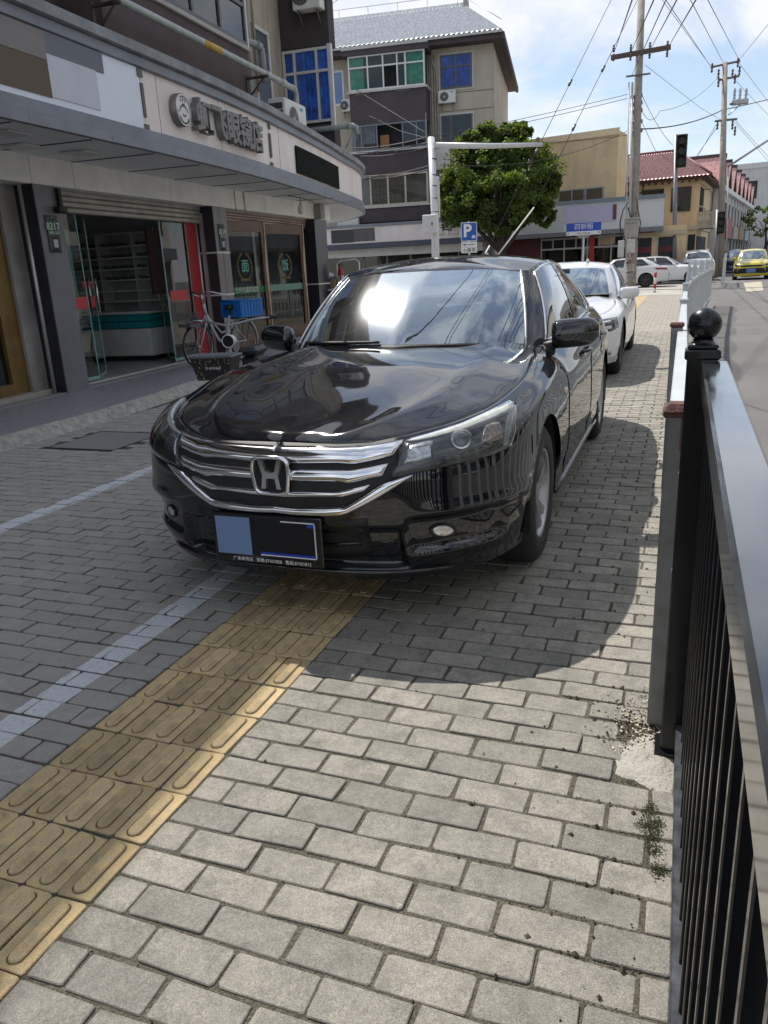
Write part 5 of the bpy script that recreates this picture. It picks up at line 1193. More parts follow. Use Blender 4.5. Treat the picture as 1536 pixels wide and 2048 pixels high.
# ---------------- shop two: noodle restaurant doors
part('shutter_housing', M('pinkish_housing', (.40,.30,.27), .6, var=.1, dirt=.2), lambda b: [b.b2((-.34+.01*k, 4.76, 2.33+.045*k), (-.22+.01*k, 8.75, 2.33+.045*(k+1)-.006), bev=.01) for k in range(4)])
def swing(s0, s1, n0, n1, ch, label_side):
    a, c = Vector((n0, s0, 0)), Vector((n1, s1, 0)); d = (c-a); W_ = d.length; d.normalize(); nn = Vector((d.y,-d.x,0)); R = Matrix((d, nn, Vector((0,0,1)))).transposed()
    T = lambda x, y, z: a+d*x+nn*y+Vector((0,0,z))
    b = MB(); z0, z1 = .13, 2.34
    b.box(T(.06,0,(z0+z1)/2), (.12,.05,z1-z0), rot=R); b.box(T(W_-.06,0,(z0+z1)/2), (.12,.05,z1-z0), rot=R); b.box(T(W_/2,0,z1-.09), (W_-.22,.048,.18), rot=R); b.box(T(W_/2,0,z0+.12), (W_-.22,.048,.24), rot=R)
    o = b.build('door', wood, shop)
    for x in (.012, W_-.012): b = MB(); b.box(T(x,.03,(z0+z1)/2), (.022,.02,z1-z0), rot=R); b.build('door_edge', M('edge_gold', (.55,.42,.30), .35, metal=.5), o)
    b = MB(); b.quad(T(.12,0,z0+.24), T(W_-.12,0,z0+.24), T(W_-.12,0,z1-.18), T(.12,0,z1-.18)); b.build('glass', dglass2, o)
    b = MB(); hx = W_-.10; b.tube([T(hx,.07,.75), T(hx,.07,1.95)], .016, 8); 
    for z_ in (.95,1.75): b.tube([T(hx,.07,z_), T(hx,.0,z_)], .012, 6)
    b.build('handle', M('handle_tan', (.55,.42,.32), .35, metal=.4), o)
    cx, cz = W_/2, 1.55; lm = M('laurel_gold', (.38,.27,.10), .7, var=.2); b = MB()
    for sg in (1,-1):
        for k in range(9):
            a_ = radians(-70+k*17); p = T(cx+sg*.21*cos(a_), .006, cz+.23*sin(a_)); dd = d*(-sg*sin(a_))+Vector((0,0,cos(a_))); dd = (dd+ (d*sg*cos(a_)+Vector((0,0,sin(a_))))*.6).normalized()*.085; s_ = dd.cross(nn).normalized()*.024; b.add([p-dd*.4, p+s_, p+dd*.6, p-s_], [(0,1,2,3),(3,2,1,0)])
    b.add([T(cx-.17,.006,cz-.25),T(cx+.17,.006,cz-.25),T(cx+.14,.006,cz-.21),T(cx-.14,.006,cz-.21)], [(0,1,2,3),(3,2,1,0)]); b.build('laurel', lm, o)
    b = MB(); b.add([T(cx+.11*cos(2*pi*k/20),.004,cz+.14*sin(2*pi*k/20)) for k in range(20)], [list(range(20)), list(range(20))[::-1]]); b.build('green_oval', M('oval_green', (.012,.075,.05), .6), o)
    text('door_character', ch, .24, M('char_mint', (.20,.52,.42), .6), o, frame_m(T(cx,.012,cz), d, (0,0,1)), depth=.002)
    b = MB(); b.quad(T(.10,.005,1.08), T(W_-.10,.005,1.08), T(W_-.10,.005,1.20), T(.10,.005,1.20)); gb_ = b.build('green_strip', M('strip_green', (.015,.19,.06), .6) if label_side else M('strip_pale_green', (.16,.30,.24), .6), o)
    if label_side: text('strip_lettering', '兰州拉面欢迎您', .105, M('strip_white', (.75,.75,.7), .6), o, frame_m(T(cx,.01,1.14), d, (0,0,1)), depth=.001)
    b = MB(); b.quad(T(.13,-.004,.38), T(W_-.13,-.004,.38), T(W_-.13,-.004,.92), T(.13,-.004,.92)); b.build('brown_film', M('film_brown', (.12,.06,.04), .6, var=.2), o)
    b = MB(); b.add([T(W_-.19+.055*cos(2*pi*k/14),.007,1.36+.07*sin(2*pi*k/14)) for k in range(14)], [list(range(14)), list(range(14))[::-1]]); b.build('dot_sticker', matte_black, o)
swing(5.02, 6.35, -.34, -.10, '面', True); swing(6.75, 8.05, -.34, -.02, '饭', False)
part('door_jamb', wood, lambda b: (b.b2((-.42,4.76,.1),(-.32,4.98,2.34)), b.b2((-.42,8.62,.1),(-.30,8.74,2.34)), b.b2((-.42,6.40,.1),(-.36,6.50,2.34))))
part('gold_jamb', M('edge_gold', (.5,.4,.3), .4), lambda b: (b.b2((-.30,8.52,.1),(-.22,8.56,2.36)), b.b2((-.31,4.98,.12),(-.27,5.0,2.34))))
part('menu_board', M('menu_pale', (.36,.40,.48), .6, var=.1), lambda b: b.b2((-1.4,5.1,1.55),(-1.36,6.3,2.3)))
part('dining_counter', M('counter_yellow', (.36,.27,.12), .6, var=.2), lambda b: (b.b2((-1.5,5.2,.1),(-1.1,6.6,1.3))))
# bare bulbs and cables under the canopy
for k, (s_, n_, z_) in enumerate(((7.2,.35,2.62),(8.9,-.02,2.60),(3.6,.30,2.74),(5.3,.6,2.80))):
    if k > 1: continue
    lb = thing('hanging_bulb', ('white bulb lamp under the canopy by the restaurant door','white bulb lamp under the canopy at the building corner')[k], 'lamp', wpt(n_, s_, 2.805), BT, 'bulb lamps under the canopy')
    b = MB(); b.tube([(0,0,0),(0,.02,-.06),(0,0,-.10)], .012, 6); b.cyl((0,0,-.10),(0,0,-.14),.022,.03); b.build('socket', pvcw, lb); b = MB(); b.lathe([(.03,-.13),(.055,-.17),(.062,-.22),(.055,-.29),(.03,-.31),(0,-.315)], 16); b.build('bulb', M('bulb_white', (.66,.66,.63), .35, var=.05), lb)
part('junction_box', M('box_grey', (.26,.26,.25), .6), lambda b: b.b2((-.02,8.75,2.50),(.16,9.0,2.80), bev=.005))
part('ceiling_cable', matte_black, lambda b: (b.tube([(.35,6.6,2.795),(.35,7.2,2.795),(.2,8.3,2.795)], .007, 5), b.tube([(-.02,8.6,2.795),(-.02,9.3,2.795),(-.5,9.6,2.795)], .007, 5)))
# house number plates
def number_plate(s_, z_, txt, label):
    t_ = thing('house_number_sign', label, 'sign', wpt(.0, s_, z_), BT); w_, h_ = .20, .42
    b = MB(); b.b2((.002,-w_/2,-h_/2),(.014,w_/2,h_/2), bev=.003); b.build('backing', M('plate_backing', (.035,.04,.04), .5), t_)
    b = MB(); b.b2((.014,-w_/2+.012,-.01),(.018,w_/2-.012,.145)); b.build('number_panel', M('number_green', (.012,.10,.055), .45), t_)
    text('number', txt, .115, M('number_pale', (.62,.74,.62), .5), t_, frame_m((.0195,0,.082), (0,1,0), (0,0,1)), depth=.001); text('street_name', '古楼东公路', .036, M('number_pale', (.6,.7,.6), .5), t_, frame_m((.0195,0,.012), (0,1,0), (0,0,1)), depth=.0008)
    b = MB()
    for (y0,y1,a,c) in ((-1,1,.16,.20),(-1,1,-.20,-.03)):
        n = 7
        for k in range(n): u = -w_/2+.015+(w_-.03)*k/(n-1); b.tube([(.017,u,a),(.017,-u*.6+.02*(k % 2),c)], .003, 4)
    b.build('ornament', M('ornament_grey', (.20,.21,.21), .4, metal=.6), t_); b = MB(); b.b2((.015,-.03,-.15),(.021,.04,-.06)); b.build('small_notice', M('notice_paper', (.5,.55,.56), .7), t_)
number_plate(.345, 1.96, '8217', 'green 8217 house number plate on the slate pillar'); number_plate(4.51, 2.02, '8219', 'green 8219 house number plate on the brown tiled pillar')
part('wall_sensor', matte_black, lambda b: (b.b2((.0,.42,2.20),(.10,.56,2.27), bev=.01), b.b2((.0,.50,2.26),(.05,.55,2.48))))
# air conditioners
def ac_unit(name_lbl, loc, rz, fan=True, w_=.82, h_=.56, d_=.30, group='air conditioner units on the walls', brackets=True, slats=False):
    t_ = thing('air_conditioner', name_lbl, 'air conditioner', loc, rz, group); cw_ = M('ac_white', (.66,.67,.65), .45, var=.06, dirt=.15)
    b = MB(); b.b2((0,-w_/2,0),(d_,w_/2,h_), bev=.015); b.build('casing', cw_, t_)
    if slats:
        for k in range(8): b = MB(); b.b2((d_,-w_/2+.03,.05+k*(h_-.1)/8),(d_+.02,w_/2-.03,.05+(k+.5)*(h_-.1)/8)); b.build('slat', cw_, t_)
        return t_
    b = MB(); b.lathe([(0,.003),(.21,.003)], 28, c=(d_,-.12,h_/2), ax='x', smooth=False); b.build('fan_opening', M('fan_dark', (.045,.047,.05), .6), t_)
    b = MB(); 
    for r in (.05,.10,.15,.20): b.tube([Vector((d_+.012, -.12+r*cos(2*pi*k/24), h_/2+r*sin(2*pi*k/24))) for k in range(24)], .003, 4, closed=True)
    for k in range(8): a_ = pi*k/8; b.tube([(d_+.012,-.12+.205*cos(a_),h_/2+.205*sin(a_)),(d_+.012,-.12-.205*cos(a_),h_/2-.205*sin(a_))], .003, 4)
    b.lathe([(0,.018),(.03,.018),(.035,.01)], 14, c=(d_,-.12,h_/2), ax='x'); b.build('fan_guard', M('guard_grey', (.5,.5,.5), .5), t_)
    b = MB(); b.b2((.03,-w_/2-.004,.10),(d_-.05,-w_/2+.002,h_-.08)); b.build('side_grille', M('fan_dark', (.045,.047,.05), .6), t_)
    for k in range(4): b = MB(); b.b2((.03,-w_/2-.010,.12+.1*k),(d_-.05,-w_/2-.004,.135+.1*k)); b.build('grille_bar', cw_, t_)
    b = MB(); b.b2((d_,.20,h_-.12),(d_+.003,.34,h_-.07)); b.build('badge', M('badge_blue', (.03,.30,.42), .5), t_)
    if brackets:
        for y_ in (-w_/3, w_/3): b = MB(); b.b2((-.02,y_-.02,-.03),(d_-.02,y_+.02,0)); b.cyl((0,y_,-.28),(d_*.7,y_,-.03),.014,n=6); b.build('bracket', M('bracket_grey', (.12,.12,.12), .6), t_)
    return t_
ac_unit('white air conditioner unit standing on the shop canopy roof', wpt(.12, 7.05, 3.82), BT, brackets=False, w_=1.0, h_=.62, d_=.34)
ac_unit('white air conditioner unit high on the brown balcony side wall', wpt(-.22, 9.99, 6.72), BT-pi/2, w_=.62)
# ================================================================== THINGS BY THE SHOPS (positions in the shop's own frame)
def bicycle():
    t_ = thing('bicycle', 'white city bicycle parked before the brown tiled pillar', 'bicycle', wpt(.55, 2.42, .10), BT-.235)
    fr = M('bike_white', (.42,.49,.49), .35, var=.1, coat=.4); bk = M('bike_black', (.02,.02,.022), .5); st = M('bike_steel', (.55,.55,.55), .3, metal=.9)
    for k, y_ in enumerate((0, 1.02)):
        w_ = MB(); w_.tube([(0, y_+.305*cos(2*pi*j/36), .325+.305*sin(2*pi*j/36)) for j in range(36)], .018, 7, closed=True); wo = w_.build('wheel', bk, t_)
        b = MB(); b.tube([(0, y_+.288*cos(2*pi*j/36), .325+.288*sin(2*pi*j/36)) for j in range(36)], .008, 5, closed=True)
        for j in range(18): a_ = 2*pi*j/18; b.tube([(.02*(-1)**j, y_, .325), (0, y_+.285*cos(a_), .325+.285*sin(a_))], .0013, 4)
        b.cyl((-.04,y_,.325),(.04,y_,.325),.02); b.build('rim', st, wo)
        b = MB(); b.tube([(0, y_+.33*cos(a_), .325+.33*sin(a_)) for a_ in frange(.35 if k == 0 else -.3, 2.2 if k == 0 else 2.5, 14)], .016, 6); b.build('mudguard', st if k else bk, t_)
    b = MB(); hd = Vector((0,.22,.82)); bb = Vector((0,.60,.30)); stp = Vector((0,.74,.72))
    b.tube([hd, (0,.34,.55), (0,.45,.38), bb], .020, 8); b.tube([hd+Vector((0,.02,-.08)), (0,.38,.62), (0,.52,.48), (0,.66,.5)], .014, 8); b.tube([bb, stp], .017, 8); b.tube([(0,.20,.92), (0,.24,.76)], .022, 8)
    for sx in (-.045,.045): b.tube([(0,.22,.76),(sx,.17,.66),(sx,.0,.325)], .010, 6); b.tube([bb, (sx,1.02,.325)], .010, 6); b.tube([stp-Vector((0,0,.06)), (sx,1.02,.325)], .008, 6)
    b.build('frame', fr, t_)
    b = MB(); b.tube([(0,.20,.92),(0,.17,1.06)], .012, 6); b.tube([(-.28,.42,1.02),(-.27,.30,1.05),(-.16,.16,1.10),(0,.15,1.06),(.16,.16,1.10),(.27,.30,1.05),(.28,.42,1.02)], .011, 6); b.build('handlebar', st, t_)
    b = MB(); b.box((0,.80,.84), (.15,.25,.07), bev=.03); b.tube([(0,.76,.70),(0,.78,.82)], .013, 6); b.build('saddle', bk, t_)
    b = MB(); b.b2((-.07,.78,.66),(.07,1.25,.68)); 
    for sx in (-.06,.06): b.tube([(sx,1.15,.66),(sx,1.02,.33)], .006, 5)
    b.build('rack', bk, t_); b = MB(); b.lathe([(0,0),(.09,0),(.09,.012),(0,.012)], 20, c=(.05,.60,.30), ax='x'); b.tube([(.06,.60,.30),(.07,.62,.15),(.13,.62,.15)], .010, 6); b.build('crank', st, t_)
    b = MB(); b.b2((-.12,-.24,.62),(.12,.0,.66)); 
    for k in range(6): z_ = .66+.03*k; b.tube([(-.12,-.24,z_),(.12,-.24,z_),(.12,.02,z_),(-.12,.02,z_)], .004, 4, closed=True)
    b.build('front_basket', M('basket_grey', (.10,.10,.11), .6), t_)
    return t_
bike = bicycle()
Bm = bike.matrix_basis
cr_ = thing('blue_crate', 'blue plastic crate strapped on the bicycle rack', 'crate', Bm @ Vector((0, 1.04, .685)), BT-.235); bl = M('crate_blue', (.012,.16,.50), .45, var=.12)
b = MB(); b.b2((-.20,-.26,0),(.20,.26,.015)); 
for (lo, hi) in (((-.20,-.26,.015),(-.185,.26,.26)), ((.185,-.26,.015),(.20,.26,.26)), ((-.185,-.26,.015),(.185,-.245,.26)), ((-.185,.245,.015),(.185,.26,.26))): b.b2(lo, hi)
b.build('tub', bl, cr_); b = MB(); b.tube([(-.205,-.265,.25),(.205,-.265,.25),(.205,.265,.25),(-.205,.265,.25)], .012, 5, closed=True); b.build('rim', bl, cr_)
for k in range(7): b = MB(); b.b2((.20,-.23+.07*k,.02),(.208,-.215+.07*k,.24)); b.build('rib', bl, cr_)
for k in range(5): b = MB(); b.b2((-.16+.075*k,-.268,.02),(-.145+.075*k,-.26,.24)); b.build('rib', bl, cr_)
# electric bicycle with perforated front basket
eb_ = thing('electric_bike', 'dark electric bike with dotted black front basket and round white headlamp', 'electric bike', wpt(3.02, -1.28, 0), BT+.12)
bk = M('bike_black', (.02,.02,.022), .5); crm = M('lamp_white', (.70,.71,.70), .35, var=.05)
bm_ = M('basket_black', (.012,.012,.014), .42, var=.1); b = MB()
T_ = [(-.19,-.42,.70),(.19,-.42,.70),(.19,-.16,.70),(-.19,-.16,.70)]; B_ = [(-.145,-.40,.505),(.145,-.40,.505),(.145,-.18,.505),(-.145,-.18,.505)]
b.add(T_+B_, [(4,5,1,0)[::-1] if False else (0,4,5,1),(1,5,6,2),(2,6,7,3),(3,7,4,0),(7,6,5,4)]); bo = b.build('basket', bm_, eb_)
b = MB(); b.box((0,-.29,.708), (.41,.29,.022), bev=.009); b.build('basket_lid', M('lid_grey', (.10,.105,.115), .45, var=.1), bo)
b = MB()
for i in range(5):
    for j in range(4): b.box((-.15+.075*i,-.385+.065*j,.722), (.055,.045,.005))
b.build('lid_grid', M('lid_light', (.20,.21,.23), .5), bo)
b = MB(); rg3 = random.Random(8)
for k in range(60):
    u, v_ = rg3.uniform(.03,.97), rg3.uniform(.05,.95)
    if .30 < u < .68 and v_ > .55: continue
    P0 = Vector(T_[0]).lerp(Vector(T_[1]), u); P1 = Vector(B_[0]).lerp(Vector(B_[1]), u); c_ = P0.lerp(P1, v_)+Vector((0,-.003,0)); r_ = rg3.uniform(.005,.008); b.add([c_+Vector((r_*cos(2*pi*j/6), 0, r_*sin(2*pi*j/6))) for j in range(6)], [list(range(6)), list(range(6))[::-1]])
d_ = b.build('basket_hole', M('hole_cream', (.42,.36,.20), .7), bo); d_['kind'] = 'stuff'
text('basket_mark', '♡', .04, crm, bo, frame_m((-.045,-.416,.61), (1,0,0), (0,.15,1)), depth=.001); text('basket_lettering', '爱玛电动', .027, crm, bo, frame_m((.035,-.416,.61), (1,0,0), (0,.15,1)), depth=.001)
b = MB(); b.lathe([(.058,.0),(.062,-.03),(.057,-.04),(.052,-.03)], 28, c=(0.03,.0,.81), ax='y'); lo_ = b.build('headlamp', crm, eb_); b = MB(); b.lathe([(0,-.031),(.054,-.031)], 24, c=(0.03,.0,.81), ax='y', smooth=False); b.build('lamp_lens', M('lamp_dark_lens', (.012,.013,.016), .5, spec=.2), lo_); b = MB(); b.lathe([(.058,0),(.052,.06),(.03,.09),(0,.095)], 24, c=(0.03,.0,.81), ax='y'); b.build('lamp_shell', crm, lo_)
b = MB(); b.tube([(-.33,.20,1.0),(-.2,.12,.98),(0,.08,.94),(.2,.12,.98),(.33,.20,1.0)], .013, 6); b.tube([(0,.08,.94),(0,-.02,.55),(0,-.05,.48)], .025, 8); hb_ = b.build('handlebar', M('bar_grey', (.3,.3,.3), .4, metal=.6), eb_)
for sx in (-1,1): b = MB(); b.tube([(sx*.33,.20,1.0),(sx*.42,.26,1.0)], .018, 8); b.build('grip', bk, hb_); b = MB(); b.tube([(sx*.27,.14,.99),(sx*.38,.17,1.0)], .006, 5); b.build('brake_lever', M('lever_pale', (.6,.6,.6), .4, metal=.5), hb_)
b = MB(); b.tube([(0,-.10+.20*cos(2*pi*j/28),.215+.20*sin(2*pi*j/28)) for j in range(28)], .03, 8, closed=True); b.build('wheel', bk, eb_); b = MB(); b.tube([(0,1.0+.20*cos(2*pi*j/28),.215+.20*sin(2*pi*j/28)) for j in range(28)], .03, 8, closed=True); b.build('wheel', bk, eb_)
b = MB()
for sx in (-.05,.05): b.tube([(sx,-.06,.50),(sx,-.10,.215)], .012, 6)
b.tube([(0,.0,.55),(0,.15,.35),(0,.5,.30),(0,.8,.45),(0,1.0,.215)], .03, 8); b.build('frame', bk, eb_)
b = MB(); b.box((0,.72,.66), (.20,.42,.08), bev=.035); b.box((0,.74,.52), (.18,.36,.20), bev=.04); b.build('seat', bk, eb_)
# serving table at the corner
tb = thing('serving_table', 'brown serving table with a white top at the shop corner', 'table', wpt(-.25, 9.75, .0), BT)
b = MB(); b.b2((-.35,-.45,.98),(.45,.45,1.02), bev=.005); b.build('table_top', M('table_white', (.55,.54,.52), .5), tb); b = MB(); b.b2((-.3,-.4,.10),(.4,.4,.98)); b.build('panel', M('table_brown', (.10,.07,.05), .6, var=.2), tb)
cb = thing('cardboard_box', 'open cardboard box on the corner serving table', 'box', wpt(-.1, 9.7, 1.022), BT); b = MB(); b.b2((-.18,-.22,0),(.2,.22,.22)); b.build('carton', M('cardboard', (.22,.16,.10), .8, var=.1), cb)
for k, (n_, s_, z_, l_) in enumerate(((-.42,9.42,1.022,'white plastic bag slumped on the serving table edge'),(-.12,9.66,1.244,'white plastic bag lying on the cardboard box'))):
    bg_ = thing('plastic_bag', l_, 'bag', wpt(n_, s_, z_), BT); r_ = random.Random(k+20); b = MB(); rows = []
    for i in range(9):
        th = pi*i/8; rows.append([Vector(((.16 if k == 0 else .14)*sin(th)*(1+.12*sin(3*j+k))*cos(2*pi*j/16), (.16)*sin(th)*(1+.12*cos(2*j))*sin(2*pi*j/16), (.11 if k == 0 else .07)*(1-cos(th))*(1+.1*sin(5*j)))) for j in range(17)])
    for rr in rows: rr[-1] = rr[0].copy()
    b.grid(rows); b.tube([(0,-.03,.2 if k == 0 else .13),(.02,-.02,.26 if k == 0 else .18),(.03,.03,.2 if k == 0 else .13)], .01, 5); b.build('film', M('bag_white', (.62,.63,.66), .4, var=.06), bg_)
rd = thing('fire_extinguisher', 'red extinguisher with white label on the corner serving table', 'extinguisher', wpt(.20, 9.65, 1.022), BT); b = MB(); b.lathe([(0,0),(.065,0),(.07,.02),(.07,.36),(.055,.42),(.025,.46),(.025,.50),(0,.5)], 18); b.build('cylinder', redm, rd); b = MB(); b.box((0,-.02,.52), (.05,.12,.04), bev=.008); b.tube([(0,-.06,.52),(.03,-.11,.40),(.03,-.10,.2)], .012, 6); b.build('valve', matte_black, rd); b = MB(); b.lathe([(.0712,.14),(.0712,.28)], 18); b.build('label_band', M('label_pale', (.55,.5,.48), .6), rd)
rk = thing('tube_rack', 'white steel tube rack standing behind the serving table', 'rack', wpt(.02, 10.25, 0), BT)
b = MB(); b.tube([(-.12,0,0),(-.12,0,1.55),(-.06,0,1.62),(.36,0,1.65),(.44,0,1.58),(.46,0,0)], .018, 8); b.build('tube_frame', M('tube_white', (.66,.66,.64), .4), rk); b = MB(); b.tube([(.0,0,1.62),(.0,0,1.70)], .008, 6); b.tube([(-.12,0,.5),(.46,0,.5)], .014, 6); b.build('cross_tube', M('tube_white', (.66,.66,.64), .4), rk)
# ================================================================== BACKGROUND (own frames: local x to the right, y away, z up)
def bframe(pxc, D, ang):
    P = PD(pxc, 530, D); return Vector((P.x, P.y, 0)), radians(ang)
def pt_on(org, ang, px, py, dep=0):
    n = Vector((-sin(ang), cos(ang), 0)); u = Vector((cos(ang), sin(ang), 0)); d = ray(px, py); t_ = (dep-(CAM-org).dot(n))/d.dot(n); q = CAM+d*t_; return (q-org).dot(u), q.z
def bx(parent, nm, mat, lo, hi, bev=0.):
    b = MB(); b.b2(lo, hi, bev=bev); return b.build(nm, mat, parent)
rooft = M('grey_roof_tile', (.80,.81,.83), .32, var=.25, scale=8, rvar=.15); redt = M('red_roof_tile', (.52,.29,.27), .32, var=.25, scale=6, rvar=.15)
def tile_roof(parent, a, b_, c, d, mat, pw=.24, rl=.36, nm='roof_tiles'):
    """a-b eave, d-c ridge: rows of curved tiles as one relief sheet"""
    a, b_, c, d = map(Vector, (a, b_, c, d)); nu = max(2, int(max((b_-a).length, (c-d).length)/pw)); nv = max(2, int((d-a).length/rl)); nr = (b_-a).cross(d-a).normalized()
    if nr.z < 0: nr = -nr
    rows = []
    for j in range(nv):
        for e in (0, .98):
            v = (j+e)/nv; r = []
            for i in range(nu*4+1):
                u = i/(nu*4); p = a.lerp(b_, u).lerp(d.lerp(c, u), v); r.append(p+nr*(.055*abs(sin(pi*u*nu))+.045*(1-e)))
            rows.append(r)
    b = MB(); b.grid(rows); o = b.build(nm, mat, parent); o['kind'] = 'stuff'; return o
# ---------------------------------------------------------------- apartment block across the lane
o2, a2 = bframe(988, 40, 8)
apt = thing('apartment_block', 'four storey beige apartment block with brown glazed balconies behind the tree', 'building', o2, a2)
bgray = M('apt_beige', (.45,.405,.335), .9, streak=.25, var=.08, scale=.8, bump=.15, bscale=40, dirt=.12); bbrown = M('apt_brown', (.072,.058,.066), .85, streak=.35, var=.12, scale=1.5)
bx(apt, 'wall', bgray, (-16, 0, 0), (0, 11, 11.6)); bx(apt, 'side_wall_trim', M('apt_pale', (.44,.40,.34), .85), (.0, .05, 0), (.05, .5, 11.3))
for z_ in (9.55, 8.75, 6.9): bx(apt, 'wall_groove', M('groove', (.20,.18,.15), .9), (-3.0, -.012, z_), (0, -.002, z_+.035))
# roof
eo_ = bx(apt, 'eave', bbrown, (-16.4, -.75, 11.55), (.45, 11.6, 11.80))
tile_roof(apt, (-16.5,-.85,11.82), (.52,-.85,11.82), (-1.9,5.2,14.7), (-16.5,5.2,14.7), rooft)
b = MB(); b.add([(.55,-.85,11.80),(.55,11.7,11.80),(-1.9,5.2,14.7)], [(0,1,2)]); b.add([(.55,-.85,11.80),(-1.9,5.2,14.7),(-16.5,5.2,14.7),(-16.5,11.7,11.8),(.55,11.7,11.8)], [(1,2,3),(1,3,4)]); b.build('roof_hip', rooft, apt)
bx(apt, 'ridge', rooft, (-16.5,5.1,14.66), (-1.85,5.35,14.85))
bx(apt, 'gable_end', bgray, (-1.95,4.75,14.1), (-1.75,5.7,15.0)); bx(apt, 'gutter', M('gutter_pale', (.45,.46,.46), .6), (-16.4,-.92,11.76), (.5,-.84,11.86)); bx(apt, 'barge', bbrown, (.44,-.85,11.5), (.60,11.7,11.78))
b = MB(); b.tube([(-16,5.2,15.25),(-2,5.2,15.25)], .02, 4)
for k in range(9): b.tube([(-15.5+k*1.65,5.2,14.8),(-15.5+k*1.65,5.2,15.25)], .018, 4)
b.tube([(-1.9,5.2,15.1),(.45,-.8,12.3)], .018, 4); b.build('lightning_rail', alu, apt)
# balcony tower
BL_, BR_ = -6.95, -3.15; yb = -1.2
grp = GLASS('green_pane', (.42,.72,.62), ior=1.5, refl=1.3); clp = GLASS('clear_pane', (.50,.54,.56), ior=1.5, refl=1.4); blp = GLASS('blue_pane2', (.50,.64,.88), ior=1.5, refl=1.2)
gcur = M('green_curtain', (.14,.50,.40), .8, var=.4, scale=3); curt2 = M('blue_curtain2', (.06,.17,.50), .8, var=.5, scale=2.5)
for z0, z1 in ((8.30,9.72), (5.98,7.02), (3.75,4.42)): bx(apt, 'balcony_wall', bbrown, (BL_, yb, z0), (BR_, 0, z1))
bx(apt, 'balcony_roof', bbrown, (BL_-.2, yb-.15, 11.35), (BR_+.15, 0, 11.62)); bx(apt, 'balcony_gutter', M('gutter_pale', (.45,.46,.46), .6), (BL_-.25, yb-.24, 11.58), (BR_+.2, yb-.14, 11.68))
for z_ in (9.72, 7.02, 4.42): bx(apt, 'balcony_sill', M('apt_sill', (.48,.47,.45), .7), (BL_-.1, yb-.08, z_), (BR_+.1, 0, z_+.09))
W_ = BR_-BL_
win(apt, (BL_, yb, 9.81), (1,0,0), (0,0,1), W_, 1.54, [.04,.98,1.75,2.45,2.85,W_-.04], [.04,1.02,1.5], wframe, grp, room_d, fw=.07, back=.15, curtains=[(.1,.75,gcur),(2.75,W_-.1,gcur)], open_=((2,0),))
win(apt, (BL_, yb, 7.11), (1,0,0), (0,0,1), W_, 1.19, [.04,.5,1.3,2.6,3.3,W_-.04], [.04,1.15], M('frame_blue_grey', (.16,.18,.22), .5), clp, room_d, fw=.06, back=.2, curtains=[(.45,1.15,M('lace', (.42,.40,.36), .9, var=.3, scale=4))], open_=((2,0),))
bx(apt, 'orange_board', M('orange_board', (.42,.22,.10), .8), (BL_+1.35, yb+.5, 7.1), (BL_+1.8, yb+.55, 7.85))
win(apt, (BL_, yb, 4.51), (1,0,0), (0,0,1), W_, 1.47, [.04,.85,1.75,2.65,W_-.04], [.04,1.43], M('frame_beige', (.48,.44,.36), .6), clp, M('pale_room', (.28,.28,.27), .9), fw=.08, back=.15)
b = MB()
for k in range(11): b.b2((BL_+.9+k*.19, yb+.10, 4.6), (BL_+.92+k*.19, yb+.12, 5.75))
for z_ in (4.7,5.05,5.4,5.72): b.b2((BL_+.85, yb+.095, z_), (BL_+2.9, yb+.125, z_+.022))
b.build('window_grille', M('grille_dark', (.04,.04,.042), .6), apt)
for zz in (10.0, 7.2, 4.6): bx(apt, 'balcony_side_frame', wframe, (BR_-.03, yb, zz-.2), (BR_, yb+.08, zz+1.4))
for xx, zz in ((-6.2,9.62),(-4.2,9.62)): 
    b = MB(); b.tube([(xx-.3,yb-.05,zz+.1),(xx-.3,yb-.45,zz-.05),(xx+.3,yb-.45,zz-.05),(xx+.3,yb-.05,zz+.1)], .025, 5); b.build('drying_bracket', M('bracket_grey', (.12,.12,.12), .6), apt)
b = MB(); b.tube([(BL_+.2,yb-.5,6.95),(BR_-.1,yb-.5,6.98)], .02, 5); b.tube([(BL_+.2,yb-.3,6.98),(BR_-.1,yb-.3,7.0)], .02, 5)
for k in range(4): b.tube([(BL_+.4+k*.95,yb,6.9),(BL_+.4+k*.95,yb-.55,6.95)], .016, 4)
b.build('drying_rack', alu, apt)
# windows right of the tower
for z0 in (9.76, 7.10): 
    bx(apt, 'window_surround', M('apt_white_trim', (.58,.57,.54), .7), (-2.66, -.05, z0-.08), (-.94, -.002, z0+1.56)); bx(apt, 'window_reveal', room_d, (-2.58, -.055, z0), (-1.02, -.045, z0+1.48))
win(apt, (-2.58, -.08, 9.76), (1,0,0), (0,0,1), 1.56, 1.48, [.03,.78,1.53], [.03,.95,1.45], dframe, blp, None, fw=.06); b = MB(); b.grid([[Vector((-2.55+1.5*k/40,-.062+.008*sin(k*1.3),z_)) for k in range(41)] for z_ in (9.79,11.2)]); b.build('curtain', curt2, apt)
win(apt, (-2.58, -.08, 7.10), (1,0,0), (0,0,1), 1.56, 1.48, [.03,.45,.52,1.53], [.03,1.45], dframe, clp, None, fw=.06)
bx(apt, 'small_window', blp, (-8.9, -.03, 9.6), (-7.6, -.01, 11.0)); bx(apt, 'small_window_frame', wframe, (-9.0, -.02, 9.5), (-7.5, -.005, 11.1))
for x_, r_ in ((-3.0,.055),(-2.86,.05),(-3.1,.03)): b = MB(); b.tube([(x_,-.08,11.3),(x_,-.08,3.8)], r_, 8); b.build('drain_pipe', pvcw, apt)
b = MB(); b.tube([(-3.0,-.08,11.3),(-2.95,-.1,11.0),(-2.75,-.1,10.6),(-2.72,-.1,4)], .05, 8); b.build('drain_pipe', pvcw, apt)
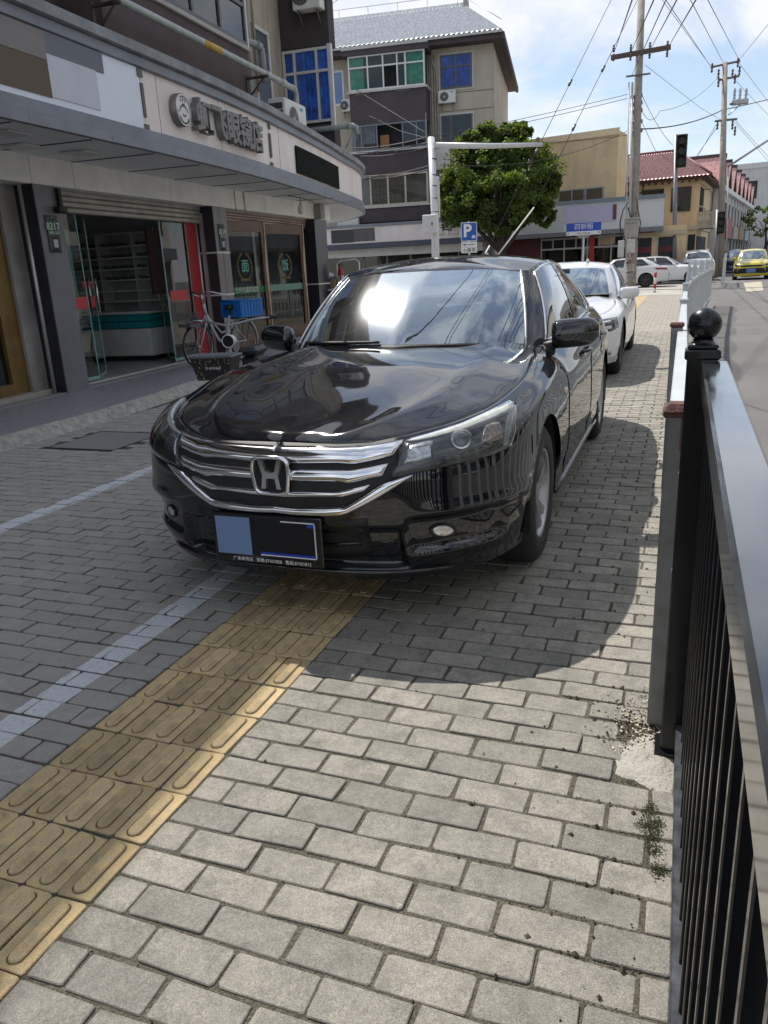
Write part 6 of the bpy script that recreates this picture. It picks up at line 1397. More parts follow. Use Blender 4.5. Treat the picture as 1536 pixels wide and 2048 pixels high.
# ground floor shop strip
bx(apt, 'shop_canopy', slate, (-16, -1.9, 3.52), (.4, 0, 3.66)); bx(apt, 'shop_sign', signw, (-16, -1.85, 2.75), (.35, -1.6, 3.52)); bx(apt, 'shop_band', M('band_blue', (.075,.08,.115), .6), (-16, -1.95, 2.50), (.4, -1.6, 2.75)); bx(apt, 'shop_lintel', tile_lt, (-16, -1.3, 2.1), (0, -1.2, 2.5))
bx(apt, 'sign_patch', M('patch_a', (.055,.058,.058), .7), (-8.15, -1.87, 2.82), (-6.95, -1.855, 3.45)); bx(apt, 'sign_patch', M('patch_b', (.115,.105,.105), .7), (-6.95, -1.87, 2.84), (-5.85, -1.855, 3.47))
text('shop_sign_lettering', '江西小炒', .62, M('letters_pale', (.52,.48,.47), .6), apt, frame_m((-1.55, -1.86, 3.12), (1,0,0), (0,0,1)), depth=.03)
bx(apt, 'shopfront', room_d, (-16, -.9, 0), (0, -.85, 2.15))
for k in range(12): bx(apt, 'shopfront_mullion', M('mullion_grey', (.20,.20,.20), .6), (-15.5+k*1.25, -.98, 0), (-15.42+k*1.25, -.88, 2.12))
bx(apt, 'shopfront_glass', clp, (-16, -.93, .4), (0, -.925, 2.1)); bx(apt, 'end_pillar', greyt, (-.45, -1.3, 0), (.0, -.8, 2.5))
m2 = apt.matrix_basis
def on2(x, y, z): return m2 @ Vector((x, y, z))
ac_unit('white air conditioner unit under the blue curtained apartment window', on2(-2.25, -.02, 9.10), a2-pi/2, w_=.85)
ac_unit('white air conditioner unit seen edge on beside the green glazed balcony', on2(-7.35, -.02, 9.15), a2-pi/2, w_=.5)
ac_unit('white louvred box beside the signal pole on the apartment block', on2(-2.55, -.02, 6.1), a2-pi/2, slats=True, w_=.75, h_=.95); ac_unit('white louvred box on the shop strip below the lowest balcony', on2(-7.3, -1.3, 3.66), a2-pi/2, slats=True, w_=1.1, h_=.5)
# ---------------------------------------------------------------- yellow building with grey shop fascia
o3, a3 = bframe(1240, 46, 0)
yb3 = thing('yellow_building', 'low yellow building with slanting parapet and long grey shop fascia', 'building', o3, a3)
yel = M('yellow_render', (.74,.57,.36), .9, streak=.25, var=.08, scale=.9, bump=.1, bscale=40, dirt=.12)
b = MB(); b.prism([(-5.6,.6,0),(-.35,-.5,0),(.0,1.5,0),(-.5,9,0),(-6,9,0)], (0,0,8.32)); b.build('wall', yel, yb3)
b = MB(); b.prism([(-5.7,.52,8.1),(-.28,-.6,8.1),(-.28,-.5,8.1),(-5.7,.66,8.1)], (0,0,.35)); b.build('parapet', M('parapet_sand', (.80,.66,.46), .9), yb3)
dirv = Vector((5.25,-1.1,0)).normalized()
w3 = win(yb3, (-3.75, .16, 4.72), dirv, (0,0,1), 2.75, .72, [.04,.85,1.6,1.7,2.71], [.04,.68], M('frame_grey3', (.33,.34,.34), .5), clp, room_d, fw=.07, back=.1)
fas = M('fascia_grey', (.62,.64,.66), .6, var=.05, scale=.6)
bx(yb3, 'fascia', fas, (-6.9, -1.3, 3.02), (2.32, -.7, 4.52)); bx(yb3, 'fascia_coping', M('coping3', (.20,.24,.28), .6), (-6.9, -1.4, 4.52), (2.38, -.6, 4.72)); bx(yb3, 'fascia_base', M('base3', (.17,.18,.20), .6), (-6.9, -1.38, 2.78), (2.36, -.7, 3.02))
bx(yb3, 'sign_panel', M('lilac_panel', (.50,.48,.66), .6, var=.03), (-3.2, -1.33, 3.45), (-.35, -1.305, 4.40)); bx(yb3, 'sign_panel', M('sage_panel', (.48,.52,.51), .6, var=.03), (-5.6, -1.33, 3.12), (-3.2, -1.306, 4.35)); bx(yb3, 'sign_mark', M('maroon_mark', (.16,.06,.07), .7), (-.42, -1.36, 3.55), (-.22, -1.31, 4.35))
bx(yb3, 'shop_wall', M('maroon_wall', (.085,.022,.02), .6), (-6.9, -.72, 0), (-4.6, -.6, 2.8)); bx(yb3, 'shop_back', room_d, (-4.6, -.3, 0), (3.4, -.25, 2.8)); bx(yb3, 'shop_glass', clp, (-4.6, -.7, .2), (.9, -.69, 2.2))
for z_ in (2.62, 2.05): bx(yb3, 'shop_transom', M('transom', (.42,.40,.36), .6), (-4.6, -.76, z_), (.9, -.66, z_+.10))
for k in range(9): bx(yb3, 'shop_mullion', M('transom', (.42,.40,.36), .6), (-4.6+k*.68, -.75, 0 if k % 2 == 0 else 2.05), (-4.53+k*.68, -.67, 2.65))
bx(yb3, 'shop_mullion', redm, (-1.75, -.78, 0), (-1.45, -.62, 2.8))
# annex with red shop windows
bx(yb3, 'annex_wall', yel, (.9, -.55, 0), (3.6, 6, 3.05)); bx(yb3, 'annex_lintel', M('annex_pale', (.52,.43,.30), .9), (.85, -.66, 2.55), (3.65, -.5, 2.78)); bx(yb3, 'annex_awning', M('rust_awning', (.20,.075,.04), .8), (.2, -1.25, 2.72), (1.9, -.56, 2.78))
for x0, x1 in ((1.0,1.75),(2.12,3.05)):
    bx(yb3, 'annex_window', room_d, (x0, -.60, .5), (x1, -.545, 2.45)); bx(yb3, 'annex_window_frame', M('annex_frame', (.55,.47,.35), .8), (x0-.12, -.59, .4), (x0-.002, -.54, 2.55)); text('window_lettering', '川味', .42, M('red_letters', (.40,.03,.03), .6), yb3, frame_m(((x0+x1)/2, -.61, 1.75), (1,0,0), (0,0,1)), depth=.005)
# ---------------------------------------------------------------- corner house with red tiled roof
o4, a4 = bframe(1388, 52, -6)
ch_ = thing('corner_house', 'two storey ochre corner house with red tiled hip roof behind the traffic light', 'building', o4, a4)
och = M('ochre_render', (.72,.55,.35), .9, streak=.25, var=.08, scale=.9, dirt=.1)
bx(ch_, 'wall', och, (-7, 0, 0), (0, 9, 6.1)); bx(ch_, 'cornice', M('pale_cornice', (.58,.47,.32), .85), (-7.1, -.12, 5.85), (.12, 9.1, 6.12)); bx(ch_, 'storey_band', M('pale_cornice', (.58,.47,.32), .85), (-7.1, -.10, 3.0), (.10, 9.1, 3.25))
bx(ch_, 'eave', M('eave_dark', (.10,.05,.04), .8), (-7.4, -.6, 6.12), (.55, 9.5, 6.22))
tile_roof(ch_, (-7.6,-.75,6.2), (.75,-.75,6.2), (-2.0,4.0,8.35), (-7.6,4.0,8.35), redt, nm='roof_tiles'); tile_roof(ch_, (.75,-.75,6.2), (.75,9.6,6.2), (-2.0,4.2,8.35), (-2.0,4.0,8.35), redt, nm='roof_tiles')
b = MB(); b.tube([(-7.6,4.0,8.42),(-2.0,4.0,8.42)], .10, 6); b.build('ridge', M('ridge_red', (.16,.05,.045), .6), ch_); b = MB(); b.tube([(-2.0,4.0,8.40),(.75,-.75,6.28)], .09, 6); b.build('hip_ridge', M('ridge_red', (.16,.05,.045), .6), ch_)
b = MB(); b.add([(-7.6,4.0,8.35),(-2,4.0,8.35),(.75,9.6,6.2),(-7.6,9.6,6.2)], [(0,1,2,3)]); b.build('roof_back', redt, ch_)
for k in range(10): bx(ch_, 'rafter_end', M('eave_dark', (.10,.05,.04), .8), (-3.6+k*.42, -.55, 5.96), (-3.5+k*.42, -.1, 6.1))
for x0, w_ in ((-1.72,1.25),(-3.6,1.4),(-6.0,1.6)):
    bx(ch_, 'window_recess', room_d, (x0, -.03, 4.2), (x0+w_, -.004, 5.72)); win(ch_, (x0,-.06,4.2), (1,0,0), (0,0,1), w_, 1.52, [.04,w_*.25,w_-.04], [.04,1.1,1.48], M('frame_darkbrown', (.05,.04,.035), .5), clp, None, fw=.08)
bx(ch_, 'side_window', room_d, (.004, .8, 4.1), (.03, 2.6, 5.7)); win(ch_, (.06,.8,4.1), (0,1,0), (0,0,1), 1.8, 1.6, [.04,.6,1.2,1.76], [.04,1.56], M('frame_darkbrown', (.05,.04,.035), .5), clp, None, fw=.08)
b = MB(); q0 = Vector((.05,.9,4.15)); b.tube([q0, q0+Vector((.75,-.1,0)), q0+Vector((.75,-.1,1.35)), q0+Vector((0,0,1.35))], .04, 4, closed=True); b.build('open_sash', M('frame_darkbrown', (.05,.04,.035), .5), ch_)
bx(ch_, 'balcony_slab', M('balcony_pale', (.50,.47,.38), .8), (-.2, .1, 3.05), (1.0, 3.4, 3.25)); bx(ch_, 'balcony_rail', M('balcony_pale', (.50,.47,.38), .8), (-.1, .12, 3.95), (1.0, .22, 4.08))
for k in range(7): b = MB(); b.lathe([(.05,3.25),(.08,3.45),(.045,3.65),(.06,3.95)], 8, c=(.0+.15*k,.17,0)); b.build('baluster', M('balcony_pale', (.50,.47,.38), .8), ch_)
b = MB(); b.tube([(.1+.35*cos(a_), .17, 4.08+.35*sin(a_)) for a_ in frange(0, pi, 10)], .05, 6); b.build('balcony_arch', M('balcony_pale', (.50,.47,.38), .8), ch_)
bx(ch_, 'ground_door', room_d, (-.5, -.03, 0), (-.05, -.004, 2.7)); bx(ch_, 'shopfront_side', room_d, (.004, .3, 0), (.03, 7, 2.6)); bx(ch_, 'wall_patch', M('patch_ochre', (.40,.25,.14), .9), (-2.6,-.02,0), (-.7,-.004,2.55))
b = MB(); b.tube([(-3.5,-.1,6.0),(-3.6,-.12,5.6),(-4.2,-.12,5.4),(-4.3,-.12,3.2)], .05, 6); b.build('drain_pipe', M('pipe_maroon', (.08,.03,.03), .6), ch_)
m4 = ch_.matrix_basis
def on4(x, y, z): return m4 @ Vector((x, y, z))
# terrace of white shophouses with gabled dormers, receding along the street
wh5 = M('white_render', (.58,.58,.57), .85, streak=.25, var=.07, scale=.7, dirt=.2); dk5 = M('dark_gable', (.075,.055,.055), .8)
row = thing('shophouse_terrace', 'white shophouse terrace with a row of steep dark dormer gables along the street', 'building', on4(.55, 9.2, 0), a4-radians(1.5))
bx(row, 'wall', wh5, (-8, 0, 0), (0, 40, 6.3)); bx(row, 'gutter', M('gutter_white', (.62,.63,.64), .6), (-.1, 0, 5.95), (.35, 40, 6.30)); bx(row, 'roof_slab', dk5, (-8, 0, 6.3), (-.3, 40, 6.45))
for k in range(8):
    y_ = 1.0+k*4.8; b = MB(); b.prism([(-.2,y_,6.3),(-.2,y_+3.2,6.3),(-.2,y_+1.6,8.3)], (-4.5,0,0)); b.build('dormer', M('dormer_white', (.55,.55,.54), .8), row)
    for sg in (0,1):
        b = MB(); p0 = Vector((.05,y_-.25,6.15)) if sg == 0 else Vector((.05,y_+3.45,6.15)); p1 = Vector((.05,y_+1.6,8.45)); nrm = Vector((0,-1,.7)) if sg == 0 else Vector((0,1,.7)); b.prism([p0, p1, p1+nrm*.12, p0+nrm*.12], (-4.7,0,0)); ro = b.build('dormer_roof', dk5 if sg else redt, row)
    b = MB(); b.prism([(.1,y_+1.45,8.4),(.1,y_+1.75,8.4),(.1,y_+1.75,8.75),(.1,y_+1.45,8.75)], (-4.8,0,0)); b.build('dormer_ridge', dk5, row)
    bx(row, 'dormer_vent', dk5, (-.195,y_+1.2,6.6), (-.18,y_+2.0,7.3))
for k in range(12):
    y_ = 1.2+k*3.2; bx(row, 'window', room_d, (.002,y_,3.7), (.03,y_+.8,5.3)); bx(row, 'window', room_d, (.002,y_+1.1,3.7), (.03,y_+1.6,5.3)); bx(row, 'pilaster', wh5, (.0,y_+2.3,0), (.12,y_+2.55,5.95)); bx(row, 'shopfront', room_d, (.002,y_-.2,.1), (.04,y_+2.1,2.5))
for k, (c_, h_) in enumerate(((.30,.05,.06),1.5) if False else ((((.30,.07,.08)),1.5), ((.30,.29,.27),1.0), ((.32,.24,.16),1.2), ((.34,.38,.42),1.1), ((.30,.30,.30),.9))):
    bx(row, 'shop_sign', M('row_sign%d' % k, c_, .6, var=.12, scale=2), (.02, 2+k*6.5, 2.55), (.55, 6.5+k*6.5, 2.55+h_))
b6 = thing('white_office_block', 'white three storey block with narrow windows at the terrace end', 'building', on4(3.2, 52, 0), a4-radians(1.5))
bx(b6, 'wall', wh5, (-10, 0, 0), (0, 26, 11.0)); bx(b6, 'parapet', M('parapet_white', (.62,.62,.61), .8), (-10.1, -.1, 11.0), (.1, 26, 11.6))
for k in range(7):
    for z_ in (1.0, 4.2, 7.6): bx(b6, 'window', room_d, (.002, 1.5+k*3.4, z_), (.05, 2.9+k*3.4, z_+2.0))
for k in range(3): bx(b6, 'window', room_d, (-8+k*2.6, -.05, 7.6), (-6.8+k*2.6, -.002, 9.6))
b7 = thing('far_beige_house', 'beige house with dark roof closing the end of the street', 'building', on4(12, 95, 0), a4)
bx(b7, 'wall', M('far_beige', (.44,.37,.28), .9), (-6, 0, 0), (14, 10, 8)); b = MB(); b.prism([(-7,-1,8),(15,-1,8),(15,5,11.5),(-7,5,11.5)], (0,.2,.2)); b.build('roof', M('far_roof', (.12,.11,.11), .8), b7)
for k in range(5): bx(b7, 'window', room_d, (-4+k*3.2,-.05,4.6), (-2.6+k*3.2,-.002,6.4))
# ---------------------------------------------------------------- trees
def leafmat(name, c, tr=.5):
    mt = bpy.data.materials.new(name); mt.use_nodes = True; t = mt.node_tree; t.nodes.clear(); lk = t.links.new
    o = N(t, 'ShaderNodeOutputMaterial'); a = N(t, 'ShaderNodeAttribute', attribute_name='rnd'); rp = N(t, 'ShaderNodeMapRange', ins={3: .55, 4: 1.5}); lk(a.outputs['Fac'], rp.inputs[0])
    v = N(t, 'ShaderNodeVectorMath', operation='SCALE'); v.inputs[0].default_value = c; lk(rp.outputs[0], v.inputs['Scale'])
    d = N(t, 'ShaderNodeBsdfPrincipled', ins={'Roughness': .55}); lk(v.outputs[0], d.inputs['Base Color']); tl = N(t, 'ShaderNodeBsdfTranslucent'); v2 = N(t, 'ShaderNodeVectorMath', operation='MULTIPLY'); v2.inputs[1].default_value = (1.9,1.75,.6); lk(v.outputs[0], v2.inputs[0]); lk(v2.outputs[0], tl.inputs[0])
    m_ = N(t, 'ShaderNodeMixShader', ins={0: tr}); lk(d.outputs[0], m_.inputs[1]); lk(tl.outputs[0], m_.inputs[2]); lk(m_.outputs[0], o.inputs[0]); return mt
lm1 = leafmat('camphor_leaf', (.075,.12,.028), .5)
def tree(name, label, base, h, crown, nclump, nleaf, seed, ls=.16, trunk_r=.16, group=None, mat=lm1, fork=.45):
    """crown = list of (cx,cy,cz,rx,ry,rz) ellipsoids relative to base"""
    r = random.Random(seed); t_ = thing(name, label, 'tree', base, 0, group); bkm = M('bark', (.045,.038,.03), .95, var=.3, scale=9, bump=.6, bscale=40); b = MB(); fk = Vector((.05,0,h*fork))
    b.tube([(0,0,-.1),(.02,.02,h*fork*.5),fk], [trunk_r*1.15,trunk_r,trunk_r*.85], 9)
    for c in crown:
        e = Vector(c[:3]); mid = fk.lerp(e, .5)+Vector((r.uniform(-.2,.2), r.uniform(-.2,.2), .1)); b.tube([fk-Vector((0,0,.1)), mid, e], [trunk_r*.6,trunk_r*.4,trunk_r*.12], 7)
        for k in range(3): q = e+Vector((r.uniform(-1,1)*c[3], r.uniform(-1,1)*c[4], r.uniform(-.6,.6)*c[5]))*.8; b.tube([mid, mid.lerp(q,.6)+Vector((0,0,.1)), q], [trunk_r*.25,trunk_r*.15,trunk_r*.05], 5)
    b.build('trunk', bkm, t_)
    L_ = MB(); rn = []
    for c in crown:
        for k in range(nclump):
            while True:
                d = Vector((r.uniform(-1,1), r.uniform(-1,1), r.uniform(-1,1)))
                if .35 < d.length < 1: break
            cc_ = Vector(c[:3])+Vector((d.x*c[3], d.y*c[4], d.z*c[5])); cr = r.uniform(.28,.55)*min(c[3:])*.62; tone = r.uniform(.15,.85)
            for j in range(nleaf):
                g = Vector((r.gauss(0,1), r.gauss(0,1), r.gauss(0,.75))); g = g.normalized()*cr*r.random()**.4; p = cc_+g; a_ = Vector((r.uniform(-1,1), r.uniform(-1,1), r.uniform(-.9,.4))).normalized()*ls*r.uniform(.6,1.15); s_ = a_.cross(Vector((r.uniform(-1,1), r.uniform(-1,1), r.uniform(-1,1)))).normalized()*a_.length*.38
                L_.add([p, p+a_*.5+s_, p+a_, p+a_*.5-s_], [(0,1,2,3)]); rn.append(min(1, max(0, tone+r.uniform(-.25,.25))))
    o = L_.build('crown', mat, t_); o['kind'] = 'stuff'; at_ = o.data.attributes.new('rnd', 'FLOAT', 'FACE'); at_.data.foreach_set('value', rn); return t_
tb_ = PD(1002, 500, 34); tb_.z = 0
tx = lambda px, py, D: PD(px, py, D)-tb_
def blob(px, py, rx, rz, D=34, ry=None):
    c = tx(px, py, D); k = D/F; return (c.x, c.y, c.z, rx*k, (ry or rx)*k, rz*k)
tree('camphor_tree', 'round leafy camphor tree growing between the apartment block and yellow building', tb_, 4.6, [blob(950,345,62,60), blob(1010,306,60,42), blob(1060,345,60,62), blob(985,390,85,55,33.4), blob(1050,405,52,46), blob(930,405,46,44), blob(1000,350,80,70,34.8), blob(975,275,30,26), blob(1085,400,26,55), blob(915,420,36,36), blob(1000,435,60,30,33.6), blob(955,300,46,36), blob(1040,264,22,20), blob(898,372,20,26), blob(1102,365,18,26), blob(930,296,22,22), blob(1015,262,20,16)], 60, 95, 5, ls=.135, trunk_r=.19, fork=.42)
for k, (px_, py_, D_, s_) in enumerate(((1530,440,75,26),(1545,380,110,34))):
    bb_ = PD(px_, 500, D_); bb_.z = 0; c = PD(px_, py_, D_)-bb_; kk = D_/F*s_; tree('street_tree', ('leafy street tree over the far pavement behind the yellow car','tall tree far down the street by the beige house')[k], bb_, c.z, [(c.x,c.y,c.z,kk*1.6,kk*1.6,kk),(c.x+kk,c.y,c.z+.4*kk,kk,kk,kk)], 22, 34, 30+k, ls=.3, trunk_r=.2)
# ---------------------------------------------------------------- poles, signals, signs
conc = M('pole_concrete', (.30,.27,.235), .9, var=.15, scale=3, bump=.4, bscale=40, dirt=.3); steelw = M('pole_white', (.62,.63,.64), .45, var=.06, dirt=.1); porc = M('porcelain', (.10,.06,.05), .3); wire_m = M('wire_black', (.035,.035,.04), .7)
u0 = PZ(1262, 580, 0); UD = proj(u0)[2]
up_ = thing('utility_pole', 'tall grey concrete utility pole with meter boxes at the crossing', 'utility pole', u0)
def loc(o, px, py, D): return o.matrix_basis.inverted() @ PD(px, py, D)
tp = loc(up_, 1285, -60, UD)
b = MB(); b.tube([(0,0,-.1),(tp.x*.33,tp.y*.33,tp.z*.33),(tp.x*.66,tp.y*.66,tp.z*.66),tp], [.215,.195,.17,.15], 14); b.build('shaft', conc, up_)
def seg(px0, py0, px1, py1, D, dy=0.): return loc(up_, px0, py0, D), loc(up_, px1, py1, D)
p, q = seg(1225, 112, 1338, 102, UD); b = MB(); d = q-p; b.box((p+q)/2+Vector((0,-.2,0)), (d.length,.10,.20), rot=(0,-atan2(d.z,d.x),0)); b.build('cross_arm', M('arm_rust', (.10,.07,.06), .7), up_)
for px_, py_ in ((1228,108),(1262,107),(1300,103),(1335,100)):
    for dz in (-.18,.18): c = loc(up_, px_, py_, UD)+Vector((0,-.2,dz)); b = MB(); b.lathe([(.02,-.15),(.06,-.12),(.03,-.05),(.07,0),(.03,.05),(.06,.12),(.02,.15)], 10, c=c); b.build('insulator', porc, up_)
p, q = seg(1254, 152, 1300, 152, UD); b = MB(); b.box((p+q)/2+Vector((0,-.2,0)), ((q-p).length,.06,.07)); b.build('bracket_arm', M('arm_grey', (.14,.14,.14), .6), up_)
for py_ in (192, 207, 222, 244, 262): p, q = seg(1262, py_+3, 1284, py_-2, UD); b = MB(); b.cyl(p+Vector((0,0,0)), q, .09, n=8); b.build('clamp', M('arm_grey', (.14,.14,.14), .6), up_)
for x_, r_ in ((1252,.035),(1259,.05)): b = MB(); b.tube([loc(up_, x_, 520, UD-.25), loc(up_, x_+2, 350, UD-.25), loc(up_, x_+6, 165, UD-.25)], r_, 6); b.build('conduit', M('conduit_pale', (.45,.44,.42), .6), up_)
c = loc(up_, 1263, 457, UD-.28); b = MB(); b.box(c, (.62,.22,.80), bev=.02); bo_ = b.build('meter_box', M('meter_grey', (.36,.345,.31), .6, var=.1, dirt=.15), up_); b = MB(); b.box(c+Vector((0,-.02,.42)), (.68,.3,.04)); b.build('box_lid', M('lid_pale', (.48,.46,.42), .6), bo_)
for i in range(4): b = MB(); b.box(c+Vector((-.2+.12*i,-.115,.22)), (.04,.01,.05)); b.build('box_label', matte_black, bo_)
c = loc(up_, 1262, 492, UD-.28); b = MB(); b.box(c, (.34,.16,.60), bev=.02); b.build('small_box', M('meter_pale', (.55,.55,.53), .6, var=.08), up_)
c = loc(up_, 1242, 498, UD-.1); b = MB(); b.box(c, (.28,.2,.72), bev=.02); b.build('side_box', M('meter_pale', (.55,.55,.53), .6), up_)
for k, (py0, py1, cc) in enumerate(((508,525,(.30,.22,.19)),(530,545,(.36,.30,.27)),(548,566,(.26,.24,.22)))):
    p = loc(up_, 1262, py0, UD); q = loc(up_, 1262, py1, UD); b = MB(); b.cyl(p, q, .218-.002*k, n=14, caps=False); b.build('poster', M('poster%d' % k, cc, .9, var=.5, scale=14), up_)
b = MB(); b.tube([loc(up_, 1256, 405, UD-.3), loc(up_, 1246, 420, UD-.3), loc(up_, 1240, 445, UD-.3), loc(up_, 1242, 470, UD-.3), loc(up_, 1250, 475, UD-.3)], .03, 6); b.tube([loc(up_, 1270, 380, UD-.3), loc(up_, 1276, 420, UD-.3), loc(up_, 1281, 445, UD-.3), loc(up_, 1276, 480, UD-.3)], .025, 6); b.tube([loc(up_, 1256, 415, UD-.3), loc(up_, 1262, 436, UD-.35), loc(up_, 1272, 424, UD-.3)], .03, 6); b.build('cable_loop', wire_m, up_)
# second pole with transformer gear
D2 = 50; u1 = PD(1441, 540, D2); u1.z = -.02; p2_ = thing('transformer_pole', 'utility pole with cross arms and drop-out fuses down the street', 'utility pole', u1); tp = loc(p2_, 1450, 126, D2)
b = MB(); b.tube([(0,0,0), tp*.5, tp], [.24,.20,.16], 12); b.build('shaft', conc, p2_)
for (x0, y0, x1, y1) in ((1423,134,1480,122),(1438,160,1478,152),(1430,242,1474,238),(1460,208,1496,202)):
    p, q = loc(p2_, x0, y0, D2), loc(p2_, x1, y1, D2); b = MB(); b.tube([p, q], .07, 6); b.build('cross_arm', M('arm_grey', (.14,.14,.14), .6), p2_)
for px_, py_ in ((1424,136),(1437,148),(1450,140),(1476,125),(1479,142),(1465,148),(1437,165),(1470,158),(1435,250),(1445,258),(1465,250),(1470,262)):
    c = loc(p2_, px_, py_, D2); b = MB(); b.lathe([(.03,-.28),(.08,-.2),(.04,-.1),(.09,0),(.04,.1),(.08,.2),(.03,.28)], 8, c=c); b.build('insulator', porc, p2_)
for px_ in (1469,1480,1492): c = loc(p2_, px_, 190, D2); b = MB(); b.lathe([(.04,-.3),(.10,-.2),(.06,-.1),(.10,0),(.06,.1),(.10,.2),(.04,.4)], 8, c=c); b.build('bushing', M('bushing_grey', (.40,.42,.44), .5), p2_)
c = loc(p2_, 1480, 204, D2); b = MB(); b.box(c, (1.0,.5,.28), bev=.03); b.build('switch_body', M('bushing_grey', (.40,.42,.44), .5), p2_); b = MB(); b.cyl(loc(p2_, 1457, 230, D2), loc(p2_, 1480, 210, D2), .04, n=6); b.build('strut', alu, p2_)
b = MB(); b.cyl(loc(p2_, 1455, 334, D2), loc(p2_, 1540, 278, D2-2), .07, n=8); b.build('lamp_arm', M('arm_pale', (.42,.45,.48), .5), p2_)
b = MB(); b.tube([loc(p2_, 1452, 520, D2), loc(p2_, 1457, 330, D2)], .05, 6); b.build('conduit', M('conduit_pale', (.45,.44,.42), .6), p2_)
# signal poles
def signal(px_, base_py, D, top_py, hx, hy, hh, label, r=.11, mat=None):
    bs = PD(px_, base_py, D); bs.z = -.02; t_ = thing('traffic_light', label, 'traffic light', bs); tp = t_.matrix_basis.inverted() @ PD(px_+3, top_py, D)
    b = MB(); b.tube([(0,0,0), tp], [r*1.2, r], 10); b.build('pole', mat or M('pole_grey', (.20,.20,.22), .5, metal=.3), t_)
    c = t_.matrix_basis.inverted() @ PD(hx, hy, D-.3); s_ = hh*D/F; hd = MB(); hd.box(c, (s_*.34,s_*.24,s_), bev=.04); ho = hd.build('signal_head', matte_black, t_)
    for k in range(3):
        cz = c+Vector((0,-s_*.12,s_*(.31-.31*k))); b = MB(); b.lathe([(s_*.135,-.0),(s_*.135,-s_*.22)], 14, c=cz, ax='y'); b.build('visor', matte_black, ho); b = MB(); b.lathe([(0,-.02),(s_*.12,-.02)], 14, c=cz, ax='y', smooth=False); b.build('lamp', M('lamp_off', (.03,.02,.02), .3), ho)
    return t_
signal(1349, 540, 44, 270, 1363, 302, 60, 'black traffic light on a grey pole before the red tiled roof'); signal(1432, 540, 47, 420, 1442, 445, 42, 'small black traffic light beside the transformer pole', r=.10)
# white camera gantry
g0 = PD(871, 545, 27); g0.z = 0; ga = thing('signal_gantry', 'white steel gantry pole with long arm and control box', 'pole', g0); l = lambda x, y, D=27: ga.matrix_basis.inverted() @ PD(x, y, D)
b = MB(); b.tube([(0,0,0), l(870,440), l(862,276)], [.15,.13,.12], 12); b.build('pole', steelw, ga); b = MB(); b.tube([l(864,291), l(985,292), l(1085,289)], [.11,.09,.07], 10); b.build('arm', steelw, ga)
b = MB(); b.box(l(861,448,26.8), (.50,.30,.60), bev=.02); bo_ = b.build('control_box', steelw, ga); b = MB(); b.box(l(864,447,26.6)+Vector((0,0,0)), (.03,.02,.10)); b.build('box_lock', matte_black, bo_)
b = MB(); b.box(l(877,395,26.9), (.09,.08,1.35), bev=.02); b.build('cable_duct', M('duct_pale', (.55,.58,.55), .5), ga); b = MB(); b.box(l(1076,281,27), (.12,.12,.22), bev=.03); b.build('camera_head', M('cam_brown', (.16,.12,.09), .6), ga)
for py_ in (318, 350, 372, 397, 424): b = MB(); c = l(865+(py_-290)*.035, py_, 27); b.cyl(c-Vector((0,0,.02)), c+Vector((0,0,.02)), .138, n=14); b.build('clamp_band', M('arm_grey', (.14,.14,.14), .6), ga)
# guy wires with white sleeves
for k, (a_, c_, e_) in enumerate((((992,515),(1068,415),(1285,-20)), ((966,515),(979,492),(1232,-20)))):
    A_, C_ = PD(*a_, 30), PD(*c_, 30.5); g_ = thing('guy_wire', ('long stay wire with white sleeve rising over the yellow building','stay wire with short white sleeve rising past the tree')[k], 'wire', A_); iv = g_.matrix_basis.inverted()
    b = MB(); b.tube([iv @ A_, iv @ C_], .03, 8); b.build('sleeve', M('sleeve_white', (.66,.64,.60), .6), g_); E_ = PD(*e_, 33)
    b = MB(); b.tube([iv @ C_, iv @ E_], .014, 5); b.build('strand', wire_m, g_)
    for t__ in (.35,.62): q = C_.lerp(E_, t__); b = MB(); b.cyl(iv @ (q-(E_-C_).normalized()*.15), iv @ (q+(E_-C_).normalized()*.15), .05, n=8); b.build('strain_insulator', porc, g_)
# signs
s0 = PD(939, 545, 29.5); s0.z = 0; ps = thing('parking_sign', 'blue parking sign with arrow plate below', 'sign', s0, YAW*.6); l = lambda x, y, D=29.5: ps.matrix_basis.inverted() @ PD(x, y, D)
b = MB(); b.tube([(0,.05,0),(0,.05,(l(939,445)).z)], .035, 8); b.build('post', alu, ps); zt, zb = l(939,446).z, l(939,483).z; w_ = .30
b = MB(); b.b2((-w_,-.01,zb),(w_,.01,zt), bev=.01); b.build('panel', M('sign_white', (.7,.72,.74), .5), ps); b = MB(); b.b2((-w_+.025,-.014,zb+.025),(w_-.025,-.009,zt-.025)); b.build('blue_field', M('sign_blue', (.012,.10,.42), .45), ps)
text('letter', 'P', .62, M('sign_letter_white', (.75,.76,.78), .5), ps, frame_m((-.06,-.018,(zb+zt)/2+.02), (1,0,0), (0,0,1)), depth=.002, bold=.02); b = MB(); b.b2((.10,-.018,zb+.12),(.24,-.014,zb+.17)); b.b2((.125,-.018,zb+.17),(.215,-.014,zb+.21)); b.b2((.115,-.018,zb+.09),(.145,-.014,zb+.12)); b.b2((.195,-.018,zb+.09),(.225,-.014,zb+.12)); b.build('car_pictogram', M('sign_letter_white', (.75,.76,.78), .5), ps)
za = zb-.02; b = MB(); b.b2((-w_,-.01,za-.20),(w_,.01,za), bev=.008); ap_ = b.build('arrow_plate', M('sign_white', (.7,.72,.74), .5), ps); b = MB(); b.b2((-.18,-.014,za-.108),(.22,-.010,za-.092)); b.add([(-.24,-.013,za-.10),(-.16,-.013,za-.06),(-.16,-.013,za-.14)], [(0,1,2),(2,1,0)]); b.build('arrow', matte_black, ap_)
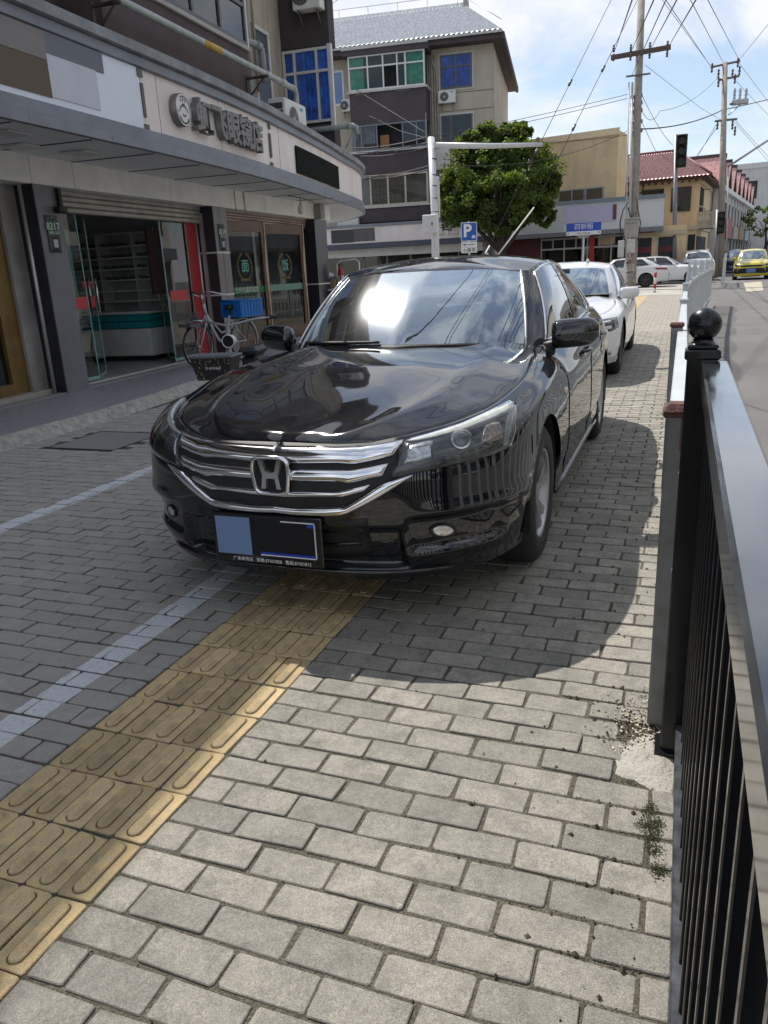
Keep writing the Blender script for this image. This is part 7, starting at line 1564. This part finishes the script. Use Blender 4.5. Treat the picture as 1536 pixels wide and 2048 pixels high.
b = MB(); b.b2((-w_,-.01,za-.40),(w_,.01,za-.22), bev=.008); tp_ = b.build('text_plate', M('sign_white', (.7,.72,.74), .5), ps); text('plate_text', '小客车', .17, matte_black, tp_, frame_m((0,-.014,za-.31), (1,0,0), (0,0,1)), depth=.001)
s1 = PD(1165, 540, 35); s1.z = 0; ss = thing('street_name_sign', 'blue and white street name sign on a slim post', 'sign', s1, YAW*.55); l = lambda x, y, D=35: ss.matrix_basis.inverted() @ PD(x, y, D)
zt, zm, zb = l(1165,447).z, l(1165,463).z, l(1165,471).z; b = MB(); b.tube([(0,.06,0),(0,.06,zb)], .06, 8); b.build('post', alu, ss); b = MB(); b.b2((-.76,-.02,zb),(.76,.02,zt), bev=.015); b.build('panel', M('sign_white', (.7,.72,.74), .5), ss); b = MB(); b.b2((-.76,-.026,zm),(.76,-.016,zt)); b.build('blue_field', M('sign_blue2', (.010,.07,.45), .45), ss)
b = MB(); b.add([(-.35,.03,zb),(.35,.03,zb),(.08,.03,zb-.14),(-.08,.03,zb-.14)], [(0,1,2,3),(3,2,1,0)]); b.build('bracket', alu, ss)
text('street_name', '四新街', .28, M('sign_letter_white', (.75,.76,.78), .5), ss, frame_m((0,-.03,(zm+zt)/2), (1,0,0), (0,0,1)), depth=.002); text('street_latin', 'Sixin Street', .12, matte_black, ss, frame_m((0,-.025,(zb+zm)/2), (1,0,0), (0,0,1)), depth=.001); text('compass', 'S', .13, matte_black, ss, frame_m((-.66,-.025,(zb+zm)/2), (1,0,0), (0,0,1)), depth=.001); text('compass', 'N', .13, matte_black, ss, frame_m((.66,-.025,(zb+zm)/2), (1,0,0), (0,0,1)), depth=.001)
# bollards
for k, (px_, py_, ht, lb) in enumerate(((1309,585,.78,'red and white steel bollard standing before the white fastback'),(1383,566,.78,'red and white steel bollard beside the white fence end'))):
    q = PZ(px_, py_, 0); bo_ = thing('bollard', lb, 'bollard', q, 0, 'bollards at the pavement corner'); bands = [(0,.16,0),(.16,.34,1),(.34,.58,0),(.58,.78,1)]
    for z0, z1, c in bands: b = MB(); b.cyl((0,0,z0),(0,0,z1),.055,n=12); b.build('band', redm if c else M('bollard_white', (.66,.64,.60), .5), bo_)
# overhead wires
def wire(label, pts, r=.012, sag=.0):
    P_ = [PD(x, y, D) for x, y, D in pts]; c = []
    if pts[-1][1] < 0 or pts[-1][0] > 1536: P_[-1] = P_[-2]+(P_[-1]-P_[-2])*(2.6 if pts[-1][2] < 45 else 4.0)   # runs on to the next pole
    for i in range(len(P_)-1):
        for k in range(12): t__ = k/12; c.append(P_[i].lerp(P_[i+1], t__)-Vector((0,0,sag*4*t__*(1-t__))))
    c.append(P_[-1]); o_ = P_[0].copy(); b = MB(); b.tube([p-o_ for p in c], r, 5); o = b.build('overhead_wire', wire_m); o.location = o_; tag(o, label, 'wire', 'overhead wires')
WR = 'black overhead wire strung from the utility pole arm over the pavement'
for a_, e_ in (((1228,106,35.6),(1278,-40,9)), ((1262,104,35.6),(1325,-40,9)), ((1300,100,35.6),(1375,-40,9)), ((1335,97,35.6),(1415,-40,9)), ((1264,150,35.6),(1350,-40,12))): wire('black overhead wire from the '+{1228:'outer insulator of the pole arm over the yellow building',1262:'inner insulator of the pole arm over the yellow building',1300:'inner insulator of the pole arm toward the road',1335:'outer insulator of the pole arm toward the road',1264:'small bracket below the pole arm'}[a_[0]], [a_, e_])
WT = 'black overhead wire running up from the transformer pole'
for a_, e_ in (((1422,134,50),(1305,-40,20)), ((1446,124,50),(1360,-40,20)), ((1478,120,50),(1395,-40,20)), ((1478,120,50),(1560,20,30)), ((1424,136,50),(1310,-20,36))): wire('black overhead wire from the '+{(1422,1305):'transformer pole arm end over the terrace roofs',(1446,1360):'top of the transformer pole',(1478,1395):'transformer pole arm end over the road',(1478,1560):'transformer pole arm end crossing above the road',(1424,1310):'transformer pole arm end, paired with a second wire'}[(a_[0], e_[0])], [a_, e_])
wire('black wire sagging between the utility pole and the transformer pole arms', [(1284,222,35.6),(1320,222,40),(1436,155,50)], sag=.4); wire('thick black cable from utility pole to transformer pole and beyond', [(1282,258,35.6),(1445,220,50),(1560,188,60)], r=.03, sag=.25)
wire('thin wire from the utility pole down to the street far side', [(1290,130,35.6),(1400,215,45),(1450,245,50)], r=.01); wire('thin wire from the utility pole toward the corner house roof', [(1284,190,35.6),(1345,290,44)], r=.012, sag=.2); wire('thin wire sloping from utility pole to the terrace', [(1284,245,35.6),(1310,300,44),(1350,330,50)], r=.012)
WL = 'pale cable running left from the utility pole to the apartment block'
for a_, e_, m_ in (((1258,188,35.6),(730,298,32),None), ((1258,196,35.6),(735,306,32),None), ((1255,270,35.6),(862,280,27.2),.2), ((1255,262,35.6),(880,330,27.2),.5)): wire(WL, [a_, e_], r=.012, sag=m_ or .1)
WS = 'thick grey cable bundle strung along the apartment balconies'
for a_, e_ in (((862,272,27.2),(700,296,36)), ((862,283,27.2),(715,304,36)), ((862,292,27.2),(722,312,36)), ((864,330,27.2),(720,352,36)), ((864,337,27.2),(718,357,36))): wire(WS, [a_, e_], r=.022, sag=.12)
wire('thin diagonal wire from the drying bracket to the gantry top', [(705,175,38.5),(862,272,27.3)], r=.012); wire('thin diagonal wire from the edge on air conditioner to the gantry', [(695,210,38.5),(800,262,33),(860,278,27.3)], r=.012)
WD = 'black overhead wire descending to the right of the transformer pole'
for a_, e_ in (((1478,126,50),(1560,230,60)), ((1470,160,50),(1560,250,60)), ((1470,240,50),(1560,335,62)), ((1470,245,50),(1560,345,62))): wire(WD, [a_, e_], sag=.2)
wire('thin service wire from transformer pole to the corner house', [(1432,250,50),(1390,322,54)], r=.015); wire('second thin service wire from transformer pole to the corner house', [(1436,252,50),(1380,330,54)], r=.015); wire('lone wire crossing the sky above the apartment roof', [(660,10,30),(720,-30,22)], r=.01)
# ================================================================== OTHER CARS
whitep = paint_mat('white_car_paint', (.72,.73,.74), .35, dust=.05); greyp = paint_mat('dark_blue_paint', (.05,.06,.08), .35, dust=.05); yelp = paint_mat('yellow_car_paint', (.62,.52,.03), .35, dust=.03)
og = GLASS('other_car_glass', (.18,.22,.24), ior=1.6, refl=2.0)
dkrim = M('dark_rim', (.09,.09,.10), .35, metal=.6); lampg = M('lamp_bright', (.70,.72,.74), .15, metal=.3, coat=.8, var=.2, scale=20); lampd = M('lamp_black', (.03,.03,.035), .15, coat=.8); tail = M('tail_red', (.22,.015,.018), .2, coat=.6)
def front_kit(c, hl, grille, plate=True, plate_mat=None):
    hu, hlw = hl
    for o in c.decal('headlight', hu, hlw, lampd, fn=c.hit_front, off=.005, n=12, m=4):
        pass
    cx_ = [(.5*(a[0]+b_[0]), .5*(a[1]+b_[1])) for a, b_ in zip(hu, hlw)]
    q = lambda f, g: [(a[0]*f+b_[0]*(1-f)-.012, a[1]*f+b_[1]*(1-f)) for a, b_ in zip(hu, hlw)][:-1]
    c.decal('daytime_lamp', q(.82,0), q(.68,0), lampg, fn=c.hit_front, off=.012, n=12, m=2); c.decal('daytime_lamp', q(.42,0), q(.2,0), lampg, fn=c.hit_front, off=.012, n=12, m=2)
    if grille: c.decal('grille', grille[0], grille[1], matte_black, fn=c.hit_front, off=.006, n=10, m=4)
    if plate:
        y_ = c.hit_front(0, .42)[0].y-.02; b = MB(); b.b2((-.22,y_,.36),(.22,y_+.02,.50), bev=.003); b.build('number_plate', plate_mat or pbl, c.t)
# white saloon parked behind the black one
def S1f(v): return Vector((v.x*1.0, v.y, v.z*.945))
w1 = Car('white_sedan', 'white sedan parked nose out behind the black sedan', -.37, 9.22, radians(.3), whitep, shp=S1f, glass=carglass, trim={'side': og}, z=0, wz=.325, rimmat=dkrim)
interior(w1); mirrors(w1, whitep, None, S1f)
front_kit(w1, ([(.42,.675),(.60,.69),(.74,.705),(.80,.71),(.855,.715)], [(.44,.60),(.60,.575),(.76,.565),(.83,.57),(.88,.60)]), ([(0,.66),(.2,.66),(.40,.65)], [(0,.45),(.2,.45),(.36,.47)]))
w1.decal('vent_blade', [(.60,.36),(.70,.38),(.80,.40)], [(.62,.27),(.72,.28),(.82,.30)], chrome, fn=w1.hit_front, off=.006, n=8, m=2)
b = MB(); b.lathe([(0,.0),(.02,0),(.022,.03),(.015,.05),(0,.055)], 10, c=(.30,1.5,1.33)); b.build('roof_beacon', M('beacon_white', (.7,.7,.72), .3), w1.t)
# fastback side on
def S2f(v):
    z = v.z
    if v.y > 2.2 and z > .9: z = .9+(z-.9)*(1+.25*min(1,(v.y-2.2)/.8)*(1 if v.y < 3.4 else max(0, (3.9-v.y)/.5)))
    return Vector((v.x, v.y*.965, z*.985))
r0 = PZ(1290, 574, -.02)
w2 = Car('white_fastback', 'white fastback with dark wheels parked across the pavement corner', r0.x-2.72, r0.y, -pi/2+radians(3), whitep, shp=S2f, glass=og, z=-.02, wheels=(0,2.72), rimmat=dkrim, spokes=10, group='white cars in the side street'); mirrors(w2, whitep, None, S2f)
w2.decal('tail_lamp', [(.62,.90),(.75,.90),(.84,.90)], [(.60,.80),(.75,.79),(.86,.80)], tail, fn=w2.hit_rear, off=.004, n=8, m=3); b = MB(); b.box((0, w2.hit_rear(0,.55)[0].y+.01, .55), (.46,.02,.15), bev=.004); b.build('number_plate', M('plate_green', (.25,.55,.35), .5), w2.t)
for o in [w2.doors[0], w2.doors[2]]:
    y_ = 1.45 if o == w2.doors[0] else 2.3; h = w2.hit_side(y_, .84); b = MB(); b.box((h[0].x+.002, y_, .84), (.012,.20,.022), bev=.004); b.build('handle', chrome, o)
# white saloon facing the road
f0 = PZ(1393, 566, -.02)
w3c = Car('white_saloon', 'white saloon with its nose toward the road behind the fastback', f0.x-.3, f0.y+.6, pi/2+radians(2), whitep, shp=lambda v: Vector((v.x, v.y, v.z*1.0)), glass=og, z=-.02, rimmat=dkrim, group='white cars in the side street'); mirrors(w3c, whitep, None)
front_kit(w3c, ([(.46,.70),(.62,.73),(.78,.77)], [(.48,.62),(.64,.62),(.82,.64)]), ([(0,.66),(.2,.66),(.42,.65)], [(0,.40),(.2,.40),(.42,.42)]), plate=False)
for d_, y_ in ((w3c.doors[1],1.45),(w3c.doors[3],2.3)):
    h = w3c.hit_side(y_, .85, -1); b = MB(); b.box((h[0].x-.004, y_, .85), (.014,.20,.025), bev=.004); b.build('handle', whitep, d_)
# white sport utility behind
def S4f(v): return Vector((v.x*1.02, v.y*.98, v.z*1.17 if v.z > .3 else v.z*1.05))
g_ = PD(1385, 545, 46); w4c = Car('white_suv', 'white sport utility vehicle with roof rails parked behind the white saloon', g_.x, g_.y, pi+radians(4), whitep, shp=S4f, glass=og, z=-.02, wheels=(0,2.72), arch=.38, wz=.35, tyre=.345, detail=0, rimmat=dkrim, group='white cars in the side street')
for sg in (1,-1): b = MB(); b.tube([S4f(Vector((sg*.56,1.3,1.40))), S4f(Vector((sg*.56,1.5,1.44))), S4f(Vector((sg*.55,2.4,1.42))), S4f(Vector((sg*.53,2.6,1.37)))], .02, 6); b.build('roof_rail', alu, w4c.t)
w4c.decal('tail_lamp', [(.50,1.02),(.62,1.02),(.74,1.02)], [(.50,.90),(.62,.90),(.76,.90)], tail, fn=w4c.hit_rear, off=.004, n=8, m=3)
# yellow hatchback coming toward the crossing
def S5f(v): return Vector((v.x*.98, v.y*.86 if v.y > 0 else v.y*.92, v.z*1.10 if v.z > .3 else v.z*1.0))
y0 = PD(1501, 553, 41.5); y1 = Car('yellow_hatchback', 'bright yellow hatchback with black front trim driving toward the crossing', y0.x, y0.y, radians(-4), yelp, shp=S5f, glass=carglass, z=-.024, wheels=(0,2.38), wz=.335, rimmat=dkrim, trim={'side': og}); interior(y1); mirrors(y1, yelp, None, S5f)
front_kit(y1, ([(.50,.78),(.66,.80),(.80,.84)], [(.52,.70),(.68,.70),(.83,.72)]), ([(0,.76),(.3,.76),(.52,.74)], [(0,.66),(.3,.66),(.50,.66)]), plate_mat=pbl)
y1.decal('lower_grille', [(0,.60),(.35,.60),(.62,.58)], [(0,.34),(.35,.34),(.74,.32)], matte_black, fn=y1.hit_front, off=.005, n=12, m=4); y1.decal('side_intake', [(.66,.62),(.74,.64),(.82,.64)], [(.72,.34),(.78,.34),(.86,.36)], matte_black, fn=y1.hit_front, off=.006, n=6, m=4)
y1.decal('yellow_bar', [(0,.66),(.3,.66),(.56,.645)], [(0,.61),(.3,.61),(.60,.59)], yelp, fn=y1.hit_front, off=.012, n=12, m=2); y_ = y1.hit_front(0,.52)[0].y-.03; b = MB(); b.b2((-.22,y_,.44),(.22,y_+.02,.58)); b.build('number_plate', pbl, y1.t)
# dark car following
d0 = PD(1464, 540, 58); d1 = Car('dark_suv', 'dark blue sport utility vehicle following the yellow hatchback', d0.x, d0.y, radians(-3), greyp, shp=S4f, glass=carglass, z=-.024, wheels=(0,2.72), arch=.38, wz=.35, tyre=.345, detail=0)
front_kit(d1, ([(.50,.86),(.66,.88),(.80,.90)], [(.52,.78),(.68,.78),(.83,.80)]), ([(0,.84),(.3,.84),(.48,.82)], [(0,.56),(.3,.56),(.44,.58)]))
# ================================================================== ACROSS THE ROAD (seen only as reflections and as bounced light)
opp = M('opposite_cream', (.62,.58,.50), .9, var=.08, scale=.6, dirt=.12); opw = M('opposite_window', (.06,.08,.10), .1, var=.3)
for k, (y_, L_, h_, lb) in enumerate(((-16,20,10.5,'cream shop block across the road facing the parked black sedan'),(5,22,12.5,'tall cream apartment row across the road facing the noodle shop'),(28.5,26,9.5,'low cream shop row across the road near the crossing'))):
    ob = thing('opposite_building', lb, 'building', (17.5, y_, 0), 0, 'buildings across the road'); bx(ob, 'wall', opp, (0,0,0), (10,L_,h_)); bx(ob, 'shop_band', slate, (-.5,0,2.9), (0,L_,3.7)); bx(ob, 'eave', M('apt_brown', (.06,.05,.05), .8), (-.5,-.3,h_), (10.2,L_+.3,h_+.3))
    n = int(L_/3.2)
    for i in range(n):
        bx(ob, 'shop_window', opw, (-.03,.5+i*3.2,.3), (-.002,3.2+i*3.2,2.7))
        for j in range(int((h_-4)/3)): bx(ob, 'window', opw, (-.04,.9+i*3.2,4.6+j*2.9), (-.002,2.7+i*3.2,6.1+j*2.9))
bx2 = sheet('far_pavement', 14, -60, 17.5, 120, -.02, M('far_pave', (.34,.32,.29), .9, var=.15), label='pale pavement on the opposite side of the road')
for k, (y_, s_) in enumerate(((3.5,51),(11,52),(19.5,53),(-5,54))):
    tree('opposite_tree', ('leafy tree across the road beside the cream shop block','leafy tree across the road before the tall apartment row','leafy tree across the road before the last apartment windows','leafy tree across the road facing the railings')[k], (15.3, y_, 0), 4.2, [(0,0,4.6,1.9,1.9,1.5),(.6,.8,5.4,1.4,1.4,1.1),(-.5,-.9,5.2,1.5,1.5,1.2)], 20, 40, s_, ls=.30, trunk_r=.14, group='trees across the road')
